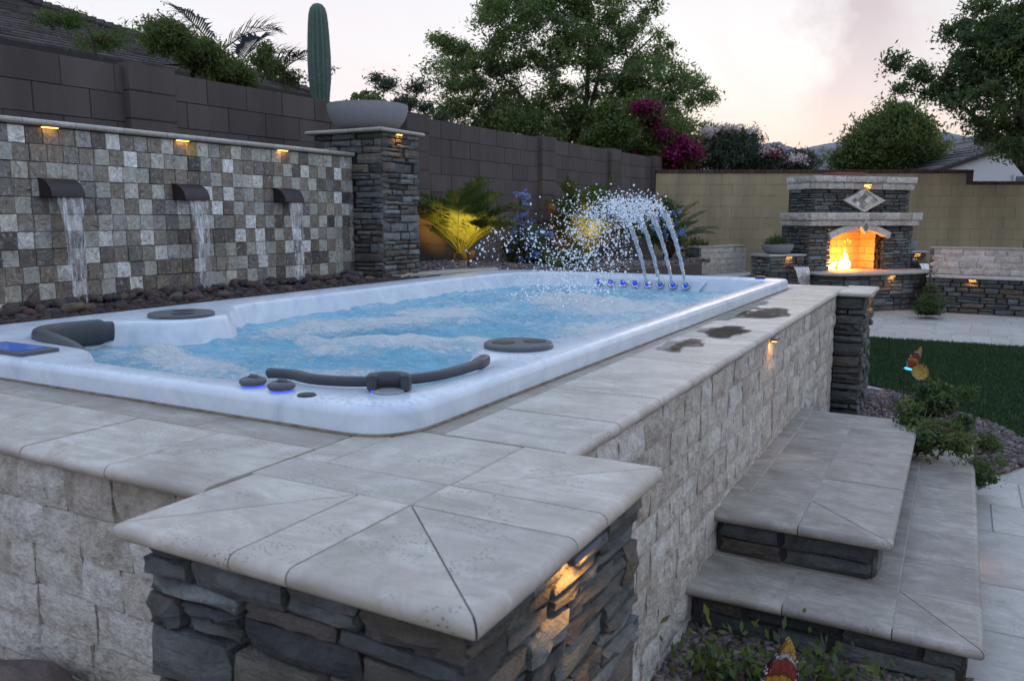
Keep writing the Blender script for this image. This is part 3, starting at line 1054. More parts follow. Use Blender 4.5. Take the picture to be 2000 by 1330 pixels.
# ------------------------------------------------------------------ near corner pillar
CX0, CX1, CY0, CY1 = -1.205, -0.492, 0.812, 1.548
pil = empty('stone_pillar', 'squat dark ledge stone pillar with mitred travertine cap at the near corner of the spa deck', 'pillar', None, ((CX0 + CX1) / 2, (CY0 + CY1) / 2, 0))
fx0, fx1, fy0, fy1 = CX0 + 0.040, CX1 - 0.042, CY0 + 0.040, CY1 - 0.04
b = MB()
b.box((fx0 + 0.03, fy0 + 0.03, -0.02), (fx1 - 0.03, fy1 - 0.02, DECK - TH_C - 0.003))
b.build('core', M_MORTAR, pil)
kw = dict(hr=(0.028, 0.105), lr=(0.08, 0.27), prot=0.014, depth=0.09, split=0.55, gap=0.003)
ledge_face(pil, (fx0, fy0), (1, 0, 0), fx1 - fx0, 0.0, DECK - TH_C - 0.002, P_LEDGE, 51, **kw)
ledge_face(pil, (fx1, fy0), (0, 1, 0), fy1 - fy0, 0.0, DECK - TH_C - 0.002, P_LEDGE, 58, **kw)
ledge_face(pil, (fx0, fy1), (0, -1, 0), fy1 - fy0 - 0.2, 0.0, DECK - TH_C - 0.002, P_LEDGE, 53, **kw)
b = MB()
b.box((CX0 + 0.019, CY0 + 0.019, DECK - TH_C - 0.003), (CX1 - 0.019, CY1 - 0.01, DECK - 0.004))
b.build('grout_bed', M_GROUT, pil)
ix0, ix1, iy0, iy1 = -0.931, -0.815, 1.122, 1.245
cap = lambda poly, **k: slab('cap_tile', poly, DECK, TH_C, M_TRAV, pil, **k)
cap([(CX0, CY0), (ix0, CY0), (ix0, iy0)], nose=0, t0=1)
cap(rect(ix0, CY0, ix1, iy0), nose=0)
cap([(ix1, CY0), (CX1, CY0), (ix1, iy0)], nose=0, t1=1)
cap([(CX1, CY0), (CX1, iy0), (ix1, iy0)], nose=0, t0=1)
cap(rect(ix1, iy0, CX1, iy1), nose=1)
cap([(CX1, iy1), (CX1, CY1), (ix1, iy1)], nose=0, t1=1)
cap([(CX1, CY1), (ix1, CY1), (ix1, iy1)])
cap([(CX0, iy0), (CX0, CY0), (ix0, iy0)], nose=0, t1=1)
cap(rect(CX0, iy0, ix1, iy1))
cap(rect(-1.12, iy1, ix1, CY1 - 0.003))
cap(rect(CX0, iy1, -1.12, 1.548))
ledge_light((fx1 + 0.024, 1.17, DECK - TH_C - 0.006), (0, 1, 0), 'amber light under the cap of the near corner pillar', 0.5)
ledge_light((XR + 0.022, 3.72, DECK - TH_C - 0.006), (0, 1, 0), 'small amber light on the travertine wall above the upper step', 0.22, size=0.05)

# ------------------------------------------------------------------ far end pillar
fp = empty('stone_pillar', 'dark ledge stone pillar with flush travertine cap at the far end of the spa deck', 'pillar', None, (-0.65, 6.2, 0))
b = MB()
b.box((-0.75, 5.98, -0.02), (-0.565, 6.50, DECK - TH_C - 0.003))
b.build('core', M_MORTAR, fp)
kw = dict(hr=(0.035, 0.10), lr=(0.08, 0.2), prot=0.020, depth=0.09)
ledge_face(fp, (-0.722, 5.945), (1, 0, 0), 0.185, 0.0, DECK - TH_C - 0.002, P_LEDGED, 61, **kw)
ledge_face(fp, (-0.537, 5.95), (0, 1, 0), 0.55, 0.0, DECK - TH_C - 0.002, P_LEDGED, 62, **kw)
slab('cap_tile', rect(-0.70, 5.905, -0.49, 6.21), DECK, TH_C, M_TRAV, fp, nose=0)
slab('cap_tile', rect(-0.70, 6.21, -0.49, 6.53), DECK, TH_C, M_TRAV, fp, nose=1)
ledge_light((-0.515, 6.30, DECK - TH_C - 0.006), (0, 1, 0), 'amber light under the cap of the far deck pillar', 0.35, size=0.05)

# ------------------------------------------------------------------ two steps
LX1, LY0, LY1, LZ = 0.146, 2.515, 4.98, 0.170
ls = empty('lower_step', 'broad lower travertine step on a dark ledge stone riser', 'step', None, (-0.28, 3.7, 0))
b = MB()
b.box((XR + 0.01, LY0 + 0.06, -0.02), (LX1 - 0.06, LY1 - 0.02, LZ - 0.035))
b.build('core', M_MORTAR, ls)
ledge_face(ls, (XR + 0.02, LY0 + 0.045), (1, 0, 0), LX1 - 0.05 - XR - 0.02, -0.06, LZ - 0.033, P_LEDGED, 71, hr=(0.06, 0.11), lr=(0.14, 0.32), prot=0.018, depth=0.06, split=0.25, gap=0.004)
ledge_face(ls, (LX1 - 0.045, LY0 + 0.045), (0, 1, 0), LY1 - LY0 - 0.06, -0.06, LZ - 0.033, P_LEDGED, 72, hr=(0.06, 0.11), lr=(0.14, 0.34), prot=0.012, depth=0.06, split=0.25, gap=0.004)
b = MB()
b.box((XR + 0.01, LY0 + 0.03, LZ - 0.035), (LX1 - 0.03, LY1 - 0.02, LZ - 0.0022))
b.build('grout_bed', M_GROUT, ls)
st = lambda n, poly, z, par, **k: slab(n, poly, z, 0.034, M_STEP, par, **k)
XA = -0.095
st('tread_tile', rect(XR - 0.01, LY0, -0.41, LY0 + 0.31), LZ, ls, nose=0)
st('tread_tile', rect(-0.41, LY0, XA, LY0 + 0.31), LZ, ls, nose=0)
st('tread_tile', [(XA, LY0), (LX1, LY0), (XA, LY0 + 0.31)], LZ, ls, nose=0, t1=1)
st('tread_tile', [(LX1, LY0), (LX1, LY0 + 0.31), (XA, LY0 + 0.31)], LZ, ls, nose=0, t0=1)
st('tread_tile', rect(XR - 0.01, LY0 + 0.31, XA, LY0 + 0.6), LZ, ls)
st('filler_tile', rect(-0.20, LY0 + 0.6, XA, LY1), LZ, ls)
y = LY0 + 0.31
while y < LY1 - 0.05:
    y1 = min(y + 0.305, LY1)
    st('tread_tile', rect(XA, y, LX1, y1), LZ, ls, nose=1)
    y = y1
UX1, UY0, UY1, UZ = -0.120, 2.815, 4.68, 0.328
us = empty('upper_step', 'narrower upper travertine step against the spa wall, on a dark stone riser', 'step', None, (-0.42, 3.7, 0))
b = MB()
b.box((XR + 0.01, UY0 + 0.06, LZ - 0.02), (UX1 - 0.06, UY1 - 0.02, UZ - 0.035))
b.build('core', M_MORTAR, us)
ledge_face(us, (XR + 0.02, UY0 + 0.045), (1, 0, 0), UX1 - 0.05 - XR - 0.02, LZ, UZ - 0.033, P_LEDGED, 73, hr=(0.05, 0.085), lr=(0.12, 0.28), prot=0.018, depth=0.06, split=0.3, gap=0.004)
ledge_face(us, (UX1 - 0.045, UY0 + 0.045), (0, 1, 0), UY1 - UY0 - 0.06, LZ, UZ - 0.033, P_LEDGED, 74, hr=(0.05, 0.085), lr=(0.14, 0.34), prot=0.012, depth=0.06, split=0.3, gap=0.004)
b = MB()
b.box((XR + 0.01, UY0 + 0.03, UZ - 0.035), (UX1 - 0.03, UY1 - 0.02, UZ - 0.0022))
b.build('grout_bed', M_GROUT, us)
XB = -0.42
ya = UY0 + 0.305
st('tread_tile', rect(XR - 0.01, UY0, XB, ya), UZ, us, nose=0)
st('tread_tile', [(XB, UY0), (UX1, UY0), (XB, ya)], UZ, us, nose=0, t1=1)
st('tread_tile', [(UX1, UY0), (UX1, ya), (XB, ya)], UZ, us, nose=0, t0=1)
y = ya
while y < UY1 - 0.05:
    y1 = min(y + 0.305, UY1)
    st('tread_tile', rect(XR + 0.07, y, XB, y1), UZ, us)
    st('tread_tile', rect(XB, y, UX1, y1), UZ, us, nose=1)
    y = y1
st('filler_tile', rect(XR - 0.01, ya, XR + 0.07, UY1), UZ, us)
ledge_light((LX1 - 0.02, 3.63, LZ - 0.042), (0, 1, 0), 'faint amber light under the right edge of the lower step', 0.035, size=0.05)

# ------------------------------------------------------------------ swim spa
SZ = 0.947            # top of the rim
WZ = 0.850            # water


def catmull(pts, per=8, closed=True):
    P = [Vector(p) for p in pts]
    n = len(P)
    out = []
    for i in range(n if closed else n - 1):
        p0, p1, p2, p3 = (P[(i + k - 1) % n] if closed else P[max(0, min(n - 1, i + k - 1))] for k in range(4))
        for s in range(per):
            t = s / per
            out.append(0.5 * ((2 * p1) + (p2 - p0) * t + (2 * p0 - 5 * p1 + 4 * p2 - p3) * t * t + (3 * p1 - 3 * p2 + p3 - p0) * t ** 3))
    if not closed:
        out.append(P[-1])
    return out


def round_poly(pts, radii, seg=8):
    out = []
    n = len(pts)
    for i in range(n):
        p0, p1, p2 = Vector(pts[i - 1]), Vector(pts[i]), Vector(pts[(i + 1) % n])
        a, c = (p0 - p1).normalized(), (p2 - p1).normalized()
        r = radii[i]
        A, C = p1 + a * r, p1 + c * r
        for k in range(seg + 1):
            t = k / seg
            out.append(A * (1 - t) ** 2 + p1 * 2 * t * (1 - t) * 0.92 + C * t * t + p1 * 0.08 * 2 * t * (1 - t) if False else A * (1 - t) ** 2 + p1 * 2 * t * (1 - t) + C * t * t)
    return out


def resample(poly, step):
    out = []
    n = len(poly)
    for i in range(n):
        p, q = poly[i], poly[(i + 1) % n]
        k = max(1, int(round((q - p).length / step)))
        for j in range(k):
            out.append(p.lerp(q, j / k))
    # drop near-duplicates
    res = [out[0]]
    for p in out[1:]:
        if (p - res[-1]).length > 0.004:
            res.append(p)
    if (res[0] - res[-1]).length < 0.004:
        res.pop()
    return res


def offset_loop(poly, d):
    n = len(poly)
    out = []
    for i in range(n):
        t = (poly[(i + 1) % n] - poly[i - 1]).normalized()
        out.append(poly[i] + Vector((t.y, -t.x)) * d)   # outward for a CCW loop
    return out


outer = resample(round_poly([(-3.43, 1.435), (-1.088, 1.435), (-1.048, 6.10), (-3.43, 6.10)], [0.16, 0.16, 0.12, 0.42]), 0.06)
k = 1.02
inn = [(-3.08, 2.18), (-3.06, 1.92), (-2.98, 1.78), (-2.84, 1.72), (-2.66, 1.70), (-2.52, 1.68), (-2.42, 1.62), (-2.30, 1.555), (-2.05, 1.545), (-1.80, 1.545),
       (-1.68, 1.575), (-1.58, 1.615), (-1.47, 1.60), (-1.36, 1.62), (-1.27, 1.68), (-1.215, 1.78), (-1.20, 1.95), (-1.225, 2.12), (-1.33, 2.20), (-1.415, 2.32),
       (-1.425, 2.46), (-1.36, 2.57), (-1.255, 2.68), (-1.215, 2.85), (-1.19, 3.6), (-1.175, 4.6), (-1.165, 5.5), (-1.19, 5.78), (-1.35, 5.90), (-1.7, 5.93), (-2.1, 5.935),
       (-2.5, 5.93), (-2.85, 5.85), (-3.07, 5.65), (-3.15, 5.3), (-3.17, 4.4), (-3.17, 3.5), (-3.16, 3.0), (-3.10, 2.82), (-2.98, 2.70), (-2.88, 2.60), (-2.845, 2.46), (-2.88, 2.33), (-2.98, 2.25)]
inner = resample(catmull([Vector(p) for p in inn], 6), 0.04)

spa = empty('swim_spa', 'white marbled acrylic swim spa with rounded rim set in the stone deck', 'swim spa', None, (-2.2, 3.75, 0.8))
bm = bmesh.new()


def ring(poly, z):
    return [bm.verts.new((p.x, p.y, z)) for p in poly]


def bridge(a, c):
    n = len(a)
    for i in range(n):
        bm.faces.new((a[i], a[(i + 1) % n], c[(i + 1) % n], c[i]))


prev = ring(outer, DECK - 0.03)
for off, z in ((0.0, SZ - 0.022), (-0.003, SZ - 0.012), (-0.010, SZ - 0.004), (-0.020, SZ)):
    cur = ring(offset_loop(outer, off), z)
    bridge(prev, cur)
    prev = cur
top_o = prev
top_i = ring(offset_loop(inner, 0.022), SZ)
prev = top_i
for off, z in ((0.012, SZ - 0.003), (0.004, SZ - 0.010), (0.0, SZ - 0.022), (-0.02, SZ - 0.08), (-0.045, SZ - 0.16), (-0.08, SZ - 0.30), (-0.11, SZ - 0.5)):
    cur = ring(offset_loop(inner, off), z)
    bridge(cur, prev) if False else bridge(prev, cur)
    prev = cur
ed = []
for rr_ in (top_o, top_i):
    for i in range(len(rr_)):
        ed.append(bm.edges.get((rr_[i], rr_[(i + 1) % len(rr_)])))
bmesh.ops.triangle_fill(bm, use_beauty=True, use_dissolve=False, edges=ed)
bmesh.ops.recalc_face_normals(bm, faces=bm.faces)
me = bpy.data.meshes.new('shell')
bm.to_mesh(me)
bm.free()
me.materials.append(M_ACRYL)
me.shade_smooth()
me.set_sharp_from_angle(angle=R_(38))
shell = link('shell', me, spa)

b = MB()
sl_ = [(p.x, p.y, DECK + 0.0015) for p in offset_loop(outer, 0.002)]
b.tube(sl_ + [sl_[0]], 0.0045, 6, False)
b.build('sealant_bead', m_plain('grimy sealant', (0.17, 0.135, 0.10), 0.8, 0.35, 25), spa, 180)
# pillow round the far-left seat
path = catmull([Vector((x, y, 0)) for x, y in ((-2.50, 1.665), (-2.62, 1.70), (-2.80, 1.725), (-2.94, 1.77), (-3.03, 1.88), (-3.06, 2.02), (-3.06, 2.14))], 6, False)
pts, rad = [], []
for i, p in enumerate(path):
    t = i / (len(path) - 1)
    z = SZ + 0.006 - 0.055 * max(0, 1 - t * 3.2) ** 1.5 - 0.030 * t
    pts.append((p.x, p.y, z - 0.008))
    rad.append(0.35 + 0.65 * min(1, t * 2.2) if t < 0.93 else 0.8)
b = MB()
b.tube(pts, rad, 14, True, (0.030, 0.052))
b.build('headrest_pillow', M_RUBBER, spa, 50)
# padded bar round the near-right seat
path = catmull([Vector((x, y, 0)) for x, y in ((-1.635, 1.60), (-1.56, 1.615), (-1.47, 1.595), (-1.37, 1.612), (-1.275, 1.672), (-1.21, 1.775), (-1.195, 1.90), (-1.20, 2.0), (-1.225, 2.08))], 6, False)
nP = len(path)
b = MB()
b.tube([(p.x, p.y, SZ + 0.014) for p in path], [0.6 if i in (0, nP - 1) else 1.05 if i in (1, nP - 2) else 1.2 if i > nP - 9 else 0.95 for i in range(nP)], 12, True, (0.0145, 0.014))
b.build('grab_bar', M_RUBBER, spa, 60)
# filter lids with cup wells


def lid(c, r, rot, seed):
    bm = bmesh.new()
    n = 40
    holes = [(0.50, 0.0, 0.33), (-0.42, 0.12, 0.33)]

    def circ(cx, cy, rad, z, m=n):
        return [bm.verts.new((c[0] + (cx * math.cos(rot) - cy * math.sin(rot)) * r + rad * r * math.cos(2 * PI * i / m),
                              c[1] + (cx * math.sin(rot) + cy * math.cos(rot)) * r + rad * r * math.sin(2 * PI * i / m), z)) for i in range(m)]

    def br(a, q):
        m = len(a)
        for i in range(m):
            bm.faces.new((a[i], a[(i + 1) % m], q[(i + 1) % m], q[i]))
    a0 = circ(0, 0, 1.0, SZ - 0.002)
    a1 = circ(0, 0, 1.0, SZ + 0.012)
    a2 = circ(0, 0, 0.96, SZ + 0.017)
    br(a0, a1)
    br(a1, a2)
    loops = [a2]
    for hx, hy, hr in holes:
        t0 = circ(hx, hy, hr, SZ + 0.017, 24)
        loops.append(t0)
        t1 = circ(hx, hy, hr * 0.92, SZ + 0.004, 24)
        br(t0, t1)
        bm.faces.new(t1)
    ed = []
    for l in loops:
        for i in range(len(l)):
            ed.append(bm.edges.get((l[i], l[(i + 1) % len(l)])))
    bmesh.ops.triangle_fill(bm, use_beauty=True, edges=ed)
    bmesh.ops.recalc_face_normals(bm, faces=bm.faces)
    me = bpy.data.meshes.new('filter_lid')
    bm.to_mesh(me)
    bm.free()
    me.materials.append(M_LID)
    me.shade_smooth()
    me.set_sharp_from_angle(angle=R_(35))
    return link('filter_lid', me, spa)


for c, r, rot in (((-1.285, 2.40), 0.118, 0.9), ((-3.02, 2.46), 0.140, -0.6)):
    l_ = lid(c, r, rot, 0)
    b = MB()
    for hx, hy, hr in ((0.50, 0.0, 0.30), (-0.42, 0.12, 0.30)):
        x = c[0] + (hx * math.cos(rot) - hy * math.sin(rot)) * r
        y = c[1] + (hx * math.sin(rot) + hy * math.cos(rot)) * r
        b.lathe([(hr * r, 0.0), (hr * r, 0.0016)], (x, y, SZ + 0.0168), 24)
    b.build('cup_well_disc', M_DARK, l_)  # flat black discs stand in for the dark hollows of the wells

# air knobs with lit undersides
for x, y in ((-1.585, 1.500), (-1.478, 1.492)):
    b = MB()
    b.lathe([(0.010, 0.0), (0.031, 0.0), (0.035, 0.006), (0.034, 0.013), (0.026, 0.018), (0.0, 0.019)], (x, y, SZ + 0.005), 24, False)
    kn = b.build('air_knob', M_LID, spa, 50)
    b = MB()
    b.tube([(x - 0.016, y - 0.006, SZ + 0.021), (x - 0.004, y, SZ + 0.026), (x + 0.010, y + 0.004, SZ + 0.025), (x + 0.026, y + 0.010, SZ + 0.021)], [0.003, 0.007, 0.007, 0.002], 8)
    b.build('grip', M_LID, kn, 60)
    b = MB()
    b.lathe([(0.012, 0.0), (0.0285, 0.0), (0.0285, 0.003), (0.012, 0.003)], (x, y, SZ + 0.0015), 24, False)
    b.build('light_ring', M_BLUE, kn)
b = MB()
b.lathe([(0.0, 0.0), (0.024, 0.0), (0.022, 0.003), (0.0, 0.004)], (-1.385, 1.482, SZ + 0.0008), 20, False)
b.build('dark_recess_disc', M_DARK, spa, 60)  # flat dark disc laid on the rim for a small oval recess
# diverter handle: chunky arch over a pale disc
hx, hy = -1.232, 1.612
b = MB()
b.lathe([(0.0, 0.0), (0.040, 0.0), (0.038, 0.006), (0.0, 0.008)], (hx, hy, SZ + 0.001), 24, False)
dv = b.build('diverter_valve', M_CONC, spa, 50)
b = MB()
ax = Vector((0.86, 0.51, 0))
bx_ = Vector((-0.51, 0.86, 0))
arc = []
for i in range(13):
    w = PI * (1.08 - 1.16 * i / 12)
    p = Vector((hx, hy, 0)) + ax * (0.043 * math.cos(w)) + bx_ * (0.030 * math.sin(w))
    arc.append((p.x, p.y, SZ + 0.024))
b.tube(arc, [0.8] + [1.0] * 11 + [0.8], 10, True, (0.015, 0.023))
b.build('handle', M_RUBBER, dv, 50)
b = MB()
b.tube([(p[0], p[1], SZ + 0.003) for p in arc[:5]], 0.0035, 6)
b.build('light_ring', M_BLUE, dv)
# control panel, half out of the picture
b = MB()
b.box((-2.86, 1.475, SZ + 0.001), (-2.56, 1.60, SZ + 0.012))
cp = b.build('control_panel', M_LID, spa)
b = MB()
b.box((-2.82, 1.49, SZ + 0.0125), (-2.60, 1.585, SZ + 0.0135))
b.build('screen', m_plain('panel screen', (0.02, 0.07, 0.30), 0.12, 0.1, 30, 0, 0.001, **{'Emission Color': (0.02, 0.1, 0.5, 1), 'Emission Strength': 0.35}), cp)
# far wall: panel of eight blue jets and the lit water shelf
b = MB()
pan = round_poly([(-2.56, SZ - 0.115), (-1.66, SZ - 0.115), (-1.60, SZ - 0.030), (-2.52, SZ - 0.030)], [0.02] * 4, 4)
nq = len(pan)
b.v = [(p.x, 5.898 if p.y > SZ - 0.07 else 5.868, p.y) for p in pan] + [(p.x, 5.945, p.y) for p in pan]
b.f = [tuple(range(nq))] + [(nq + i, nq + (i + 1) % nq, (i + 1) % nq, i) for i in range(nq)]
b.build('jet_panel', M_ACRYL, spa, 40)
JX = [-2.435 + 0.0985 * i for i in range(8)]
for x in JX:
    b = MB()
    c = Vector((x, 5.872, SZ - 0.064))
    T = Matrix.Translation(c) @ Matrix.Rotation(R_(78), 4, 'X')
    q = MB()
    q.lathe([(0.020, 0.0), (0.031, 0.002), (0.033, 0.010), (0.027, 0.016), (0.019, 0.013)], (0, 0, 0), 18, False)
    b.add([T @ Vector(v) for v in q.v], q.f)
    j = b.build('jet', M_CHROME, spa, 60)
    b = MB()
    q = MB()
    q.lathe([(0.0, 0.018), (0.010, 0.016), (0.0185, 0.010), (0.019, 0.004)], (0, 0, 0), 16, False)
    b.add([T @ Vector(v) for v in q.v], q.f)
    b.build('jet_face', M_JETBLUE, j, 60)
b = MB()
b.tube([(-2.14, 5.80, SZ - 0.112), (-2.0, 5.772, SZ - 0.114), (-1.82, 5.772, SZ - 0.114), (-1.74, 5.80, SZ - 0.112)], 1.0, 10, True, (0.030, 0.008))
sh = b.build('water_shelf', M_CHROME, spa, 60)
b = MB()
b.box((-2.02, 5.76, SZ - 0.127), (-1.80, 5.80, SZ - 0.123))
b.build('light_strip', M_BLUE, sh)
b = MB()
b.lathe([(0.0, 0.0), (0.036, 0.0), (0.036, 0.014), (0.0, 0.017)], (-1.235, 5.96, SZ + 0.004), 18, False)
kn = b.build('air_knob', M_DARK, spa, 50)
b = MB()
b.lathe([(0.0, 0.0), (0.034, 0.0), (0.034, 0.004), (0.0, 0.004)], (-1.235, 5.96, SZ + 0.0005), 18, False)
b.build('light_ring', M_BLUE, kn)
for z in (0.0,):   # thin hand rail lines moulded in the far corner
    b = MB()
    b.tube([(-2.56, 5.95, SZ + 0.001), (-1.3, 5.96, SZ + 0.001)], 0.006, 6)
    b.build('moulded_lip', M_ACRYL, spa, 60)

# ------------------------------------------------------------------ water in the spa
wloop = offset_loop(inner, -0.03)
NX, NY = 150, 300
gx = np.linspace(-3.22, -1.12, NX)
gy = np.linspace(1.5, 5.98, NY)
foam_sp = [(-2.62, 2.02, 0.34, 0.12, 0.06), (-2.30, 1.92, 0.22, 0.10, 0.035), (-2.2, 2.50, 0.16, 0.10, 0.03), (-1.75, 2.05, 0.30, 0.22, 0.015), (-1.95, 2.75, 0.36, 0.10, 0.035),
           (-1.55, 2.95, 0.30, 0.10, 0.03), (-1.45, 3.6, 0.18, 0.55, 0.02), (-2.2, 4.75, 0.28, 0.28, 0.06), (-2.5, 3.6, 0.25, 0.5, 0.02), (-1.75, 4.6, 0.3, 0.4, 0.015), (-2.75, 3.0, 0.2, 0.3, 0.03), (-1.6, 1.95, 0.16, 0.12, 0.02), (-1.30, 3.9, 0.10, 0.9, 0.01), (-1.35, 5.2, 0.10, 0.5, 0.01)]


def water_h(x, y):
    p = Vector((x, y, 0))
    a = mn.fractal(p * 3.2 + Vector((3, 1, 0)), 1.0, 2.1, 4)
    c = mn.turbulence(p * 6.5, 4, False)
    h = 0.010 * a + 0.014 * (c - 0.5)
    f = 0.0
    for fx, fy, sx_, sy_, am in foam_sp:
        g = math.exp(-((x - fx) / sx_) ** 2 - ((y - fy) / sy_) ** 2)
        f += g * 0.75
        h += am * g * (0.7 + 0.6 * mn.noise(p * 7.0))
    # crest running across from the left seat to the right lid
    cy_ = 2.72 + 0.42 * (x + 2.3) + 0.05 * math.sin(x * 9)
    g = math.exp(-((y - cy_) / 0.07) ** 2) * (1 if -2.5 < x < -1.3 else 0.4)
    h += 0.030 * g * (0.8 + 0.5 * mn.noise(p * 5.0))
    f += 0.75 * g
    # churned water under the falling jets
    if 3.6 < y < 5.85:
        h += 0.022 * mn.turbulence(p * 12.0 + Vector((9, 2, 1)), 4, True) - 0.008
        f += 0.18
    return h, f + 0.35 * max(0.0, a)


vid = -np.ones((NY, NX), int)
V, FO = [], []
ok = np.zeros((NY, NX), bool)
wl = [(p.x, p.y) for p in offset_loop(inner, 0.03)]


def inside(x, y, poly):
    c = False
    j = len(poly) - 1
    for i in range(len(poly)):
        xi, yi = poly[i]
        xj, yj = poly[j]
        if (yi > y) != (yj > y) and x < (xj - xi) * (y - yi) / (yj - yi) + xi:
            c = not c
        j = i
    return c


for j in range(NY):
    y = gy[j]
    xsn = []
    for i in range(len(wl)):
        (xa, ya_), (xb, yb) = wl[i], wl[(i + 1) % len(wl)]
        if (ya_ > y) != (yb > y):
            xsn.append(xa + (xb - xa) * (y - ya_) / (yb - ya_))
    xsn.sort()
    for i in range(NX):
        x = gx[i]
        if any(a - 0.02 <= x <= c + 0.02 for a, c in zip(xsn[::2], xsn[1::2])):
            h, f = water_h(x, y)
            vid[j, i] = len(V)
            V.append((x, y, WZ + h))
            FO.append(f)
F = []
for j in range(NY - 1):
    for i in range(NX - 1):
        q = (vid[j, i], vid[j, i + 1], vid[j + 1, i + 1], vid[j + 1, i])
        if min(q) >= 0:
            F.append(q)
me = np_mesh('spa_water', np.array(V), np.array(F), M_WATER)
me.shade_smooth()
ca = me.color_attributes.new('foam', 'FLOAT_COLOR', 'POINT')
fo = np.clip(np.array(FO), 0, 1.5)
ca.data.foreach_set('color', np.stack([fo, fo, fo, np.ones_like(fo)], 1).astype(np.float32).ravel())
wat = struct(link('water', me))
wat['label'] = 'bubbling pale blue water in the swim spa'

# jets of water arching back over the spa
drops = []


def arc_pt(x0, t, vy, apex, drift):
    # t 0..1 launch to landing
    z0, zl = SZ - 0.05, WZ
    zz = z0 + 4 * apex * t * (1 - t) + (zl - z0) * t
    return Vector((x0 + drift * t, 5.85 - vy * t, zz))


GRP_J = 'water jets arching over the spa'
jl = ['arching jet of water from the fourth blue nozzle from the right', 'arching jet of water from the third blue nozzle from the right',
      'arching jet of water from the second blue nozzle from the right', 'arching jet of water from the rightmost blue nozzle']
for q, j in enumerate((4, 5, 6, 7)):
    b = MB()
    pts, rad = [], []
    tmax = 0.34
    for i in range(36):
        t = tmax * i / 35
        p = arc_pt(JX[j], t, 1.35, 0.60, -0.10)
        p.x += 0.006 * mn.noise(Vector((i * 0.5, j, 0)))
        pts.append(p)
        rad.append((0.011 + 0.010 * i / 35) * (1 + 0.30 * mn.noise(Vector((i * 0.8, j * 3.1, 5)))))
    b.tube(pts, rad, 12, False)
    for vi in range(len(b.v)):
        v = Vector(b.v[vi])
        d = 0.0045 * mn.noise(v * 60.0)
        b.v[vi] = (v.x + d, v.y, v.z + d * 0.5)
    tag(b.build('water_jet', M_JETW, None, 180), jl[q], 'water jet', GRP_J)
    rr = random.Random(900 + j)
    for _ in range(1000):
        t = 0.24 + 0.76 * rr.random() ** 1.15
        p = arc_pt(JX[j], t, 1.35 * rr.gauss(1, 0.05), 0.60 * rr.gauss(1, 0.045), -0.10)
        sp = 0.010 + 0.075 * max(0, t - 0.2)
        p += Vector((rr.gauss(0, sp), rr.gauss(0, sp * 0.9), rr.gauss(0, sp * 0.8)))
        drops.append((p, abs(rr.gauss(0.0017, 0.0019)) + 0.0010))
for j in (0, 1, 2, 3):
    rr = random.Random(940 + j)
    for _ in range(230 if j else 60):
        t = 0.32 + 0.68 * rr.random()
        p = arc_pt(JX[j], t, 1.2 * rr.gauss(1, 0.08), 0.58 * rr.gauss(1, 0.07), -0.05)
        p += Vector((rr.gauss(0, 0.05), rr.gauss(0, 0.05), rr.gauss(0, 0.05)))
        drops.append((p, abs(rr.gauss(0.0019, 0.0018)) + 0.0010))
rr = random.Random(77)
for _ in range(230):   # thrown clear to the left
    t = rr.random()
    p = Vector((-2.85 + rr.gauss(0, 0.12), 4.75 + 1.25 * t + rr.gauss(0, 0.06), EYE - 0.42 + 0.30 * math.sin(PI * min(1, 0.15 + t * 0.85)) * 0.95 + rr.gauss(0, 0.035)))
    drops.append((p, abs(rr.gauss(0.0030, 0.0026)) + 0.0012))
for _ in range(240):   # mist over the landing place
    drops.append((Vector((rr.gauss(-2.15, 0.22), rr.gauss(4.65, 0.25), WZ + 0.03 + abs(rr.gauss(0, 0.10)))), abs(rr.gauss(0.0036, 0.0016)) + 0.001))
bm = bmesh.new()
bmesh.ops.create_icosphere(bm, subdivisions=1, radius=1.0)
iv = np.array([v.co[:] for v in bm.verts])
fi = np.array([[v.index for v in f.verts] for f in bm.faces])
bm.free()
dp = np.array([d[0][:] for d in drops])
ds = np.array([d[1] for d in drops])
st_ = nr.uniform(0.6, 1.7, (len(ds), 1, 3))
VV = iv[None] * ds[:, None, None] * st_ + dp[:, None, :]
FF = (fi[None] + (np.arange(len(ds)) * len(iv))[:, None, None]).reshape(-1, 3)
me = np_mesh('water_spray', VV.reshape(-1, 3), FF, M_DROP, 3)
me.shade_smooth()
stuff(link('water_spray', me), 'white droplets thrown up by the spa jets')
rr = random.Random(5)
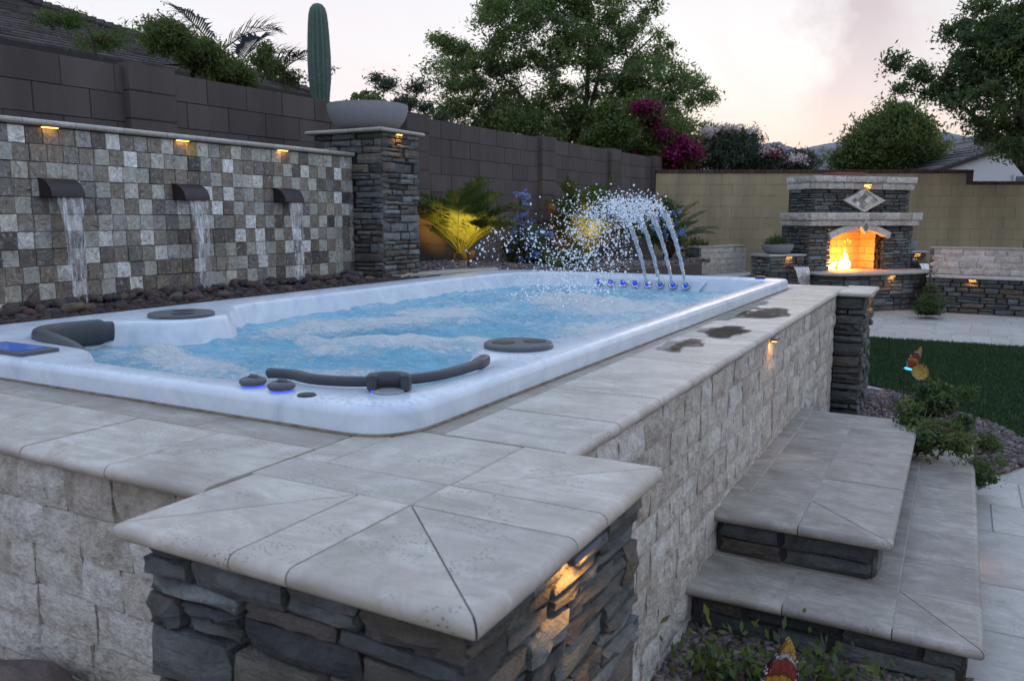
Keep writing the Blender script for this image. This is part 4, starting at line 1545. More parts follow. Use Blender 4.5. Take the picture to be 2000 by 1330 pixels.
# puddles on the coping beside the far half of the rim
lab = ['long dark puddle on the coping beside the far rim of the spa', 'puddle on the coping above the amber wall light', 'small puddle on the coping nearest the steps', 'puddle near the far deck pillar']
for i, (px, py, ax_, ay_) in enumerate(((-1.01, 4.3, 0.055, 0.85), (-0.89, 3.60, 0.10, 0.20), (-0.94, 3.12, 0.075, 0.20), (-0.87, 4.40, 0.11, 0.32))):
    b = MB()
    gsz = 0.004
    vid_ = {}

    def pv_(a, c):
        if (a, c) not in vid_:
            vid_[a, c] = len(b.v)
            x_, y_ = a * gsz, c * gsz
            w_ = Vector((mn.noise(Vector((x_ * 60, y_ * 60, 1))), mn.noise(Vector((x_ * 60, y_ * 60, 9))))) * 0.003
            b.v.append((x_ + w_.x, y_ + w_.y, DECK + 0.0033))
        return vid_[a, c]
    cells_ = set()
    for a in range(int((px - ax_ * 1.6) / gsz), int((px + ax_ * 1.6) / gsz)):
        for c in range(int((py - ay_ * 1.6) / gsz), int((py + ay_ * 1.6) / gsz)):
            x_, y_ = a * gsz, c * gsz
            e_ = ((x_ - px) / ax_) ** 2 + ((y_ - py) / ay_) ** 2
            if x_ > -1.058 and x_ < -0.725 and mn.fractal(Vector((x_ * 6.5, y_ * 9, i * 5.1)), 1.0, 2.1, 4) * 0.85 + 0.62 - e_ * 0.8 > 0:
                cells_.add((a, c))
    best = []
    while cells_:                      # keep the largest connected film of water
        st2 = [cells_.pop()]
        comp = []
        while st2:
            q_ = st2.pop()
            comp.append(q_)
            for d_ in ((1, 0), (-1, 0), (0, 1), (0, -1)):
                k_ = (q_[0] + d_[0], q_[1] + d_[1])
                if k_ in cells_:
                    cells_.discard(k_)
                    st2.append(k_)
        if len(comp) > len(best):
            best = comp
    for a, c in sorted(best):
        b.f.append((pv_(a, c), pv_(a + 1, c), pv_(a + 1, c + 1), pv_(a, c + 1)))
    tag(b.build('puddle', M_PUDDLE), lab[i], 'puddle', 'puddles on the wet coping')

# ================================================================== tiled waterfall wall
XW = -4.40
TW0, TW1, ZW0, ZW1 = 1.9, 5.335, 0.84, 1.866
tw = empty('tile_wall', 'wall of mixed grey and cream square stone tiles with three water spouts', 'wall', None, (XW - 0.1, 3.7, 0))
b = MB()
b.box((XW - 0.22, TW0, 0.0), (XW - 0.02, TW1, ZW1))
b.build('core', M_GROUT, tw)
TS = 0.0935
cells = []
rr = random.Random(31)
rows = 11
for i in range(rows):
    zc = ZW1 - 0.002 - TS * (i + 0.5)
    y = TW1 - 0.045 + rr.uniform(-0.010, 0.010)
    q = i
    if TW1 - y > 0.01:
        cells.append((TW1 - (TW1 - y) / 2, zc, TW1 - y, rr.random() < 0.4))
    while y > TW0:
        w = TS
        q += 1
        cells.append((y - w / 2, zc, w, rr.random() < (0.74 if q % 2 else 0.14)))
        y -= w
cells = [c for c in cells if c[0] > 2.30]
cells.sort(key=lambda c: (c[0] < 2.48, c[0]))
for k, (yc, zc, w, lt_) in enumerate(cells[:300]):
    place('tile', rr.choice(P_TILEL if lt_ else P_TILE), tw, (XW + rr.uniform(-0.004, 0.006), yc, zc), (0, 1, 0), w - 0.0014, TS - 0.0014, 0.03, R_(rr.uniform(-1.0, 1.0)))
for kind_ in (True, False):
    b = MB()
    for yc, zc, w, lt_ in cells[300:]:
        if lt_ == kind_:
            p = XW + rr.uniform(-0.003, 0.004)
            h = TS / 2 - 0.0008
            b.box((p - 0.03, yc - w / 2 + 0.0008, zc - h), (p, yc + w / 2 - 0.0008, zc + h))
    if b.v:
        stuff(b.build('tiles', M_TILES if kind_ else M_TILESD, tw))
y = TW1 - 0.004
while y > 1.95:
    l = 0.30
    b = MB()
    n = 10
    prof = [(XW - 0.24, ZW1 + 0.003)] + [(XW + 0.020 + 0.016 * math.cos(-PI / 2 + PI * k / n), ZW1 + 0.019 + 0.016 * math.sin(-PI / 2 + PI * k / n)) for k in range(n + 1)] + [(XW - 0.24, ZW1 + 0.035)]
    m_ = len(prof)
    ya, yb = y - l + 0.003, y
    b.v = [(p[0], ya, p[1]) for p in prof] + [(p[0], yb, p[1]) for p in prof]
    b.f = [(i, (i + 1) % m_, m_ + (i + 1) % m_, m_ + i) for i in range(m_)] + [tuple(range(m_))[::-1], tuple(range(m_, 2 * m_))]
    b.build('cap_stone', M_CAPR, tw, 40)
    y -= l
for yy, lb in ((2.79, 'amber light under the tile wall cap above the leftmost water spout'), (3.66, 'amber light under the tile wall cap above the middle water spout'), (4.54, 'amber light under the tile wall cap nearest the tall stone pillar')):
    ledge_light((XW + 0.016, yy, ZW1 + 0.001), (0, 1, 0), lb, 0.05, size=0.085)

GRP_S = 'copper spouts on the tile wall'
GRP_F = 'sheets of water falling from the spouts'
for k, (yc, lb, lf) in enumerate(((2.80, 'dark copper water spout, leftmost on the tile wall', 'falling water under the leftmost copper spout'),
                                  (3.665, 'dark copper water spout, middle one on the tile wall', 'falling water under the middle copper spout'),
                                  (4.535, 'dark copper water spout nearest the tall stone pillar', 'falling water under the spout nearest the tall pillar'))):
    w2 = 0.096
    r = 0.118
    zt = EYE + 0.212
    b = MB()
    n = 12
    prof = [(XW - 0.02, zt - r * 0.86)] + [(XW + 0.005 + r * math.cos(PI / 2 * (1 - t / n)), zt - r * 0.86 + r * 0.86 * math.sin(PI / 2 * (1 - t / n))) for t in range(n + 1)] + [(XW + r - 0.012, zt - r * 0.86)]
    prof = [(XW - 0.02, zt)] + prof[1:]
    inn_ = [(XW + r - 0.012, zt - r * 0.86)] + [(XW + 0.005 + (r - 0.014) * math.cos(PI / 2 * t / n), zt - r * 0.86 + (r * 0.86 - 0.014) * math.sin(PI / 2 * t / n)) for t in range(n + 1)]
    outl = [(XW - 0.02, zt)] + [(XW + 0.005 + r * math.cos(PI / 2 * (1 - t / n)), zt - r * 0.86 + r * 0.86 * math.sin(PI / 2 * (1 - t / n))) for t in range(n + 1)]
    loop = outl + inn_ + [(XW - 0.02, zt - 0.014)]
    m_ = len(loop)
    b.v = [(p[0], yc - w2, p[1]) for p in loop] + [(p[0], yc + w2, p[1]) for p in loop]
    b.f = [(i, m_ + i, m_ + (i + 1) % m_, (i + 1) % m_) for i in range(m_)]
    b.f += [tuple(range(m_)), tuple(range(2 * m_ - 1, m_ - 1, -1))]
    sp = tag(b.build('water_spout', M_COPPER, None, 40), lb, 'water spout', GRP_S)
    for s in (-1, 1):     # closed cheeks
        b = MB()
        fan = [(XW - 0.01, zt - r * 0.86)] + [(XW + 0.004 + (r - 0.006) * math.cos(PI / 2 * (1 - t / n)), zt - r * 0.86 + (r * 0.86 - 0.006) * math.sin(PI / 2 * (1 - t / n))) for t in range(n + 1)]
        ys0, ys1 = sorted((yc + s * (w2 - 0.012), yc + s * (w2 - 0.003)))
        o = len(b.v)
        q = len(fan)
        b.v += [(p[0], ys0, p[1]) for p in fan] + [(p[0], ys1, p[1]) for p in fan]
        b.f += [(o + i, o + q + i, o + q + (i + 1) % q, o + (i + 1) % q) for i in range(q)] + [tuple(o + i for i in range(q)), tuple(o + q + i for i in range(q - 1, -1, -1))]
        b.build('cheek', M_COPPER, sp, 40)
    # water: a curtain that narrows and wobbles as it falls
    z0 = zt - r * 0.86 + 0.004
    b = MB()
    NU, NVv = 22, 50
    for j in range(NVv):
        t = j / (NVv - 1)
        z = z0 - t * (z0 - 0.885)
        half = 0.074 * (1 - 0.45 * t ** 0.7) + 0.008 * mn.noise(Vector((t * 6, k * 3.0, 0)))
        xo = XW + r - 0.02 + 0.035 * math.sqrt(t)
        for side_ in (0, 1):
            for i in range(NU):
                u = i / (NU - 1) * 2 - 1
                nz = 0.009 * mn.noise(Vector((u * 3.0, t * 9.0, k * 5.0 + side_ * 0.6))) + 0.004 * mn.noise(Vector((u * 9.0, t * 14.0, k * 5.0)))
                b.v.append((xo + nz + (0.006 if side_ else -0.004) * (1 - u * u), yc + 0.02 + u * half + 0.006 * mn.noise(Vector((t * 11, u * 2, k))), z))
    def vi(j, s, i):
        return (j * 2 + s) * NU + i
    for j in range(NVv - 1):
        for i in range(NU - 1):
            b.f.append((vi(j, 1, i), vi(j + 1, 1, i), vi(j + 1, 1, i + 1), vi(j, 1, i + 1)))
        b.f.append((vi(j, 0, 0), vi(j + 1, 0, 0), vi(j + 1, 1, 0), vi(j, 1, 0)))
        b.f.append((vi(j, 1, NU - 1), vi(j + 1, 1, NU - 1), vi(j + 1, 0, NU - 1), vi(j, 0, NU - 1)))
    tag(b.build('falling_water', M_FALL, None, 180), lf, 'falling water', GRP_F)

# river rocks along the foot of the wall
prot_r = []
for i in range(7):
    bm = bmesh.new()
    bmesh.ops.create_icosphere(bm, subdivisions=2, radius=1.0)
    sc = Vector((rng.uniform(0.9, 1.3), rng.uniform(0.75, 1.0), rng.uniform(0.55, 0.8)))
    for v in bm.verts:
        d = 1 + 0.28 * mn.noise(v.co * 1.1 + Vector((i * 9.1, 0, 0))) + 0.07 * mn.noise(v.co * 3.3 + Vector((i, 4, 0)))
        v.co = Vector((v.co.x * sc.x, v.co.y * sc.y, v.co.z * sc.z)) * d
    me = bpy.data.meshes.new('river_rock')
    bm.to_mesh(me)
    bm.free()
    me.materials.append(M_RIVER)
    me.shade_smooth()
    prot_r.append(me)
rr = random.Random(61)
first = None
spots = []
for y in np.arange(2.35, 5.75, 0.068):
    for x in (XW + 0.06, XW + 0.15, XW + 0.26, XW + 0.38):
        if x < -4.1 + 0.02 and y > 5.2:
            continue
        spots.append((x + rr.uniform(-0.035, 0.035), y + rr.uniform(-0.03, 0.03)))
for i, (x, y) in enumerate(spots):
    s = rr.uniform(0.019, 0.040) if rr.random() < 0.85 else rr.uniform(0.040, 0.054)
    o = link('river_rock', rr.choice(prot_r))
    o.location = (x, y, 0.868 + s * 0.5 + (0.022 if x < XW + 0.2 else 0.0) + rr.uniform(0, 0.02))
    o.rotation_euler = (rr.uniform(-0.35, 0.35), rr.uniform(-0.35, 0.35), rr.uniform(0, 6.3))
    o.scale = (s, s, s)
    tag(o, 'dark reddish grey river rock in the bed at the foot of the tile wall', 'rock', 'river rocks along the tile wall')
rr = random.Random(63)
pp = [(rr.uniform(XW + 0.02, -3.6), rr.uniform(2.2, 5.75), 0.874 + rr.uniform(0, 0.014)) for _ in range(5200)]
pp = [p for p in pp if not (p[0] < -4.08 and p[1] > 5.3)]
gravel('pebbles', pp, (0.010, 0.020), M_RIVER, 'small dark pebbles filling between the river rocks', 6)
# flagstone behind the rim
b = MB()
b.v = []
sl = inset([(-4.12, 5.42), (-3.98, 5.40), (-3.62, 6.35), (-3.80, 6.75), (-4.05, 6.2)], 0.0)
tag(slab('flagstone', sl, 0.915, 0.045, M_CAPR, None), 'flat pale flagstone beside the tall stone pillar', 'flagstone')

# ------------------------------------------------------------------ tall stone pillar
tp = empty('stone_pillar', 'tall grey ledge stone pillar at the end of the tile wall, carrying a big bowl', 'pillar', None, (-4.44, 5.62, 0.8))
PX0, PX1, PY0, PY1, PZ = -4.80, -4.10, 5.34, 5.84, EYE + 0.675
b = MB()
b.box((PX0 + 0.03, PY0 + 0.03, 0.75), (PX1 - 0.03, PY1 - 0.02, PZ))
b.build('core', M_MORTAR, tp)
kw = dict(hr=(0.032, 0.085), lr=(0.08, 0.24), prot=0.020, depth=0.08, gap=0.005, split=0.4)
ledge_face(tp, (PX0, PY0), (1, 0, 0), PX1 - PX0, 0.82, PZ, P_LEDGE, 81, mask=lambda a, c, z0, z1: (a > 0.26 or z0 > ZW1 - 0.03), **kw)
ledge_face(tp, (PX1, PY0), (0, 1, 0), PY1 - PY0, 0.82, PZ, P_LEDGE, 88, **kw)
b = MB()
b.box((PX0 - 0.02, PY0 - 0.02, PZ), (PX1 + 0.02, PY1 + 0.02, PZ + 0.03))
slab('cap_tile', rect(PX0 - 0.05, PY0 - 0.06, PX1 - 0.29, PY1 + 0.05), PZ + 0.032, 0.03, M_CAPR, tp, nose=0)
slab('cap_tile', [(PX1 - 0.29, PY0 - 0.06), (PX1 + 0.045, PY0 - 0.06), (PX1 - 0.29, PY0 + 0.27)], PZ + 0.032, 0.03, M_CAPR, tp, nose=0, t1=1)
slab('cap_tile', [(PX1 + 0.045, PY0 - 0.06), (PX1 + 0.045, PY1 + 0.05), (PX1 - 0.29, PY1 + 0.05), (PX1 - 0.29, PY0 + 0.27)], PZ + 0.032, 0.03, M_CAPR, tp, nose=0, t0=1)
ledge_light((PX1 + 0.022, 5.55, PZ - 0.004), (0, 1, 0), 'amber light under the cap of the tall stone pillar with the bowl', 0.30, size=0.06)


def bowl(r, h, loc, label, base=0.45, grp=None):
    b = MB()
    n = 14
    outp = [(0.0, 0.0), (r * base * 0.96, 0.0), (r * base, 0.004)]
    for i in range(1, n + 1):
        t = i / n
        outp.append((r * (base + (1 - base) * math.sin(t * PI / 2) ** 0.9), h * (1 - math.cos(t * PI / 2)) ** 0.92))
    inp = [(r * 0.955, h), (r * 0.93, h * 0.86), (0.0, h * 0.84)]
    b.lathe(outp + inp, (0, 0, 0), 48, False)
    o = tag(b.build('planter_bowl', M_CONC, None, 40), label, 'planter bowl', grp)
    o.location = loc
    return o


GRP_B = 'round concrete planter bowls'
BOWL = (-4.42, 5.58, PZ + 0.032)
bowl(0.335, 0.215, BOWL, 'large grey concrete bowl on top of the tall stone pillar', 0.46, GRP_B)


# ------------------------------------------------------------------ leaves
def unit(v):
    return v / np.maximum(1e-9, np.linalg.norm(v, axis=-1, keepdims=True))


def leaf_mesh(name, C, size, m, seed, aspect=0.4, droop=0.0, up=0.0, axis=None):
    g = np.random.default_rng(seed)
    n = len(C)
    a = g.normal(0, 1, (n, 3))
    a[:, 2] += up - droop
    if axis is not None:
        a = a * 0.6 + axis
    a = unit(a)
    w = unit(np.cross(a, g.normal(0, 1, (n, 3))))
    L = g.uniform(size * 0.6, size * 1.3, n)[:, None]
    Wd = L * aspect
    V = np.stack([C - a * L * 0.5, C + w * Wd * 0.5, C + a * L * 0.5, C - w * Wd * 0.5], 1)
    F = np.arange(n * 4).reshape(-1, 4)
    return np_mesh(name, V.reshape(-1, 3), F, m)


def cluster_pts(lobes, n, seed, nclus, sig, hollow=0.45):
    """points in leaf clumps spread through ellipsoidal lobes; returns clump centres and points"""
    g = np.random.default_rng(seed)
    wt = np.array([l[3] * l[4] * l[5] for l in lobes]) ** 0.66
    wt = wt / wt.sum()
    li = g.choice(len(lobes), nclus, p=wt)
    d = unit(g.normal(0, 1, (nclus, 3)))
    rad = g.uniform(hollow, 1, nclus) ** 0.6
    A = np.array(lobes)
    cc = A[li, :3] + d * rad[:, None] * A[li, 3:6]
    k = g.integers(0, nclus, n)
    sg = sig * g.uniform(0.5, 1.4, nclus)
    P = cc[k] + g.normal(0, 1, (n, 3)) * sg[k][:, None] * np.array([1, 1, 0.7])
    return cc, P


def limbs(b, base, cc, trunk_r, seed, fork, count=40, lean=(0, 0)):
    rr = random.Random(seed)
    base = Vector(base)
    fork = Vector(fork)
    mid = base.lerp(fork, 0.5) + Vector((rr.uniform(-0.1, 0.1), rr.uniform(-0.1, 0.1), 0))
    b.tube([base, mid, fork], [trunk_r, trunk_r * 0.82, trunk_r * 0.7], 9)
    idx = rr.sample(range(len(cc)), min(count, len(cc)))
    mains = []
    for q, i in enumerate(idx):
        p = Vector(cc[i])
        if q < 9 or not mains:
            s, r0 = fork, trunk_r * 0.42
            m1 = s.lerp(p, 0.35) + Vector((rr.uniform(-.15, .15), rr.uniform(-.15, .15), 0.25 * (p - s).length * 0.4))
            m2 = s.lerp(p, 0.7) + Vector((rr.uniform(-.2, .2), rr.uniform(-.2, .2), 0.1 * (p - s).length))
            pts = [s, m1, m2, p]
            b.tube(pts, [r0, r0 * 0.7, r0 * 0.42, r0 * 0.12], 6)
            mains += [(m1, r0 * 0.6), (m2, r0 * 0.38)]
        else:
            s, r0 = min(mains, key=lambda t: (t[0] - p).length)
            m1 = s.lerp(p, 0.5) + Vector((rr.uniform(-.12, .12), rr.uniform(-.12, .12), 0.12 * (p - s).length))
            b.tube([s, m1, p], [r0 * 0.6, r0 * 0.35, r0 * 0.1], 5)
            mains.append((m1, r0 * 0.35))


def lobes_px(f, lst, depth=1.0):
    """crown lobes given in the frame of the garden's back wall at distance f (sideways, height, half-width, half-height)"""
    out = []
    for q, (px, py, rx, ry) in enumerate(lst):
        s = f / 1592
        r = (px - 1000) * s
        z = EYE + (425 - py) * s
        df = ((q * 37) % 11 / 10 - 0.5) * 1.2 * depth
        p = G(r * (f + df) / f, f + df, z)
        out.append((p.x, p.y, p.z, rx * s, rx * s * 0.9, ry * s))
    return out


def tree(name, label, cat, f, lst, n, nclus, sig, leaf, m, seed, base=None, fork=None, tr=0.16, group=None, aspect=0.38, hollow=0.35, count=40, droop=0.3, bark=None, up=0.0):
    lb = lobes_px(f, lst)
    A = np.array(lb)
    bc = base or (A[:, 0].mean(), A[:, 1].mean(), 0)
    t = empty(name, label, cat, group, bc)
    cc, P = cluster_pts(lb, n, seed, nclus, sig, hollow)
    P = P[P[:, 2] > 0.05]
    link('crown', leaf_mesh('crown', P, leaf, m, seed + 1, aspect, droop, up), t)
    b = MB()
    fk = fork or (bc[0], bc[1], max(0.6, A[:, 2].min()))
    limbs(b, bc, cc, tr, seed, fk, count)
    b.build('trunk', bark or M_BARK, t, 60)
    return t


tree('shade_tree', 'large open green tree standing behind the brown block wall', 'tree', 18.0,
     [(1000, 60, 80, 55), (1100, 5, 80, 70), (1185, 60, 70, 65), (1070, 120, 90, 60), (955, 150, 62, 55), (885, 115, 40, 40), (905, 200, 45, 42), (990, 225, 70, 42),
      (1100, 215, 85, 55), (1200, 160, 80, 60), (1285, 105, 35, 42), (1275, 185, 62, 50), (1352, 190, 34, 28), (1325, 238, 50, 36), (1230, 240, 60, 40), (1255, 20, 28, 30),
      (965, 15, 35, 35), (1050, 262, 70, 26), (945, 255, 50, 22), (1130, 262, 60, 30), (880, 235, 36, 24), (850, 92, 22, 20), (870, 160, 30, 26), (1040, 20, 50, 40), (1150, 250, 60, 40), (1010, 255, 50, 25)],
     100000, 700, 0.125, 0.092, L_TREE, 201, G(1.35, 18.0, 0), G(1.4, 18.0, 2.2), 0.20, aspect=0.34, hollow=0.2, count=90)
tree('shade_tree', 'dark dense tree at the right edge, overhanging the pale gabled house', 'tree', 14.0,
     [(1960, 130, 80, 65), (1880, 120, 55, 45), (1835, 62, 34, 24), (1905, 205, 75, 55), (1835, 170, 38, 36), (1768, 150, 26, 18), (1718, 142, 20, 12), (1980, 265, 60, 52),
      (1905, 255, 28, 28), (1990, 50, 40, 30), (1803, 195, 28, 20), (1955, 300, 38, 14), (2040, 100, 70, 90), (2040, 240, 70, 80), (1880, 52, 26, 16), (1930, 75, 50, 40), (1735, 172, 12, 12)],
     58000, 520, 0.095, 0.082, L_DARK, 211, G(9.2, 14.4, 0), G(9.0, 14.3, 2.0), 0.17, aspect=0.36, hollow=0.12, count=70)
tree('round_tree', 'round bushy green tree behind the fireplace and tan wall', 'tree', 24.0,
     [(1720, 285, 72, 50), (1672, 305, 45, 35), (1772, 305, 45, 34), (1722, 245, 44, 26), (1640, 318, 34, 18), (1800, 322, 34, 18), (1757, 262, 30, 22), (1690, 265, 30, 24), (1735, 228, 18, 14), (1660, 285, 22, 16), (1790, 285, 22, 14), (1815, 300, 12, 10)],
     40000, 330, 0.19, 0.12, L_SHRUB, 221, G(10.9, 24.0, 0), None, 0.15, hollow=0.45, count=40, droop=0.5)
tree('lime_shrub', 'yellow-green shrub between the brown wall and the magenta bougainvillea', 'shrub', 15.8,
     [(1195, 268, 26, 30), (1165, 285, 26, 22), (1215, 290, 28, 20), (1180, 240, 20, 22), (1270, 295, 30, 14)], 16000, 200, 0.10, 0.085, L_LIME, 231, None, None, 0.05, hollow=0.2, count=24)
bt = tree('bougainvillea', 'bougainvillea covered in magenta bracts beyond the wall corner', 'shrub', 16.2,
          [(1250, 232, 36, 24), (1300, 285, 52, 40), (1275, 260, 40, 28), (1335, 300, 30, 32), (1245, 300, 18, 12), (1300, 320, 40, 20)], 11000, 220, 0.12, 0.085, L_SHRUB, 241, None, None, 0.05, hollow=0.2, count=30)
lbm = lobes_px(15.9, [(1250, 222, 20, 12), (1268, 240, 20, 15), (1300, 292, 34, 20), (1325, 300, 28, 20), (1245, 303, 16, 8), (1310, 318, 46, 16), (1288, 268, 14, 10), (1330, 285, 22, 12), (1345, 312, 24, 16), (1275, 225, 18, 10)])
cc, P = cluster_pts(lbm, 10000, 243, 130, 0.07, 0.2)
link('blossoms', leaf_mesh('blossoms', P, 0.062, L_MAG, 244, 0.8), bt)


def oleander(label, f, lst, blos, n, seed, magenta=None, group='oleanders behind the tan wall'):
    lb = lobes_px(f, lst, 0.5)
    A = np.array(lb)
    base = (A[:, 0].mean(), A[:, 1].mean(), 0)
    t = empty('oleander', label, 'shrub', group, base)
    cc, P = cluster_pts(lb, n, seed, 260, 0.09, 0.2)
    link('foliage', leaf_mesh('foliage', P, 0.13, L_OLE, seed + 1, 0.16, 0, 1.1), t)
    b = MB()
    rr = random.Random(seed)
    for i in range(34):
        c = cc[rr.randrange(len(cc))]
        b.tube([(base[0] + rr.uniform(-.4, .4), base[1] + rr.uniform(-.3, .3), 0), (c[0], c[1], c[2] * 0.6), (c[0] * 1.0, c[1], c[2])], [0.014, 0.01, 0.004], 5)
    b.build('stem', M_BARK, t, 60)
    lb2 = lobes_px(f - 0.3, blos, 0.3)
    cc, P = cluster_pts(lb2, 1500, seed + 3, 60, 0.05, 0.3)
    link('blossoms', leaf_mesh('blossoms', P, 0.05, L_PINK, seed + 4, 0.8), t)
    if magenta:
        cc, P = cluster_pts(lobes_px(f - 0.3, magenta, 0.3), 900, seed + 5, 30, 0.06, 0.3)
        link('magenta_blossoms', leaf_mesh('magenta_blossoms', P, 0.05, L_MAG, seed + 6, 0.8), t)
    return t


oleander('grey-green oleander with pale pink flowers beside the magenta bougainvillea', 16.6, [(1405, 300, 50, 36), (1430, 285, 26, 26), (1385, 278, 26, 22), (1450, 315, 30, 22), (1450, 275, 12, 12)],
         [(1375, 268, 18, 10), (1415, 260, 24, 8), (1390, 285, 22, 8), (1450, 262, 8, 5), (1365, 290, 6, 5)], 15000, 251)
oleander('oleander with mixed magenta and pale flowers behind the tan wall', 16.6, [(1490, 318, 26, 16)], [(1492, 305, 18, 10), (1505, 320, 14, 12)], 4500, 261, [(1496, 306, 16, 8), (1510, 312, 8, 8)])
oleander('small white-flowered oleander just left of the fireplace top', 16.6, [(1548, 322, 28, 14)], [(1545, 318, 22, 10), (1568, 326, 12, 7)], 4500, 271)
# plants beyond the brown wall, left
tree('leafy_hedge_shrub', 'bushy green shrub spilling over the brown wall before the neighbour roof', 'shrub', 7.6,
     [(360, 118, 40, 26), (420, 132, 50, 28), (475, 148, 40, 22), (335, 110, 20, 20)], 22000, 260, 0.055, 0.05, L_SHRUB, 281, None, None, 0.03, aspect=0.25, hollow=0.15, count=24, droop=0.4)
tree('wispy_shrub', 'thin yellowish shrub peeping over the brown wall at left', 'shrub', 6.6,
     [(160, 95, 40, 10), (235, 105, 34, 12), (200, 88, 20, 8), (270, 108, 20, 8)], 2600, 80, 0.04, 0.05, L_LIME, 291, None, None, 0.012, aspect=0.14, hollow=0.2, count=24, up=0.8)
tree('airy_shrub', 'airy twiggy shrub left of the cactus, against the sky', 'shrub', 9.0,
     [(535, 135, 16, 16), (550, 150, 26, 14), (583, 155, 22, 16), (530, 155, 20, 10), (655, 148, 5, 8)], 3600, 90, 0.045, 0.05, L_SHRUB, 301, None, None, 0.014, aspect=0.25, hollow=0.1, count=40)
tree('airy_shrub', 'wispy shrub showing over the wall right of the big bowl', 'shrub', 9.4,
     [(745, 180, 8, 14), (765, 178, 14, 18), (800, 202, 26, 10), (820, 195, 14, 8), (835, 218, 14, 8), (865, 228, 14, 8)], 3200, 90, 0.05, 0.055, L_OLE, 311, None, None, 0.012, aspect=0.25, hollow=0.1, count=40)

# leaves of the plant in the bowl
GRP_P = 'plants in the planter bowls'


def bowl_plant(label, loc, r, h, n, seed, leaf=0.045):
    g = np.random.default_rng(seed)
    t = empty('potted_plant', label, 'plant', GRP_P, loc)
    d = unit(g.normal(0, 1, (n, 3)))
    d[:, 2] = np.abs(d[:, 2])
    P = np.array(loc) + d * g.uniform(0.3, 1, (n, 1)) * np.array([r, r, h])
    link('foliage', leaf_mesh('foliage', P, leaf, L_SHRUB, seed + 1, 0.55, 0, 0.6), t)
    b = MB()
    for i in range(14):
        w = g.uniform(0, 6.28)
        b.tube([(loc[0], loc[1], loc[2] - 0.02), (loc[0] + math.cos(w) * r * 0.6, loc[1] + math.sin(w) * r * 0.6, loc[2] + h * g.uniform(0.3, 0.9))], [0.006, 0.003], 5)
    b.build('stem', M_BARK, t, 60)


bowl_plant('leafy green succulent in the bowl on the tall pillar', (BOWL[0], BOWL[1], BOWL[2] + 0.18), 0.20, 0.155, 900, 321)

# ------------------------------------------------------------------ saguaro
sg_base = (-5.72, 6.48, 0.0)
sg = empty('saguaro_cactus', 'ribbed columnar saguaro cactus rising behind the brown wall', 'cactus', None, sg_base)
b = MB()
ribs = 13
N = ribs * 6
prof = [(r_ * 0.83, z_) for r_, z_ in [(0.10, 0.0), (0.115, 1.4), (0.118, 2.15), (0.105, 2.38), (0.092, 2.52), (0.100, 2.60), (0.118, 2.75), (0.121, 2.95), (0.112, 3.15), (0.103, 3.28), (0.094, 3.36), (0.078, 3.415), (0.050, 3.45), (0.018, 3.462)]]
for r, z in prof:
    for k in range(N):
        w = 2 * PI * k / N
        rr_ = r * (1 + 0.16 * math.cos(ribs * w) * (1 if r > 0.03 else 0.3))
        b.v.append((sg_base[0] + rr_ * math.cos(w), sg_base[1] + rr_ * math.sin(w), z))
for i in range(len(prof) - 1):
    for k in range(N):
        k2 = (k + 1) % N
        b.f.append((i * N + k, i * N + k2, (i + 1) * N + k2, (i + 1) * N + k))
b.f.append(tuple((len(prof) - 1) * N + k for k in range(N)))
b.build('stem', M_CACTUS, sg, 180)
b = MB()
rr = random.Random(4)
for i in range(ribs):
    w = 2 * PI * i / ribs
    z = 1.9
    while z < 3.42:
        j = max(q for q in range(len(prof)) if prof[q][1] <= z)
        t = (z - prof[j][1]) / (prof[min(j + 1, len(prof) - 1)][1] - prof[j][1] + 1e-6)
        r = (prof[j][0] + (prof[min(j + 1, len(prof) - 1)][0] - prof[j][0]) * t) * 1.10
        c = Vector((sg_base[0] + r * math.cos(w), sg_base[1] + r * math.sin(w), z))
        for s in range(3):
            d = Vector((math.cos(w) + rr.uniform(-.8, .8), math.sin(w) + rr.uniform(-.8, .8), rr.uniform(-.6, .6))).normalized() * 0.016
            e = d.cross(Vector((0, 0, 1))).normalized() * 0.0022
            b.add([c - e, c + e, c + d], [(0, 1, 2)])
        z += 0.026
stuff(b.build('spines', M_SPINE, sg))

# ------------------------------------------------------------------ palms
def frond(b, base, az, el, L, n=26, leaf=0.2, droop=0.9, seed=0, wid=0.011, vee=0.5, start=0.1):
    rr = random.Random(seed)
    p = Vector(base)
    d0 = Vector((math.cos(az) * math.cos(el), math.sin(az) * math.cos(el), math.sin(el)))
    pts = []
    for i in range(n + 1):
        t = i / n
        e = el - droop * t ** 1.5
        d = Vector((math.cos(az) * math.cos(e), math.sin(az) * math.cos(e), math.sin(e)))
        p = p + d * (L / n)
        pts.append((p.copy(), d))
    b.tube([q[0] for q in pts[::4]], [0.008 * (1 - 0.8 * i / (len(pts[::4]))) for i in range(len(pts[::4]))], 4)
    for i in range(max(3, int(n * start)), n + 1):
        t = i / n
        q, d = pts[i]
        sd_ = d.cross(Vector((0, 0, 1))).normalized()
        upv = sd_.cross(d)
        ll = leaf * (0.55 + 0.8 * math.sin(PI * min(1, t * 0.95 + 0.05)) ** 0.8) * rr.uniform(0.85, 1.1)
        for s in (-1, 1):
            v = (sd_ * s * 0.8 + d * (0.55 + 0.5 * t) + upv * vee * rr.uniform(0.6, 1.2)).normalized()
            tip = q + v * ll + Vector((0, 0, -0.30 * ll * rr.uniform(0.3, 1.3)))
            mid = q + v * ll * 0.5
            w = v.cross(upv).normalized() * wid
            b.add([q - w * 0.4, mid - w, tip, mid + w, q + w * 0.4], [(0, 1, 2, 3, 4)])


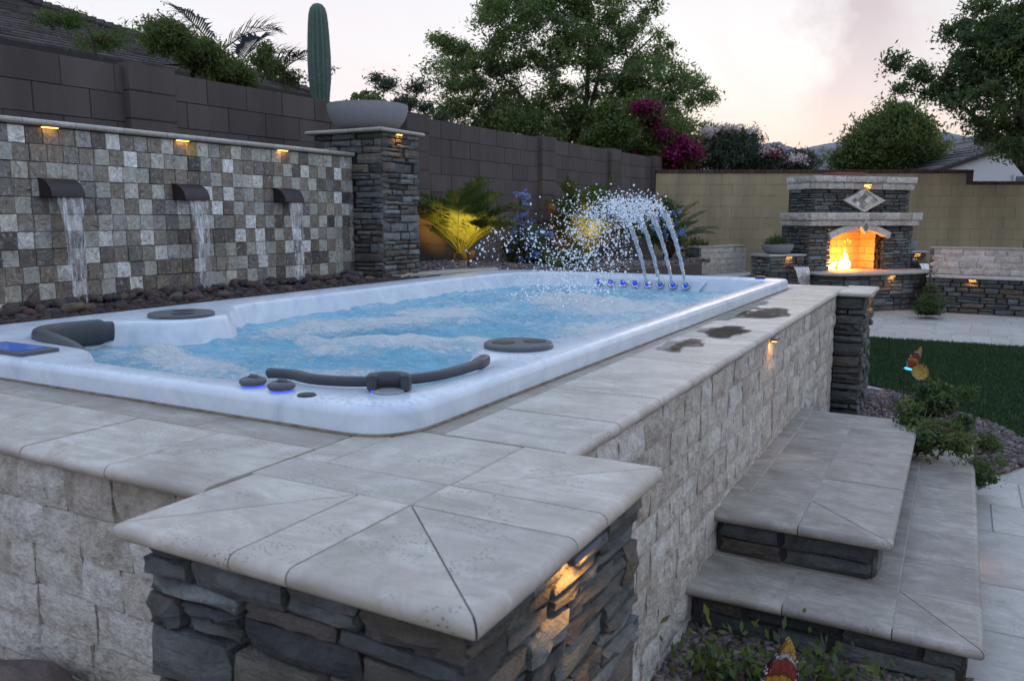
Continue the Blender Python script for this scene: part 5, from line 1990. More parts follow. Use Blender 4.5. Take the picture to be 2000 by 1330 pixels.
def palm(label, base, nf, L, seed, el=(0.62, 1.50), leaf=0.2, trunk=0.12, group='palms along the brown wall', sc=1.0):
    t = empty('palm', label, 'palm', group, base)
    rr = random.Random(seed)
    b = MB()
    for i in range(nf):
        frond(b, (base[0] + rr.uniform(-.03, .03), base[1] + rr.uniform(-.03, .03), base[2] + trunk), rr.uniform(0, 2 * PI), rr.uniform(*el), L * rr.uniform(0.75, 1.15), 40, leaf, rr.uniform(0.5, 1.25), seed * 100 + i, 0.010, 0.5, 0.27)
    b.build('fronds', L_PALM, t)
    b = MB()
    for i in range(3):
        x, y = base[0] + rr.uniform(-.09, .09), base[1] + rr.uniform(-.09, .09)
        b.tube([(x, y, base[2] - 0.1), (x + rr.uniform(-.02, .02), y, base[2] + trunk * 0.6), (x + rr.uniform(-.04, .04), y, base[2] + trunk * 1.4)], [0.05, 0.042, 0.03], 8)
    b.build('trunk', M_BARK, t, 60)
    return t


def uplight(label, pos, target, e, ang=70):
    t = empty('garden_uplight', label, 'light', 'garden uplights', pos)
    d = (Vector(target) - Vector(pos)).normalized()
    q = Vector((0, 0, 1)).rotation_difference(d)
    b = MB()
    m_ = MB()
    m_.lathe([(0.0, -0.07), (0.020, -0.07), (0.028, -0.02), (0.030, 0.0), (0.026, 0.0), (0.024, -0.012)], (0, 0, 0), 14, False)
    b.add([q @ Vector(v) + Vector(pos) for v in m_.v], m_.f)
    b.build('housing', M_DARK, t, 50)
    b = MB()
    m_ = MB()
    m_.lathe([(0.0, -0.010), (0.0235, -0.010)], (0, 0, 0), 14, False)
    b.add([q @ Vector(v) + Vector(pos) for v in m_.v], m_.f)
    b.build('lens', M_AMBER, t)
    b = MB()
    b.tube([(pos[0], pos[1], pos[2] - 0.16), Vector(pos) - d * 0.05], 0.008, 6)
    b.build('stake', M_DARK, t)
    ld = bpy.data.lights.new('uplight_lamp', 'SPOT')
    ld.energy = e
    ld.color = (1.0, 0.56, 0.12)
    ld.spot_size = R_(ang)
    ld.spot_blend = 1.0
    ld.shadow_soft_size = 0.10
    lo = bpy.data.objects.new('uplight_lamp', ld)
    COL.objects.link(lo)
    lo.location = Vector(pos) + d * 0.012
    lo.rotation_euler = d.to_track_quat('-Z', 'Y').to_euler()


zb = bed_z(-4.80, 7.6)
palm('feathery palm clump glowing amber in front of the brown wall', (-4.80, 7.62, zb), 44, 0.78, 41, leaf=0.21, trunk=0.12)
uplight('uplight at the foot of the amber palm clump', (-4.22, 6.86, zb + 0.07), (-4.80, 7.62, zb + 0.52), 330.0, 62)
zb2 = bed_z(-4.55, 10.9)
palm('feathery palm half hidden behind the water spray', (-4.62, 10.7, zb2), 40, 0.98, 43, leaf=0.22, trunk=0.12)
uplight('uplight at the foot of the palm behind the spray', (-4.10, 9.95, zb2 + 0.07), (-4.62, 10.70, zb2 + 0.52), 250.0, 62)
zb3 = bed_z(-4.1, 12.2)
palm('small palm at the corner of the brown and tan walls', (-4.05, 12.4, zb3), 18, 0.85, 45, leaf=0.18, trunk=0.14)
uplight('uplight at the foot of the corner palm', (-3.95, 12.15, zb3 + 0.10), (-4.0, 12.45, zb3 + 0.7), 45.0, 50)
# palm fronds beyond the brown wall
fp_ = empty('palm', 'palm fronds fanned against the sky beyond the brown wall', 'palm', None, (-7.1, 6.4, 0))
b = MB()
for i, (r, f, z, az, el, L, dr) in enumerate(((-3.15, 9.0, 2.95, 2.75, 0.85, 0.62, 0.3), (-3.1, 9.0, 2.9, 0.3, 0.75, 0.62, 0.8), (-2.95, 9.05, 2.78, 0.55, 0.5, 0.62, 0.5), (-2.62, 9.1, 2.62, 0.75, 0.75, 0.62, 0.35), (-2.95, 9.2, 2.8, 1.2, 1.0, 0.5, 0.6), (-2.75, 9.2, 2.62, 0.2, 0.95, 0.5, 1.0))):
    p = G(r, f, z + 0.20)
    frond(b, p, az + TH, el, L, 22, 0.30, dr, 500 + i, 0.012, 0.35)
b.build('fronds', L_SILH, fp_)
b = MB()
b.tube([(-7.1, 6.4, 0), (-7.05, 6.4, 1.4), tuple(G(-2.95, 9.05, 2.98))], [0.10, 0.08, 0.05], 8)
b.build('trunk', M_BARK, fp_, 60)


# ------------------------------------------------------------------ flowering shrubs in the bed
def plumbago(label, base, lobes, blos, n, seed, pet, group='blue flowering shrubs'):
    t = empty('flowering_shrub', label, 'shrub', group, base)
    cc, P = cluster_pts(lobes, n, seed, 90, 0.05, 0.1)
    link('foliage', leaf_mesh('foliage', P, 0.045, L_SHRUB, seed + 1, 0.45, 0, 0.3), t)
    b = MB()
    rr = random.Random(seed)
    for i in range(26):
        c = cc[rr.randrange(len(cc))]
        b.tube([base, ((base[0] + c[0]) / 2 + rr.uniform(-.05, .05), (base[1] + c[1]) / 2, (base[2] + c[2]) / 2), tuple(c)], [0.008, 0.006, 0.003], 5)
    for c in blos:
        b.tube([base, ((base[0] + c[0]) / 2 + rr.uniform(-.06, .06), (base[1] + c[1]) / 2, (base[2] + c[2]) / 2), tuple(c)], [0.007, 0.005, 0.003], 5)
    b.build('stem', M_BARK, t, 60)
    g = np.random.default_rng(seed + 2)
    Q = np.concatenate([np.array(c) + g.normal(0, 0.020, (26, 3)) for c in blos])
    link('blossoms', leaf_mesh('blossoms', Q, 0.026, pet, seed + 3, 0.85), t)
    return t


def gp(px, py, f):
    s = f / 1592
    return G((px - 1000) * s, f, EYE + (425 - py) * s)


f = 9.3
lb = lobes_px(f, [(1015, 470, 22, 40), (1045, 480, 26, 35), (1020, 520, 40, 14), (1015, 410, 8, 30), (1000, 490, 20, 30), (1065, 500, 20, 20)], 0.2)
bl = [gp(px, py, 9.1) for px, py in ((1012, 381), (1022, 382), (1032, 385), (1024, 397), (1015, 422), (1024, 419), (1010, 428), (1021, 438), (1001, 441), (1036, 434), (1004, 455), (1012, 452), (1018, 451), (1046, 457), (1058, 452), (1072, 456), (1076, 459), (1036, 464), (1010, 472), (1040, 494), (1047, 498), (1052, 495), (1015, 507), (1033, 504), (995, 488), (1030, 480))]
plumbago('tall blue-flowered shrub against the brown wall beside the amber palm', gp(1020, 528, f), lb, bl, 3600, 331, L_BLUE)
f = 11.8
lb = lobes_px(f, [(1310, 430, 22, 30), (1290, 460, 26, 26), (1325, 470, 20, 26), (1300, 400, 10, 16)], 0.2)
bl = [gp(px, py, 11.5) for px, py in ((1302, 421), (1313, 417), (1324, 416), (1303, 428), (1318, 436), (1302, 442), (1310, 443), (1296, 450), (1324, 455), (1330, 450), (1332, 458), (1318, 460), (1299, 461), (1275, 448), (1285, 406), (1328, 482), (1280, 430))]
plumbago('blue-flowered shrub behind the spray at the wall corner', gp(1310, 500, f), lb, bl, 3600, 341, L_BLUE)
lb = lobes_px(13.0, [(1362, 478, 18, 10), (1350, 490, 18, 14)], 0.2)
plumbago('low plant with dull red flowers in front of the tan wall', gp(1358, 515, 13.0), lb, [gp(px, py, 12.9) for px, py in ((1356, 465), (1343, 477), (1370, 475), (1376, 475), (1352, 480))], 900, 351, L_RED, None)
lb = lobes_px(8.6, [(1020, 530, 36, 10), (1130, 520, 26, 14), (1110, 510, 18, 18)], 0.2)
tree('ground_shrub', 'low dark shrub between the amber palm and the spray', 'shrub', 9.0, [(1120, 500, 22, 22), (1100, 520, 26, 10), (1140, 515, 20, 14)], 2600, 60, 0.04, 0.045, L_SHRUB, 361, None, None, 0.01, hollow=0.1, count=14)

# curved kerb and turf disc behind the spa
b = MB()
kc = G(1.72, 11.0, 0)
n = 40
for i in range(n + 1):
    w = PI * 2 * i / n
    for r_, z_ in ((0.40, 0.60), (0.40, 0.755), (0.52, 0.755), (0.52, 0.60)):
        q_ = kc + RV * (r_ * math.cos(w)) + HV * (r_ * 1.7 * math.sin(w))
        b.v.append((q_.x, q_.y, z_))
for i in range(n):
    for q in range(3):
        b.f.append((i * 4 + q, i * 4 + q + 1, (i + 1) * 4 + q + 1, (i + 1) * 4 + q))
tag(b.build('garden_kerb', M_CONC, None, 40), 'pale curved concrete kerb in the bed behind the spray', 'kerb')

# ================================================================== brown block wall
def block_wall(parent, org, u, L, ztop, courses, protos, mname, bl, bh, seed, skip=None, jg=0.004):
    u = Vector(u).normalized()
    rr = random.Random(seed)
    cnt = 0
    nrm = Vector((u.y, -u.x, 0))
    cells = []
    for c in range(courses):
        z = ztop - bh * (c + 0.5)
        x = -(bl / 2 if c % 2 else 0)
        while x < L:
            a, e = max(0, x), min(L, x + bl)
            if e - a > 0.03 and not (skip and skip((a + e) / 2, z)):
                cells.append((a, e, z))
            x += bl
    for a, e, z in cells:
        zz = z
        p = Vector((org[0], org[1], 0)) + u * ((a + e) / 2) + nrm * rr.uniform(-0.002, 0.003)
        place(mname, rr.choice(protos), parent, (p.x, p.y, zz), u, e - a - jg, bh - jg, 0.04)
    return len(cells)


BW0 = Vector((-5.44, 2.75, 0))
BWd = Vector((0.40, 11.5, 0)).normalized()
BWn = Vector((BWd.y, -BWd.x, 0))
BZ = EYE + 1.085
bw = empty('block_wall', 'tall dark brown concrete block wall with pilasters', 'wall', None, BW0 + BWd * 6)
b = MB()
M = Matrix(((BWd.x, BWn.x, 0, BW0.x), (BWd.y, BWn.y, 0, BW0.y), (0, 0, 1, 0), (0, 0, 0, 1)))
LBW = 12.1
b.box((-1.5, -0.19, 0), (LBW, -0.006, BZ - 0.004), M)
b.build('core', M_BMORT, bw)
pil_at = [1.26, 4.50, 7.50, 9.84, 11.75]


def hid(x, z):     # wholly hidden behind the tile wall, the spa or the pillar
    y = BW0.y + x
    return (y < 5.7 and z < 1.78) or (z < 0.62 + 0.0) or (y < 7 and z < 0.86)


nb = block_wall(bw, BW0, BWd, LBW, BZ, 9, P_BROWN, 'block', 0.4, 0.2, 91, hid)
for i, x in enumerate(pil_at):
    w = 0.40
    q = Vector((BW0.x, BW0.y, 0)) + BWd * x + BWn * 0.065
    zt = BZ + 0.025
    for c in range(9):
        z = zt - 0.2 * (c + 0.5)
        if hid(x + 0.2, z):
            continue
        p = q + BWd * (w / 2)
        o = place('pilaster_block', rng.choice(P_BROWN), bw, (p.x, p.y, z), BWd, w, 0.191, 0.12)
        b = MB()
    b.box((x + 0.006, -0.01, 0.3), (x + w - 0.006, 0.06, zt - 0.003), M)
    b.build('pilaster_core', M_BMORT, bw)

# ================================================================== tan block wall across the back
TF = 15.12
tz = EYE + 0.795
tn = empty('block_wall', 'tan concrete block wall with red-brown coping across the back of the garden', 'wall', None, G(5.5, TF, 0))
tanu = RV
o0 = G(2.62, TF, 0)
b = MB()
Mt = Matrix(((RV.x, -HV.x, 0, o0.x), (RV.y, -HV.y, 0, o0.y), (0, 0, 1, 0), (0, 0, 0, 1)))
b.box((0, -0.19, 0), (5.72, -0.006, tz), Mt)
b.box((5.72, -0.19, 0), (10.5, -0.006, tz - 0.20), Mt)
b.build('core', M_TMORT, tn)


def tskip(x, z):
    return (x > 5.75 and z > tz - 0.2) or z < 0.55 or x > 7.6 or (2.0 < x < 3.4 and z < 1.9)


block_wall(tn, o0, RV, 7.7, tz, 9, P_TAN, 'block', 0.4, 0.2, 95, tskip, 0.0025)
b = MB()
x = 0
rr = random.Random(3)
while x < 10.4:
    w = 0.105
    zt = tz if x < 5.68 else tz - 0.205
    b.box((x + 0.004, -0.21, zt + 0.002), (x + w - 0.004, 0.022 + rr.uniform(-.003, .003), zt + 0.062 + rr.uniform(-.003, .003)), Mt)
    x += w
b.box((5.66, -0.205, tz - 0.2), (5.77, 0.019, tz + 0.001), Mt)
stuff(b.build('coping_bricks', M_COPBRICK, tn))

# ================================================================== corner fireplace
A20 = R_(20)
FD = RV * math.cos(A20) + HV * math.sin(A20)      # along the front, to the right
FB = -RV * math.sin(A20) + HV * math.cos(A20)     # into the fireplace
FO = G(4.50, 12.30, 0)


def FP(w, t, z):
    p = FO + FD * w + FB * t
    return Vector((p.x, p.y, z))


MF = Matrix(((FD.x, FB.x, 0, FO.x), (FD.y, FB.y, 0, FO.y), (0, 0, 1, 0), (0, 0, 0, 1)))
fpl = empty('fireplace', 'lit outdoor ledge stone fireplace with pale mantel, arch and diamond inlay', 'fireplace', None, FP(0.9, 0.3, 0))
zH, zM0, zM1, zC0, zC1, zC2 = EYE - 0.80, EYE - 0.125, EYE + 0.075, EYE + 0.42, EYE + 0.52, EYE + 0.615
lw0, lw1, uw0, uw1 = -0.07, 1.93, 0.0, 1.83
ow0, ow1, zs, za = 0.345, 1.375, EYE - 0.305, EYE - 0.185
b = MB()
for lo, hi in (((lw0 + .03, .04, 0), (ow0 - .03, .66, zM0)), ((ow1 + .03, .04, 0), (lw1 - .03, .66, zM0)), ((ow0 - .03, .06, za + 0.02), (ow1 + .03, .66, zM0)), ((ow0 - .03, .56, 0), (ow1 + .03, .66, za + 0.02)),
               ((uw0 + .03, .04, zM0), (uw1 - .03, .62, zC0)), ((ow0 - .03, .04, 0), (ow1 + .03, .56, zH - 0.03))):
    b.box(lo, hi, MF)
b.build('core', M_MORTAR, fpl)
kw = dict(hr=(0.035, 0.085), lr=(0.08, 0.26), prot=0.020, depth=0.07, gap=0.006, split=0.45)
for (w0, w1, z0, z1, sd_) in ((lw0, ow0, zH, zM0, 1), (ow1, lw1, zH, zM0, 2), (uw0, uw1, zM1, zC0, 3)):
    p = FP(w0, 0, 0)
    dia = None
    if sd_ == 3:
        dia = lambda a, c, z0_, z1_: not (abs((a + c) / 2 - 0.90) + abs((z0_ + z1_) / 2 - (EYE + 0.25)) < 0.22)
    ledge_face(fpl, p, FD, w1 - w0, z0, z1, P_LEDGE if sd_ != 3 else P_LEDGED, 110 + sd_, mask=dia, **kw)
p = FP(ow0, 0.02, 0)


def arch_z(w):
    t = (w - (ow0 + ow1) / 2) / ((ow1 - ow0) / 2)
    return zs + (za - zs) * (1 - t * t)


ledge_face(fpl, p, FD, ow1 - ow0, zs, zM0, P_LEDGE, 114, hr=(0.03, 0.05), lr=(0.06, 0.14), prot=0.01, depth=0.05, mask=lambda a, c, z0, z1: z0 > arch_z(ow0 + (a + c) / 2) + 0.02)
# left flank, both tiers
p = FP(lw0, 0.60, 0)
ledge_face(fpl, p, -FB, 0.60, zH - 0.4, zM0, P_LEDGED, 115, **kw)
p = FP(uw0, 0.56, 0)
ledge_face(fpl, p, -FB, 0.56, zM1, zC0, P_LEDGED, 116, **kw)
# stone reveals of the opening
p = FP(ow1, 0.0, 0)
ledge_face(fpl, p, FB, 0.16, zH, zs + 0.05, P_LEDGE, 117, hr=(0.03, 0.06), lr=(0.05, 0.1), prot=0.012, depth=0.04)
# pale bands: mantel and cap, two courses each
rr = random.Random(8)
for (w0, w1, t0, z0, z1) in ((lw0 - 0.035, lw1 + 0.05, -0.075, zM0, zM0 + 0.086), (lw0 - 0.06, lw1 + 0.085, -0.105, zM0 + 0.088, zM1),
                             (uw0 - 0.025, uw1 + 0.03, -0.05, zC0, zC1 - 0.001), (uw0 - 0.04, uw1 + 0.055, -0.08, zC1 + 0.001, zC2)):
    w = w0
    while w < w1 - 0.01:
        l = rr.uniform(0.16, 0.34)
        if w1 - (w + l) < 0.12:
            l = w1 - w
        p = FP(w + l / 2, t0, 0)
        place('band_stone', rr.choice(P_SPLIT), fpl, (p.x, p.y, (z0 + z1) / 2), FD, l - 0.003, z1 - z0 - 0.002, 0.12, 0)
        w += l
    t = 0.62
    while t > t0 + 0.02:
        l = min(rr.uniform(0.16, 0.3), t - t0)
        p = FP(w0, t - l / 2, 0)
        place('band_stone', rr.choice(P_SPLIT), fpl, (p.x, p.y, (z0 + z1) / 2), -FB, l - 0.003, z1 - z0 - 0.002, 0.12, 0)
        t -= l
    b = MB()
    b.box((w0 + 0.02, t0 + 0.03, z0 + 0.004), (w1 - 0.02, 0.62, z1 - 0.006), MF)
    b.build('band_core', M_CORE, fpl)
b = MB()
b.box((0.62, 0.25, zC2), (1.15, 0.6, zC2 + 0.075), MF)
b.build('chimney_slab', M_REDBOX, fpl)


def plate(name, pts, t0, t1, m, parent=fpl):
    """flat stone of outline pts (w,z) standing on the front, from depth t0 (outer) to t1"""
    b = MB()
    n = len(pts)
    b.v = [tuple(FP(w, t0, z)) for w, z in pts] + [tuple(FP(w, t1, z)) for w, z in pts]
    b.f = [tuple(range(n)), tuple(range(2 * n - 1, n - 1, -1))] + [(n + i, n + (i + 1) % n, (i + 1) % n, i) for i in range(n)]
    return b.build(name, m, parent)


# voussoirs of the arch
nv_ = 8
for i in range(nv_):
    ws = [ow0 - 0.05 + (ow1 - ow0 + 0.10) * (i + q) / nv_ for q in (0.02, 0.5, 0.98)]
    lo = [(w, arch_z(max(ow0, min(ow1, w))) - (0.02 if w < ow0 or w > ow1 else 0)) for w in ws]
    c = (ow0 + ow1) / 2
    hi = [(c + (w - c) * 1.06, z + 0.092) for w, z in lo]
    plate('voussoir', lo + hi[::-1], -0.05, 0.05, M_PALE)
kx, kz = (ow0 + ow1) / 2 + 0.03, za + 0.045
plate('keystone_diamond', [(kx - 0.085, kz), (kx, kz - 0.105), (kx + 0.085, kz), (kx, kz + 0.105)], -0.118, -0.04, M_PALE)
plate('keystone_tile', [(kx - 0.052, kz), (kx, kz - 0.066), (kx + 0.052, kz), (kx, kz + 0.066)], -0.124, -0.10, M_TILE)
# diamond inlay: four border stones round a checker of small tiles
dx, dz = 0.90, EYE + 0.255
dr_ = 0.40
di = 0.255
lim = lambda pts: [(w, max(zM1 + 0.006, min(zC0 - 0.004, z))) for w, z in pts]
P4 = [(1, 0), (0, 1), (-1, 0), (0, -1)]
for i in range(4):
    a, c = P4[i], P4[(i + 1) % 4]
    pts = [(dx + a[0] * dr_, dz + a[1] * dr_ * 0.86), (dx + c[0] * dr_, dz + c[1] * dr_ * 0.86), (dx + c[0] * di, dz + c[1] * di * 0.86), (dx + a[0] * di, dz + a[1] * di * 0.86)]
    plate('diamond_border', lim(pts), -0.055, 0.03, M_PALE)
for i in range(4):
    for j in range(4):
        u_, v_ = (i - 1.5) / 4, (j - 1.5) / 4
        h = 0.118
        f2 = lambda u, v: (dx + (u - v) * di, dz + (u + v) * di * 0.86)
        plate('diamond_tile', lim([f2(u_ - h, v_ - h), f2(u_ + h, v_ - h), f2(u_ + h, v_ + h), f2(u_ - h, v_ + h)]), -0.036 - 0.002 * ((i + j) % 2), 0.03, M_TILE if (i in (1, 2) and j == 2) or (i, j) == (0, 3) else M_TILEL)
# firebox lined with fire brick
fb0, fb1 = 0.50, 0.0
rr = random.Random(12)
z = zH
rowi = 0
while z < za + 0.02:
    h = 0.115
    w = ow0 - (0.115 if rowi % 2 else 0)
    while w < ow1:
        a, e = max(w, ow0), min(w + 0.23, ow1)
        if e - a > 0.02:
            p = FP((a + e) / 2, 0.52, 0)
            place('fire_brick', rr.choice(P_FIRE), fpl, (p.x, p.y, z + h / 2), FD, e - a - 0.004, h - 0.004, 0.04)
        w += 0.23
    t = 0.16
    k = 0
    while t < 0.52:
        e = min(0.52, t + (0.115 if (rowi % 2 and k == 0) else 0.23))
        for (wx, uu) in ((ow1 - 0.01, FB),):
            pass
        p = FP(ow1 - 0.01, (t + e) / 2, 0)
        place('fire_brick', rr.choice(P_FIRE), fpl, (p.x, p.y, z + h / 2), -FB, e - t - 0.004, h - 0.004, 0.04)
        p = FP(ow0 + 0.01, (t + e) / 2, 0)
        place('fire_brick', rr.choice(P_FIRE), fpl, (p.x, p.y, z + h / 2), FB, e - t - 0.004, h - 0.004, 0.04)
        t = e
        k += 1
    z += h
    rowi += 1
b = MB()
b.box((ow0 + 0.005, 0.06, za + 0.005), (ow1 - 0.005, 0.56, za + 0.03), MF)
b.box((ow0 + 0.005, 0.0, zH - 0.035), (ow1 - 0.005, 0.555, zH - 0.004), MF)
b.build('firebox_lining', M_FIREBRICK, fpl)
# hearth: bull-nosed slab on a stone plinth
hw0, hw1, ht = -0.12, 1.98, -0.60
plan = [(hw0, 0.05), (hw0, -0.22), (hw0 + 0.10, -0.42), (hw0 + 0.30, -0.55), (hw0 + 0.7, ht), (hw1 - 0.7, ht), (hw1 - 0.25, -0.55), (hw1, -0.40), (hw1, 0.05)]
pl2 = [(FP(w, t, 0).x, FP(w, t, 0).y) for w, t in plan]
pl3 = [Vector(p) for p in pl2]
loop = resample(catmull(pl3, 4, False), 0.05)
b = MB()
m_ = len(loop)
rings = []
for off, z in ((-0.03, zH - 0.048), (0.0, zH - 0.040), (0.010, zH - 0.022), (0.0, zH - 0.004), (-0.02, zH)):
    ol = offset_loop(loop, off)
    rings.append([(p.x, p.y, z) for p in ol])
for r_ in rings:
    b.v += r_
for i in range(4):
    for k in range(m_):
        b.f.append((i * m_ + k, i * m_ + (k + 1) % m_, (i + 1) * m_ + (k + 1) % m_, (i + 1) * m_ + k))
b.f.append(tuple(4 * m_ + k for k in range(m_)))
b.f.append(tuple(k for k in range(m_ - 1, -1, -1)))
b.build('hearth_slab', M_PAVE, fpl, 40)
seg = [(hw0 + 0.05, 0.0), (hw0 + 0.05, -0.24), (hw0 + 0.33, -0.48), (hw0 + 0.75, ht + 0.07), (hw1 - 0.72, ht + 0.07), (hw1 - 0.27, -0.46), (hw1 - 0.05, -0.36), (hw1 - 0.05, 0.0)]
b = MB()
m_ = len(seg)
b.v = [tuple(FP(w * 0.985 + 0.01, t * 0.95 + 0.01, 0)) for w, t in seg] + [tuple(FP(w * 0.985 + 0.01, t * 0.95 + 0.01, zH - 0.045)) for w, t in seg]
b.f = [(i, (i + 1) % m_, m_ + (i + 1) % m_, m_ + i) for i in range(m_)] + [tuple(range(m_, 2 * m_))]
b.build('hearth_core', M_MORTAR, fpl)
for i in range(m_ - 1):
    p, q = FP(seg[i][0], seg[i][1], 0), FP(seg[i + 1][0], seg[i + 1][1], 0)
    if i < 6:
        ledge_face(fpl, p, q - p, (q - p).length, 0.0, zH - 0.045, P_LEDGED if i < 2 else P_LEDGE, 130 + i, hr=(0.05, 0.11), lr=(0.10, 0.28), prot=0.018, depth=0.07, split=0.4)
fhl = FP(1.02, ht + 0.03, zH - 0.056)
ledge_light(fhl, FD, 'amber light under the hearth slab of the fireplace', 0.5, size=0.08)
ledge_light(FP(0.93, -0.065, zC0 + 0.075), FD, 'amber light on the fireplace cap above the diamond inlay', 0.5, size=0.12)

# fire
fire = empty('fire', 'orange and yellow flames burning at the left of the firebox', 'fire', None, FP(0.66, 0.24, zH))


def m_flame():
    m, nt, out = newmat('flame')
    g = nd(nt, 'ShaderNodeNewGeometry')
    zz = nd(nt, 'ShaderNodeSeparateXYZ', {0: g.outputs['Position']}).outputs[2]
    n = noi(nt, g.outputs['Position'], 14.0, 3.0, 0.6)
    f_ = mth(nt, 'MULTIPLY_ADD', n, 0.25, mth(nt, 'MULTIPLY', mth(nt, 'SUBTRACT', zz, zH), 2.2))
    c = ramp(nt, f_, [(0.05, (1.0, 0.62, 0.16)), (0.35, (1.0, 0.78, 0.34)), (0.75, (1.0, 0.50, 0.08)), (1.0, (1.0, 0.30, 0.03))])
    e = nd(nt, 'ShaderNodeEmission', {'Color': c, 'Strength': 6.5})
    lw = nd(nt, 'ShaderNodeLayerWeight', {'Blend': 0.35}).outputs['Facing']
    hole = ramp(nt, noi(nt, scl(nt, g.outputs['Position'], (1, 1, 0.5)), 38.0, 3.0, 0.6), [(0.36, (0.25,) * 3), (0.56, (1, 1, 1))])
    fac = mth(nt, 'MULTIPLY', mth(nt, 'SUBTRACT', 1.0, mth(nt, 'POWER', lw, 1.4)), hole, clamp=True)
    tp = nd(nt, 'ShaderNodeBsdfTransparent')
    mx = nd(nt, 'ShaderNodeMixShader', {0: fac, 1: tp, 2: e})
    nt.links.new(mx.outputs[0], out.inputs[0])
    return m


M_FLAME = m_flame()
rr = random.Random(15)
for i, (w, h, r) in enumerate(((0.42, 0.10, 0.03), (0.47, 0.19, 0.03), (0.53, 0.12, 0.035), (0.60, 0.14, 0.03), (0.66, 0.11, 0.04), (0.72, 0.20, 0.035), (0.78, 0.13, 0.04), (0.85, 0.34, 0.045), (0.90, 0.27, 0.045), (0.96, 0.15, 0.035), (0.81, 0.22, 0.03), (0.50, 0.09, 0.03), (0.93, 0.10, 0.04), (0.57, 0.08, 0.03))):
    b = MB()
    t0 = 0.22 + rr.uniform(-0.05, 0.06)
    pts, rad = [], []
    for k in range(12):
        q = k / 11
        p = FP(w + 0.045 * q * mn.noise(Vector((q * 3.0, i * 2.7, 0))) * 1.6, t0 + 0.03 * mn.noise(Vector((q * 3, i * 1.3, 7))), zH + 0.005 + h * q)
        pts.append(p)
        rad.append(r * (0.55 + 0.9 * q) * (1 - q) ** 0.75 * (1 + 0.35 * mn.noise(Vector((q * 6, i, 2)))) + 0.0015)
    b.tube(pts, rad, 8)
    b.build('flame', M_FLAME, fire, 180)
b = MB()
for i in range(3):
    p = FP(0.80 + 0.07 * i, 0.22 + 0.02 * i, zH + 0.40 + 0.03 * (i % 2))
    b.tube([p, p + Vector((0.01, 0, 0.025)), p + Vector((0, 0, 0.05))], [0.003, 0.010, 0.002], 6)
b.build('spark', M_FLAME, fire, 180)
for w, t, e in ((0.70, 0.20, 15.0), (1.0, 0.26, 13.0)):
    ld = bpy.data.lights.new('fire_glow', 'POINT')
    ld.energy = e
    ld.color = (1.0, 0.27, 0.018)
    ld.shadow_soft_size = 0.09
    lo = bpy.data.objects.new('fire_glow', ld)
    COL.objects.link(lo)
    lo.location = FP(w, t, zH + 0.20)

# pedestals with bowls and little scuppers, both sides
def pedestal(w0, w1, t, label, z, sd_, cap_over=0.03):
    t_ = empty('stone_pedestal', label, 'pedestal', 'pedestals beside the fireplace', FP((w0 + w1) / 2, t + 0.2, 0))
    b = MB()
    b.box((w0 + .03, t + .03, 0), (w1 - .03, t + .45, z), MF)
    b.build('core', M_MORTAR, t_)
    p = FP(w0, t, 0)
    ledge_face(t_, p, FD, w1 - w0, 0.15, z, P_LEDGE, sd_, hr=(0.04, 0.09), lr=(0.10, 0.24), prot=0.018, depth=0.06)
    p = FP(w0, t + 0.45, 0)
    ledge_face(t_, p, -FB, 0.45, 0.15, z, P_LEDGE, sd_ + 1, hr=(0.04, 0.09), lr=(0.10, 0.24), prot=0.018, depth=0.06)
    pts = [(FP(w, q, 0).x, FP(w, q, 0).y) for w, q in ((w0 - cap_over, t - cap_over), (w1 + cap_over, t - cap_over), (w1 + cap_over, t + 0.46), (w0 - cap_over, t + 0.46))]
    slab('cap_slab', pts, z + 0.034, 0.033, M_PAVE, t_, nose=0)
    return t_


def scupper(w, t, z, wid, label, lab2):
    s = tag(MB().build('scupper', M_DARKPOT, None), label, 'scupper', 'scuppers beside the fireplace')
    b = MB()
    b.box((w - wid / 2, t - 0.14, z), (w + wid / 2, t + 0.02, z + 0.008), MF)
    b.box((w - wid / 2, t - 0.14, z + 0.0082), (w - wid / 2 + 0.006, t + 0.02, z + 0.028), MF)
    b.box((w + wid / 2 - 0.006, t - 0.14, z + 0.0082), (w + wid / 2, t + 0.02, z + 0.028), MF)
    me = b.mesh('scupper', M_DARKPOT)
    s.data = me
    b = MB()
    for j in range(14):
        q = j / 13
        hw = wid / 2 * (0.95 - 0.42 * q)
        for i in range(9):
            u = i / 8 * 2 - 1
            b.v.append(tuple(FP(w + u * hw + 0.2 * wid * q, t - 0.145 - 0.10 * math.sqrt(q) + 0.006 * mn.noise(Vector((u * 3, q * 5, w))), z + 0.006 - q * 0.55)))
    for j in range(13):
        for i in range(8):
            b.f.append((j * 9 + i, j * 9 + i + 1, (j + 1) * 9 + i + 1, (j + 1) * 9 + i))
    tag(b.build('falling_water', M_FALL2, None, 180), lab2, 'falling water', 'sheets of water beside the fireplace')


M_FALL2 = m_stream('fountain sheet', -0.15, (30.0, 30.0, 5.0))
zP = EYE - 0.575
pedestal(-0.76, -0.16, -0.02, 'stone pedestal with a bowl, left of the fireplace', zP, 141)
pedestal(1.99, 2.30, 0.05, 'stone pedestal with a bowl, right of the fireplace', zP + 0.01, 145)
pb = FP(-0.47, 0.20, zP + 0.034)
bowl(0.235, 0.145, pb, 'grey bowl with a bushy plant on the pedestal left of the fireplace', 0.5, GRP_B)
bowl_plant('bushy green plant in the bowl left of the fireplace', pb + Vector((0, 0, 0.12)), 0.19, 0.17, 700, 371, 0.05)
pb = FP(2.12, 0.30, zP + 0.044)
bowl(0.18, 0.16, pb, 'grey bowl on the pedestal right of the fireplace', 0.5, GRP_B)
bowl_plant('small dark plant in the bowl right of the fireplace', pb + Vector((-0.06, 0, 0.13)), 0.10, 0.15, 300, 381, 0.045)
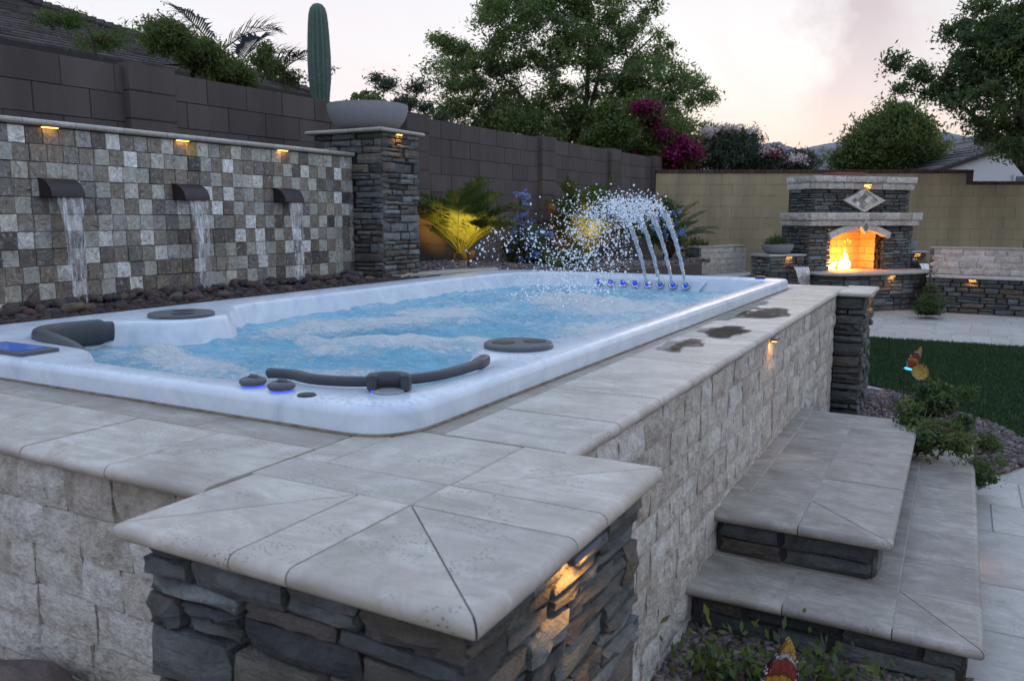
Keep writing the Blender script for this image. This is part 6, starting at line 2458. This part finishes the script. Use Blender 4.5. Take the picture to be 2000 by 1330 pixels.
ledge_light(FP(-0.44, -0.045, zP - 0.004), FD, 'amber light under the left pedestal cap beside the fireplace', 0.45, size=0.09)
ledge_light(FP(2.10, 0.025, zP + 0.004), FD, 'amber light under the right pedestal cap beside the fireplace', 0.45, size=0.09)
scupper(-0.34, -0.05, zP - 0.15, 0.27, 'metal scupper under the left pedestal light', 'sheet of water falling left of the fireplace')
scupper(2.08, 0.02, zP - 0.15, 0.19, 'metal scupper under the right pedestal light', 'sheet of water falling right of the fireplace')


# ------------------------------------------------------------------ benches
def bench(label, p0, u, L, zs_, zb_, sd_, depth=0.45, curve=0.0):
    """seat wall: ledge stone base, honed seat, split travertine back; p0 = left end of the front of the base"""
    u = Vector((u[0], u[1], 0)).normalized()
    bk = Vector((-u.y, u.x, 0))
    t_ = empty('stone_bench', label, 'bench', 'stone benches beside the fireplace', p0)
    M = Matrix(((u.x, bk.x, 0, p0[0]), (u.y, bk.y, 0, p0[1]), (0, 0, 1, 0), (0, 0, 0, 1)))
    b = MB()
    b.box((0.03, 0.03, 0), (L - 0.03, depth + 0.22, zs_ - 0.04), M)
    b.box((0.03, depth + 0.03, zs_ - 0.05), (L - 0.03, depth + 0.22, zb_), M)
    b.build('core', M_MORTAR, t_)
    ledge_face(t_, p0, u, L, 0.0, zs_ - 0.038, P_LEDGED, sd_, hr=(0.04, 0.10), lr=(0.10, 0.30), prot=0.016, depth=0.07)
    q = Vector(p0) + bk * (depth + 0.24)
    ledge_face(t_, (q.x, q.y), -bk, 0.26, 0.2, zb_, P_LEDGED, sd_ + 2, hr=(0.06, 0.12), lr=(0.10, 0.26), prot=0.012, depth=0.05)
    q = Vector(p0) + bk * depth
    split_face(t_, (q.x, q.y), u, L, zs_, zb_, sd_ + 1, 0.095, (0.18, 0.34), 0.006)
    q0 = Vector(p0)
    x = 0
    while x < L - 0.05:
        l = min(0.6, L - x)
        pts = [tuple((q0 + u * a + bk * c).to_2d()) for a, c in ((x, -0.035), (x + l, -0.035), (x + l, depth - 0.003), (x, depth - 0.003))]
        slab('seat_slab', pts, zs_, 0.036, M_PAVE, t_, nose=0)
        x += l
    b = MB()
    b.box((-0.02, depth - 0.012, zb_ + 0.001), (L, depth + 0.235, zb_ + 0.02), M)
    b.build('back_cap', M_CAPR, t_)
    return t_


q0 = G(6.12, 12.05, 0)
q1 = G(7.50, 11.17, 0)
bench('long stone bench with split travertine back, right of the fireplace', (q0.x, q0.y, 0), q1 - q0, 2.3, EYE - 0.845, EYE - 0.46, 151, 0.40)
ql = G(6.45, 12.02, EYE - 0.892)
u_ = (q1 - q0).normalized()
lp = q0 + u_ * 0.60 + Vector((u_.y, -u_.x, 0)) * 0.02
ledge_light((lp.x, lp.y, EYE - 0.888), u_, 'amber light under the seat of the right-hand stone bench', 0.45, size=0.09)
q0 = G(2.98, 12.15, 0)
q1 = G(3.62, 12.62, 0)
uu = (q1 - q0).normalized()
bench('short stone bench with split travertine back, left of the fireplace', (q0.x + 0.12, q0.y, 0), uu, 1.13, EYE - 0.86, EYE - 0.455, 161, 0.42)
# dark rounded shrub at the foot of the right-hand bench
tree('dark_shrub', 'dark rounded shrub at the foot of the right-hand bench', 'shrub', 11.75, [(1820, 588, 22, 22), (1818, 570, 16, 18), (1808, 600, 14, 12), (1820, 606, 22, 7)], 12000, 90, 0.035, 0.035, L_DARK, 391, None, None, 0.01, hollow=0.1, count=12)
# end slab of the low wall behind the left bench
t_ = empty('low_wall', 'low dark stone wall with a pale end slab left of the bench', 'wall', None, G(2.45, 12.3, 0))
wl0 = G(2.35, 12.28, 0)
ledge_face(t_, (wl0.x, wl0.y), RV, 0.45, 0.2, EYE - 0.66, P_LEDGED, 171, hr=(0.05, 0.10), lr=(0.10, 0.2), depth=0.12)
pts = [tuple((wl0 + RV * a + HV * c).to_2d()) for a, c in ((-0.02, -0.03), (0.47, -0.03), (0.47, 0.22), (-0.02, 0.22))]
slab('end_slab', pts, EYE - 0.625, 0.034, M_CAPR, t_, nose=0)

# ================================================================== houses beyond the walls
hs = empty('neighbour_house', 'house with a long dark hipped tile roof beyond the brown wall', 'house', None, G(-6, 14, 0))
E1 = G(-3.28, 14.0, EYE + 2.0)
ev = (G(-3.28, 14.0, 0) - G(-5.77, 9.6, 0)).normalized()
pv = Vector((-ev.y, ev.x, 0))
if pv.dot(RV) > 0:
    pv = -pv
b = MB()
slope = 0.40
ncr = 46
step = 0.17
for i in range(ncr):
    d0, d1 = i * step, (i + 1) * step + 0.03
    z0, z1 = E1.z + d0 * slope + 0.035, E1.z + d1 * slope + 0.005
    nseg = 34
    Ltot = 11.0 - d0
    for k in range(nseg):
        a0, a1 = -d0 - Ltot * k / nseg, -d0 - Ltot * (k + 1) / nseg
        if k == 0:
            a0b = -d1
        jz = 0.012 * mn.noise(Vector((k * 3.3, i * 2.1, 0)))
        p00 = E1 + ev * a0 + pv * d0
        p01 = E1 + ev * a1 + pv * d0
        p10 = E1 + ev * (a0 if k else -d1) + pv * d1
        p11 = E1 + ev * a1 + pv * d1
        o = len(b.v)
        for p, z in ((p00, z0 + jz), (p01, z0 + jz), (p11, z1), (p10, z1), (p00, z0 - 0.035), (p01, z0 - 0.035)):
            b.v.append((p.x, p.y, z))
        b.f += [(o, o + 1, o + 2, o + 3), (o + 4, o + 5, o + 1, o)]
rf = b.build('roof', M_ROOF, hs)
b = MB()
for i in range(ncr * 2):      # ridge tiles along the hip
    d = i * step / 2
    p = E1 - ev * d + pv * d
    q = E1 - ev * (d + step * 0.55) + pv * (d + step * 0.55)
    b.tube([(p.x, p.y, E1.z + d * slope + 0.05), (q.x, q.y, E1.z + (d + step * 0.55) * slope + 0.035)], [0.085, 0.07], 6)
b.build('hip_tiles', M_ROOF, hs, 50)
b = MB()
Me = Matrix(((ev.x, pv.x, 0, E1.x), (ev.y, pv.y, 0, E1.y), (0, 0, 1, 0), (0, 0, 0, 1)))
b.box((-11.0, 0.0, E1.z - 0.16), (0.0, 0.03, E1.z + 0.0), Me)
b.box((-0.03, 0.031, E1.z - 0.16), (0.0, 6.0, E1.z + 0.0), Me)
b.build('fascia', M_FASCIA, hs)
b = MB()
b.box((-11.0, 0.5, 0), (-0.5, 7.0, E1.z - 0.1), Me)
b.build('house_wall', M_CREAM, hs)
b = MB()      # far slope of the hip end
for i in range(20):
    d0, d1 = i * 0.4, (i + 1) * 0.4
    p0, p1 = E1 - ev * d0 + pv * d0, E1 - ev * d1 + pv * d1
    q0_, q1_ = E1 - ev * d0 + pv * (14 - d0), E1 - ev * d1 + pv * (14 - d1)
    o = len(b.v)
    b.v += [(p0.x, p0.y, E1.z + d0 * slope), (q0_.x, q0_.y, E1.z + d0 * slope), (q1_.x, q1_.y, E1.z + d1 * slope), (p1.x, p1.y, E1.z + d1 * slope)]
    b.f.append((o, o + 1, o + 2, o + 3))
b.build('roof_end', M_ROOF, hs)

# pale gabled house beyond the tan wall
gh = empty('gabled_house', 'pale stucco house with grey tile gables beyond the tan wall', 'house', None, G(13, 22, 0))


def gable(fdist, xl, xr, xp, zl, zp, zr, depth, mw, name='gable_wall', over=0.35):
    """gable facing the garden: left eave xl, peak xp, right eave xr (sideways, metres)"""
    b = MB()
    pts = [(xl, 0), (xr, 0), (xr, zr), (xp, zp), (xl, zl)]
    n = 5
    b.v = [tuple(G(x, fdist, z)) for x, z in pts] + [tuple(G(x, fdist + depth, z)) for x, z in pts]
    b.f = [tuple(range(n)), tuple(range(2 * n - 1, n - 1, -1))] + [(n + i, n + (i + 1) % n, (i + 1) % n, i) for i in range(n)]
    b.build(name, mw, gh)
    for (x0, z0, x1, z1) in ((xl, zl, xp, zp), (xr, zr, xp, zp)):
        b = MB()
        ux, uz = x0 - x1, z0 - z1
        L = math.hypot(ux, uz)
        ux, uz = ux / L, uz / L
        nrow = max(4, int((L + over) / 0.3))
        for k in range(nrow):
            a0, a1 = (L + over) * k / nrow, (L + over) * (k + 1) / nrow + 0.03
            up0, up1 = 0.06, 0.11
            for (fa, fb2) in ((fdist - 0.12, fdist + depth),):
                o = len(b.v)
                for a, h in ((a0, up0), (a1, up1), (a1, up1 - 0.08), (a0, up0 - 0.06)):
                    X, Z = x1 + ux * a, z1 + uz * a + h
                    b.v += [tuple(G(X, fa, Z)), tuple(G(X, fb2, Z))]
                b.f += [(o, o + 2, o + 3, o + 1), (o + 2, o + 4, o + 5, o + 3), (o + 4, o + 6, o + 7, o + 5), (o, o + 6, o + 4, o + 2), (o + 1, o + 3, o + 5, o + 7)]
        b.build('roof', M_ROOF2, gh)
        b = MB()
        o = 0
        for a in (0, L + over):
            X, Z = x1 + ux * a, z1 + uz * a
            b.v += [tuple(G(X, fdist - 0.13, Z + 0.03)), tuple(G(X, fdist - 0.13, Z - 0.08)), tuple(G(X, fdist - 0.09, Z + 0.03)), tuple(G(X, fdist - 0.09, Z - 0.08))]
        b.f = [(0, 4, 5, 1), (2, 3, 7, 6), (1, 5, 7, 3), (0, 2, 6, 4)]
        b.build('barge_board', M_COPBRICK if mw is M_CREAM else M_FASCIA, gh)


gable(22.0, 11.15, 16.4, 13.35, EYE + 1.22, EYE + 1.98, EYE + 1.15, 2.0, M_STUCCO)
gable(27.0, 14.45, 17.5, 15.3, EYE + 1.9, EYE + 2.62, EYE + 1.2, 8, M_CREAM)
b = MB()
b.box((0, 0, 0), (0.16, 0.03, 0.32))
b = MB()
for k in range(5):
    p = G(15.05, 26.97, EYE + 2.02 + k * 0.07)
    Mx = Matrix(((RV.x, HV.x, 0, p.x), (RV.y, HV.y, 0, p.y), (0, 0, 1, p.z), (0, 0, 0, 1)))
    b.box((-0.12, -0.04, 0), (0.12, 0.02, 0.05), Mx)
b.build('gable_vent', M_FASCIA, gh)
p = G(13.25, 21.98, EYE + 0.95)
Mx = Matrix(((RV.x, HV.x, 0, p.x), (RV.y, HV.y, 0, p.y), (0, 0, 1, p.z), (0, 0, 0, 1)))
b = MB()
b.box((0, -0.06, -0.6), (1.2, 0.0, 0.18), Mx)
wn_ = b.build('window', M_STUCCO, gh)
b = MB()
b.box((0.06, -0.075, -0.54), (1.14, -0.062, 0.12), Mx)
b.build('pane', M_SLATEDARK, wn_)

# ================================================================== shrubs and butterflies by the steps
tree('leafy_shrub', 'leafy dark green shrub behind the upper step, around the butterfly stake', 'shrub', 4.62,
     [(1815, 805, 42, 34), (1785, 795, 16, 22), (1840, 792, 34, 20), (1795, 768, 18, 12), (1862, 795, 22, 18), (1835, 842, 46, 28)], 4800, 190, 0.020, 0.032, L_DARK, 401, G(2.36, 4.6, 0), G(2.36, 4.6, 0.1), 0.012, aspect=0.55, hollow=0.1, count=60, group='shrubs in the butterfly bed')
tree('leafy_shrub', 'yellowish leafy shrub at the right end of the butterfly bed', 'shrub', 4.50,
     [(1895, 815, 24, 22), (1880, 840, 34, 26), (1915, 800, 14, 10)], 2200, 80, 0.020, 0.036, L_SHRUB, 411, G(2.52, 4.5, 0), G(2.5, 4.5, 0.08), 0.009, aspect=0.3, hollow=0.1, count=30, group='shrubs in the butterfly bed')
tree('ground_shrub', 'low feathery green shrub spreading over the gravel beside the lower step', 'shrub', 4.50,
     [(1935, 868, 36, 22), (1960, 862, 26, 16), (1905, 866, 24, 20), (1985, 856, 12, 10)], 6500, 120, 0.018, 0.024, L_DARK, 421, G(2.64, 4.5, 0), G(2.64, 4.5, 0.04), 0.006, aspect=0.25, hollow=0.05, count=30)
rr = random.Random(17)
for i, (x, y, lb_) in enumerate(((-0.58, 2.28, 'small leafy bedding plant by the spa wall below the lower step'), (-0.44, 2.30, 'small leafy bedding plant left of the near butterfly'), (-0.28, 2.36, 'small leafy bedding plant behind the near butterfly'), (-0.13, 2.32, 'small bedding plant right of the near butterfly'))):
    t_ = empty('bedding_plant', lb_, 'plant', 'bedding plants below the lower step', (x, y, 0))
    g = np.random.default_rng(430 + i)
    n = 170
    P = np.stack([x + g.normal(0, 0.060, n), y + g.normal(0, 0.05, n), 0.02 + np.abs(g.normal(0, 0.06, n))], 1)
    link('foliage', leaf_mesh('foliage', P, 0.040, L_SHRUB, 440 + i, 0.4, 0, 1.0), t_)
    b = MB()
    for k in range(10):
        b.tube([(x, y, 0), (x + rr.uniform(-.06, .06), y + rr.uniform(-.06, .06), rr.uniform(0.04, 0.10))], [0.003, 0.0015], 5)
    b.build('stem', M_BARK, t_)


def m_wing(name, cols):
    """printed butterfly wing: colour bands along the wing (uv.y), dark veins and white dots at the edge (uv.x)"""
    m, nt, out = newmat(name)
    uv = nd(nt, 'ShaderNodeUVMap', uv_map='uv').outputs[0]
    s = nd(nt, 'ShaderNodeSeparateXYZ', {0: uv})
    n = noi(nt, uv, 9.0, 4.0, 0.6)
    cu = mth(nt, 'POWER', mth(nt, 'ABSOLUTE', mth(nt, 'SUBTRACT', s.outputs[0], 0.4)), 2.0)
    f_ = mth(nt, 'MULTIPLY_ADD', n, 0.22, mth(nt, 'MULTIPLY_ADD', cu, 0.55, mth(nt, 'SUBTRACT', s.outputs[1], 0.15)))
    c = ramp(nt, f_, cols)
    vn = nd(nt, 'ShaderNodeTexVoronoi', {'Vector': scl(nt, uv, (4.0, 5.0, 1.0)), 'Scale': 1.0}, feature='DISTANCE_TO_EDGE').outputs['Distance']
    c = mix(nt, mth(nt, 'MULTIPLY', ramp(nt, vn, [(0.02, (1, 1, 1)), (0.09, (0, 0, 0))]), 0.55), c, (0.10, 0.03, 0.03))
    c = mix(nt, mth(nt, 'MULTIPLY', noi(nt, uv, 40.0, 3.0, 0.7), 0.45), c, (0.16, 0.05, 0.04))
    ed = mth(nt, 'ABSOLUTE', mth(nt, 'SUBTRACT', s.outputs[0], 0.5))
    dk = ramp(nt, ed, [(0.38, (0, 0, 0)), (0.44, (1, 1, 1))])
    c = mix(nt, mth(nt, 'MULTIPLY', dk, 0.8), c, (0.07, 0.02, 0.03))
    vo = nd(nt, 'ShaderNodeTexVoronoi', {'Vector': scl(nt, uv, (11.0, 15.0, 1.0)), 'Scale': 1.0, 'Randomness': 0.5})
    dot = mth(nt, 'MULTIPLY', mth(nt, 'LESS_THAN', vo.outputs['Distance'], 0.34), dk)
    c = mix(nt, dot, c, (0.78, 0.78, 0.80))
    p = nd(nt, 'ShaderNodeBsdfPrincipled', {'Base Color': c, 'Roughness': 0.35})
    t = nd(nt, 'ShaderNodeBsdfTranslucent', {'Color': c})
    mx = nd(nt, 'ShaderNodeMixShader', {0: 0.45, 1: p, 2: t})
    nt.links.new(mx.outputs[0], out.inputs[0])
    return m


M_WING1 = m_wing('forewing print', [(0.0, (0.45, 0.05, 0.03)), (0.30, (0.50, 0.07, 0.04)), (0.36, (0.72, 0.42, 0.04)), (0.44, (0.72, 0.44, 0.04)), (0.46, (0.10, 0.03, 0.04)), (0.50, (0.42, 0.07, 0.04)), (0.64, (0.48, 0.08, 0.04)),
                                    (0.67, (0.10, 0.03, 0.05)), (0.70, (0.75, 0.75, 0.76)), (0.75, (0.72, 0.72, 0.74)), (0.77, (0.10, 0.04, 0.05)), (0.80, (0.74, 0.50, 0.06)), (1.0, (0.74, 0.48, 0.05))])
M_WING2 = m_wing('hindwing print', [(0.0, (0.60, 0.50, 0.10)), (0.3, (0.74, 0.56, 0.08)), (0.8, (0.74, 0.54, 0.06)), (0.92, (0.62, 0.30, 0.05)), (1.0, (0.5, 0.2, 0.05))])
M_GLOWC = m_plain('lit blue body', (0.10, 0.55, 0.75), 0.2, 0.05, 20, 0, 0.001, **{'Emission Color': (0.05, 0.55, 0.9, 1), 'Emission Strength': 1.2})


def wing(name, m, root, ax_, side_, L, Wd, shape, parent, cup=0.0):
    """thin moulded wing: outline given by half-widths along its length"""
    b = MB()
    ax_ = Vector(ax_).normalized()
    side_ = Vector(side_)
    side_ = (side_ - ax_ * side_.dot(ax_)).normalized()
    nn = ax_.cross(side_)
    NU, NV = 9, 14
    uvs = []
    for lay in (0, 1):
        for j in range(NV):
            t = j / (NV - 1)
            l, r = shape(t)
            for i in range(NU):
                u = i / (NU - 1)
                off = -l + (l + r) * u
                p = Vector(root) + ax_ * (L * t) + side_ * (off * Wd) + nn * (cup * (off * Wd) ** 2 / Wd + (0.0006 if lay else -0.0006))
                b.v.append(tuple(p))
                uvs.append((u, t))
    def q(lay, j, i):
        return lay * NU * NV + j * NU + i
    for j in range(NV - 1):
        for i in range(NU - 1):
            b.f.append((q(1, j, i), q(1, j, i + 1), q(1, j + 1, i + 1), q(1, j + 1, i)))
            b.f.append((q(0, j, i + 1), q(0, j, i), q(0, j + 1, i), q(0, j + 1, i + 1)))
    for j in range(NV - 1):
        b.f.append((q(0, j, 0), q(1, j, 0), q(1, j + 1, 0), q(0, j + 1, 0)))
        b.f.append((q(1, j, NU - 1), q(0, j, NU - 1), q(0, j + 1, NU - 1), q(1, j + 1, NU - 1)))
    me = b.mesh(name, m, 60)
    ul = me.uv_layers.new(name='uv')
    for l in me.loops:
        ul.data[l.index].uv = uvs[l.vertex_index]
    return link(name, me, parent)


def butterfly(label, body, stake_base, fore, hind, size, solar=False):
    """butterfly on a stake: lit body, two forewings, two hindwings"""
    t_ = empty('butterfly_stake', label, 'garden ornament', 'butterfly stakes', stake_base)
    body = Vector(body)
    b = MB()
    b.tube([stake_base, Vector(stake_base).lerp(body, 0.5) + Vector((0.004, 0, 0)), body + Vector((-0.012, 0, -0.008))], 0.0035, 6)
    b.build('stake', M_DARK, t_)
    d = RV * 0.95 + Vector((0, 0, -0.25))
    b = MB()
    b.tube([body - d * 0.014, body, body + d * 0.02, body + d * 0.05], [0.004, 0.0085, 0.007, 0.002], 8)
    bd = b.build('body', M_GLOWC, t_, 60)
    b = MB()
    for s in (-1, 1):
        b.tube([body - d * 0.012, body - d * 0.02 + HV * 0.006 * s + Vector((0, 0, 0.016))], [0.001, 0.0006], 4)
    b.build('antenna', M_DARK, bd)
    b = MB()
    b.lathe([(0.0, 0.0), (0.010, 0.0), (0.011, 0.018), (0.0, 0.02)], tuple(body + Vector((-0.016, 0, -0.022))), 10, False)
    b.build('socket', M_DARK, t_, 50)
    shp_f = lambda t: (0.50 * math.sin(PI * min(1, 0.12 + t * 0.88)) ** 0.8 * (1 - 0.55 * t) + 0.004, 0.42 * math.sin(PI * min(1, 0.15 + t * 0.85)) ** 0.9 * (1 - 0.25 * t) + 0.004)
    shp_h = lambda t: (0.5 * math.sin(PI * (0.04 + 0.95 * t)) ** 0.6, 0.5 * math.sin(PI * (0.04 + 0.95 * t)) ** 0.6)
    for k, (o_, tilt) in enumerate(((0.004, 0.0), (-0.006, 0.03))):
        ro = body + d * 0.022 - HV * (0.002 if k == 0 else -0.006)
        wing('forewing', M_WING1, ro, Vector(fore) + HV * tilt, RV + HV * (0.15 + tilt), 0.115 * size, 0.075 * size, shp_f, t_, 0.5)
        wing('hindwing', M_WING2, ro + d * 0.006 - HV * 0.003, Vector(hind) + HV * tilt * 1.4, Vector((0, 0, 1)) + HV * 0.1, 0.085 * size, 0.078 * size, shp_h, t_, 0.4)
    if solar:
        p = Vector(stake_base).lerp(body, 0.66) + RV * -0.055 + HV * -0.03
        b = MB()
        m_ = MB()
        m_.lathe([(0.0, -0.006), (0.030, -0.006), (0.034, 0.0), (0.030, 0.006), (0.0, 0.010)], (0, 0, 0), 20, False)
        Rm = Matrix.Translation(p) @ Matrix.Rotation(TH, 4, 'Z') @ Matrix.Rotation(R_(-32), 4, 'Y') @ Matrix.Rotation(R_(62), 4, 'X') @ Matrix.Diagonal((0.62, 1.15, 1, 1))
        b.add([Rm @ Vector(v) for v in m_.v], m_.f)
        b.build('solar_panel', M_RUBBER, t_, 50)


butterfly('yellow and red butterfly on a stake above the leafy shrub', G(2.265, 4.60, EYE - 0.855), G(2.255, 4.60, 0.0), RV * 0.42 + Vector((0, 0, 1)), RV * 1.0 + Vector((0, 0, -0.28)), 1.22, True)
butterfly('yellow and red butterfly on a stake in the near gravel bed', Vector((-0.338, 1.95, 0.175)), Vector((-0.342, 1.955, 0.0)), RV * 0.14 + Vector((0, 0, 1)), RV * 1.0 + Vector((0, 0, -0.28)), 1.65)

# brown boulder at the near left
bm = bmesh.new()
bmesh.ops.create_icosphere(bm, subdivisions=4, radius=1.0)
for v in bm.verts:
    d = 1 + 0.22 * mn.noise(v.co * 1.2 + Vector((3, 3, 3))) + 0.05 * mn.noise(v.co * 4.0)
    v.co = Vector((v.co.x * 0.20, v.co.y * 0.16, v.co.z * 0.17)) * d
me = bpy.data.meshes.new('boulder')
bm.to_mesh(me)
bm.free()
me.materials.append(M_BOULDER)
me.shade_smooth()
bo = tag(link('boulder', me), 'brown rounded boulder at the foot of the near travertine wall', 'boulder')
bo.location = (-1.70, 0.86, 0.30)
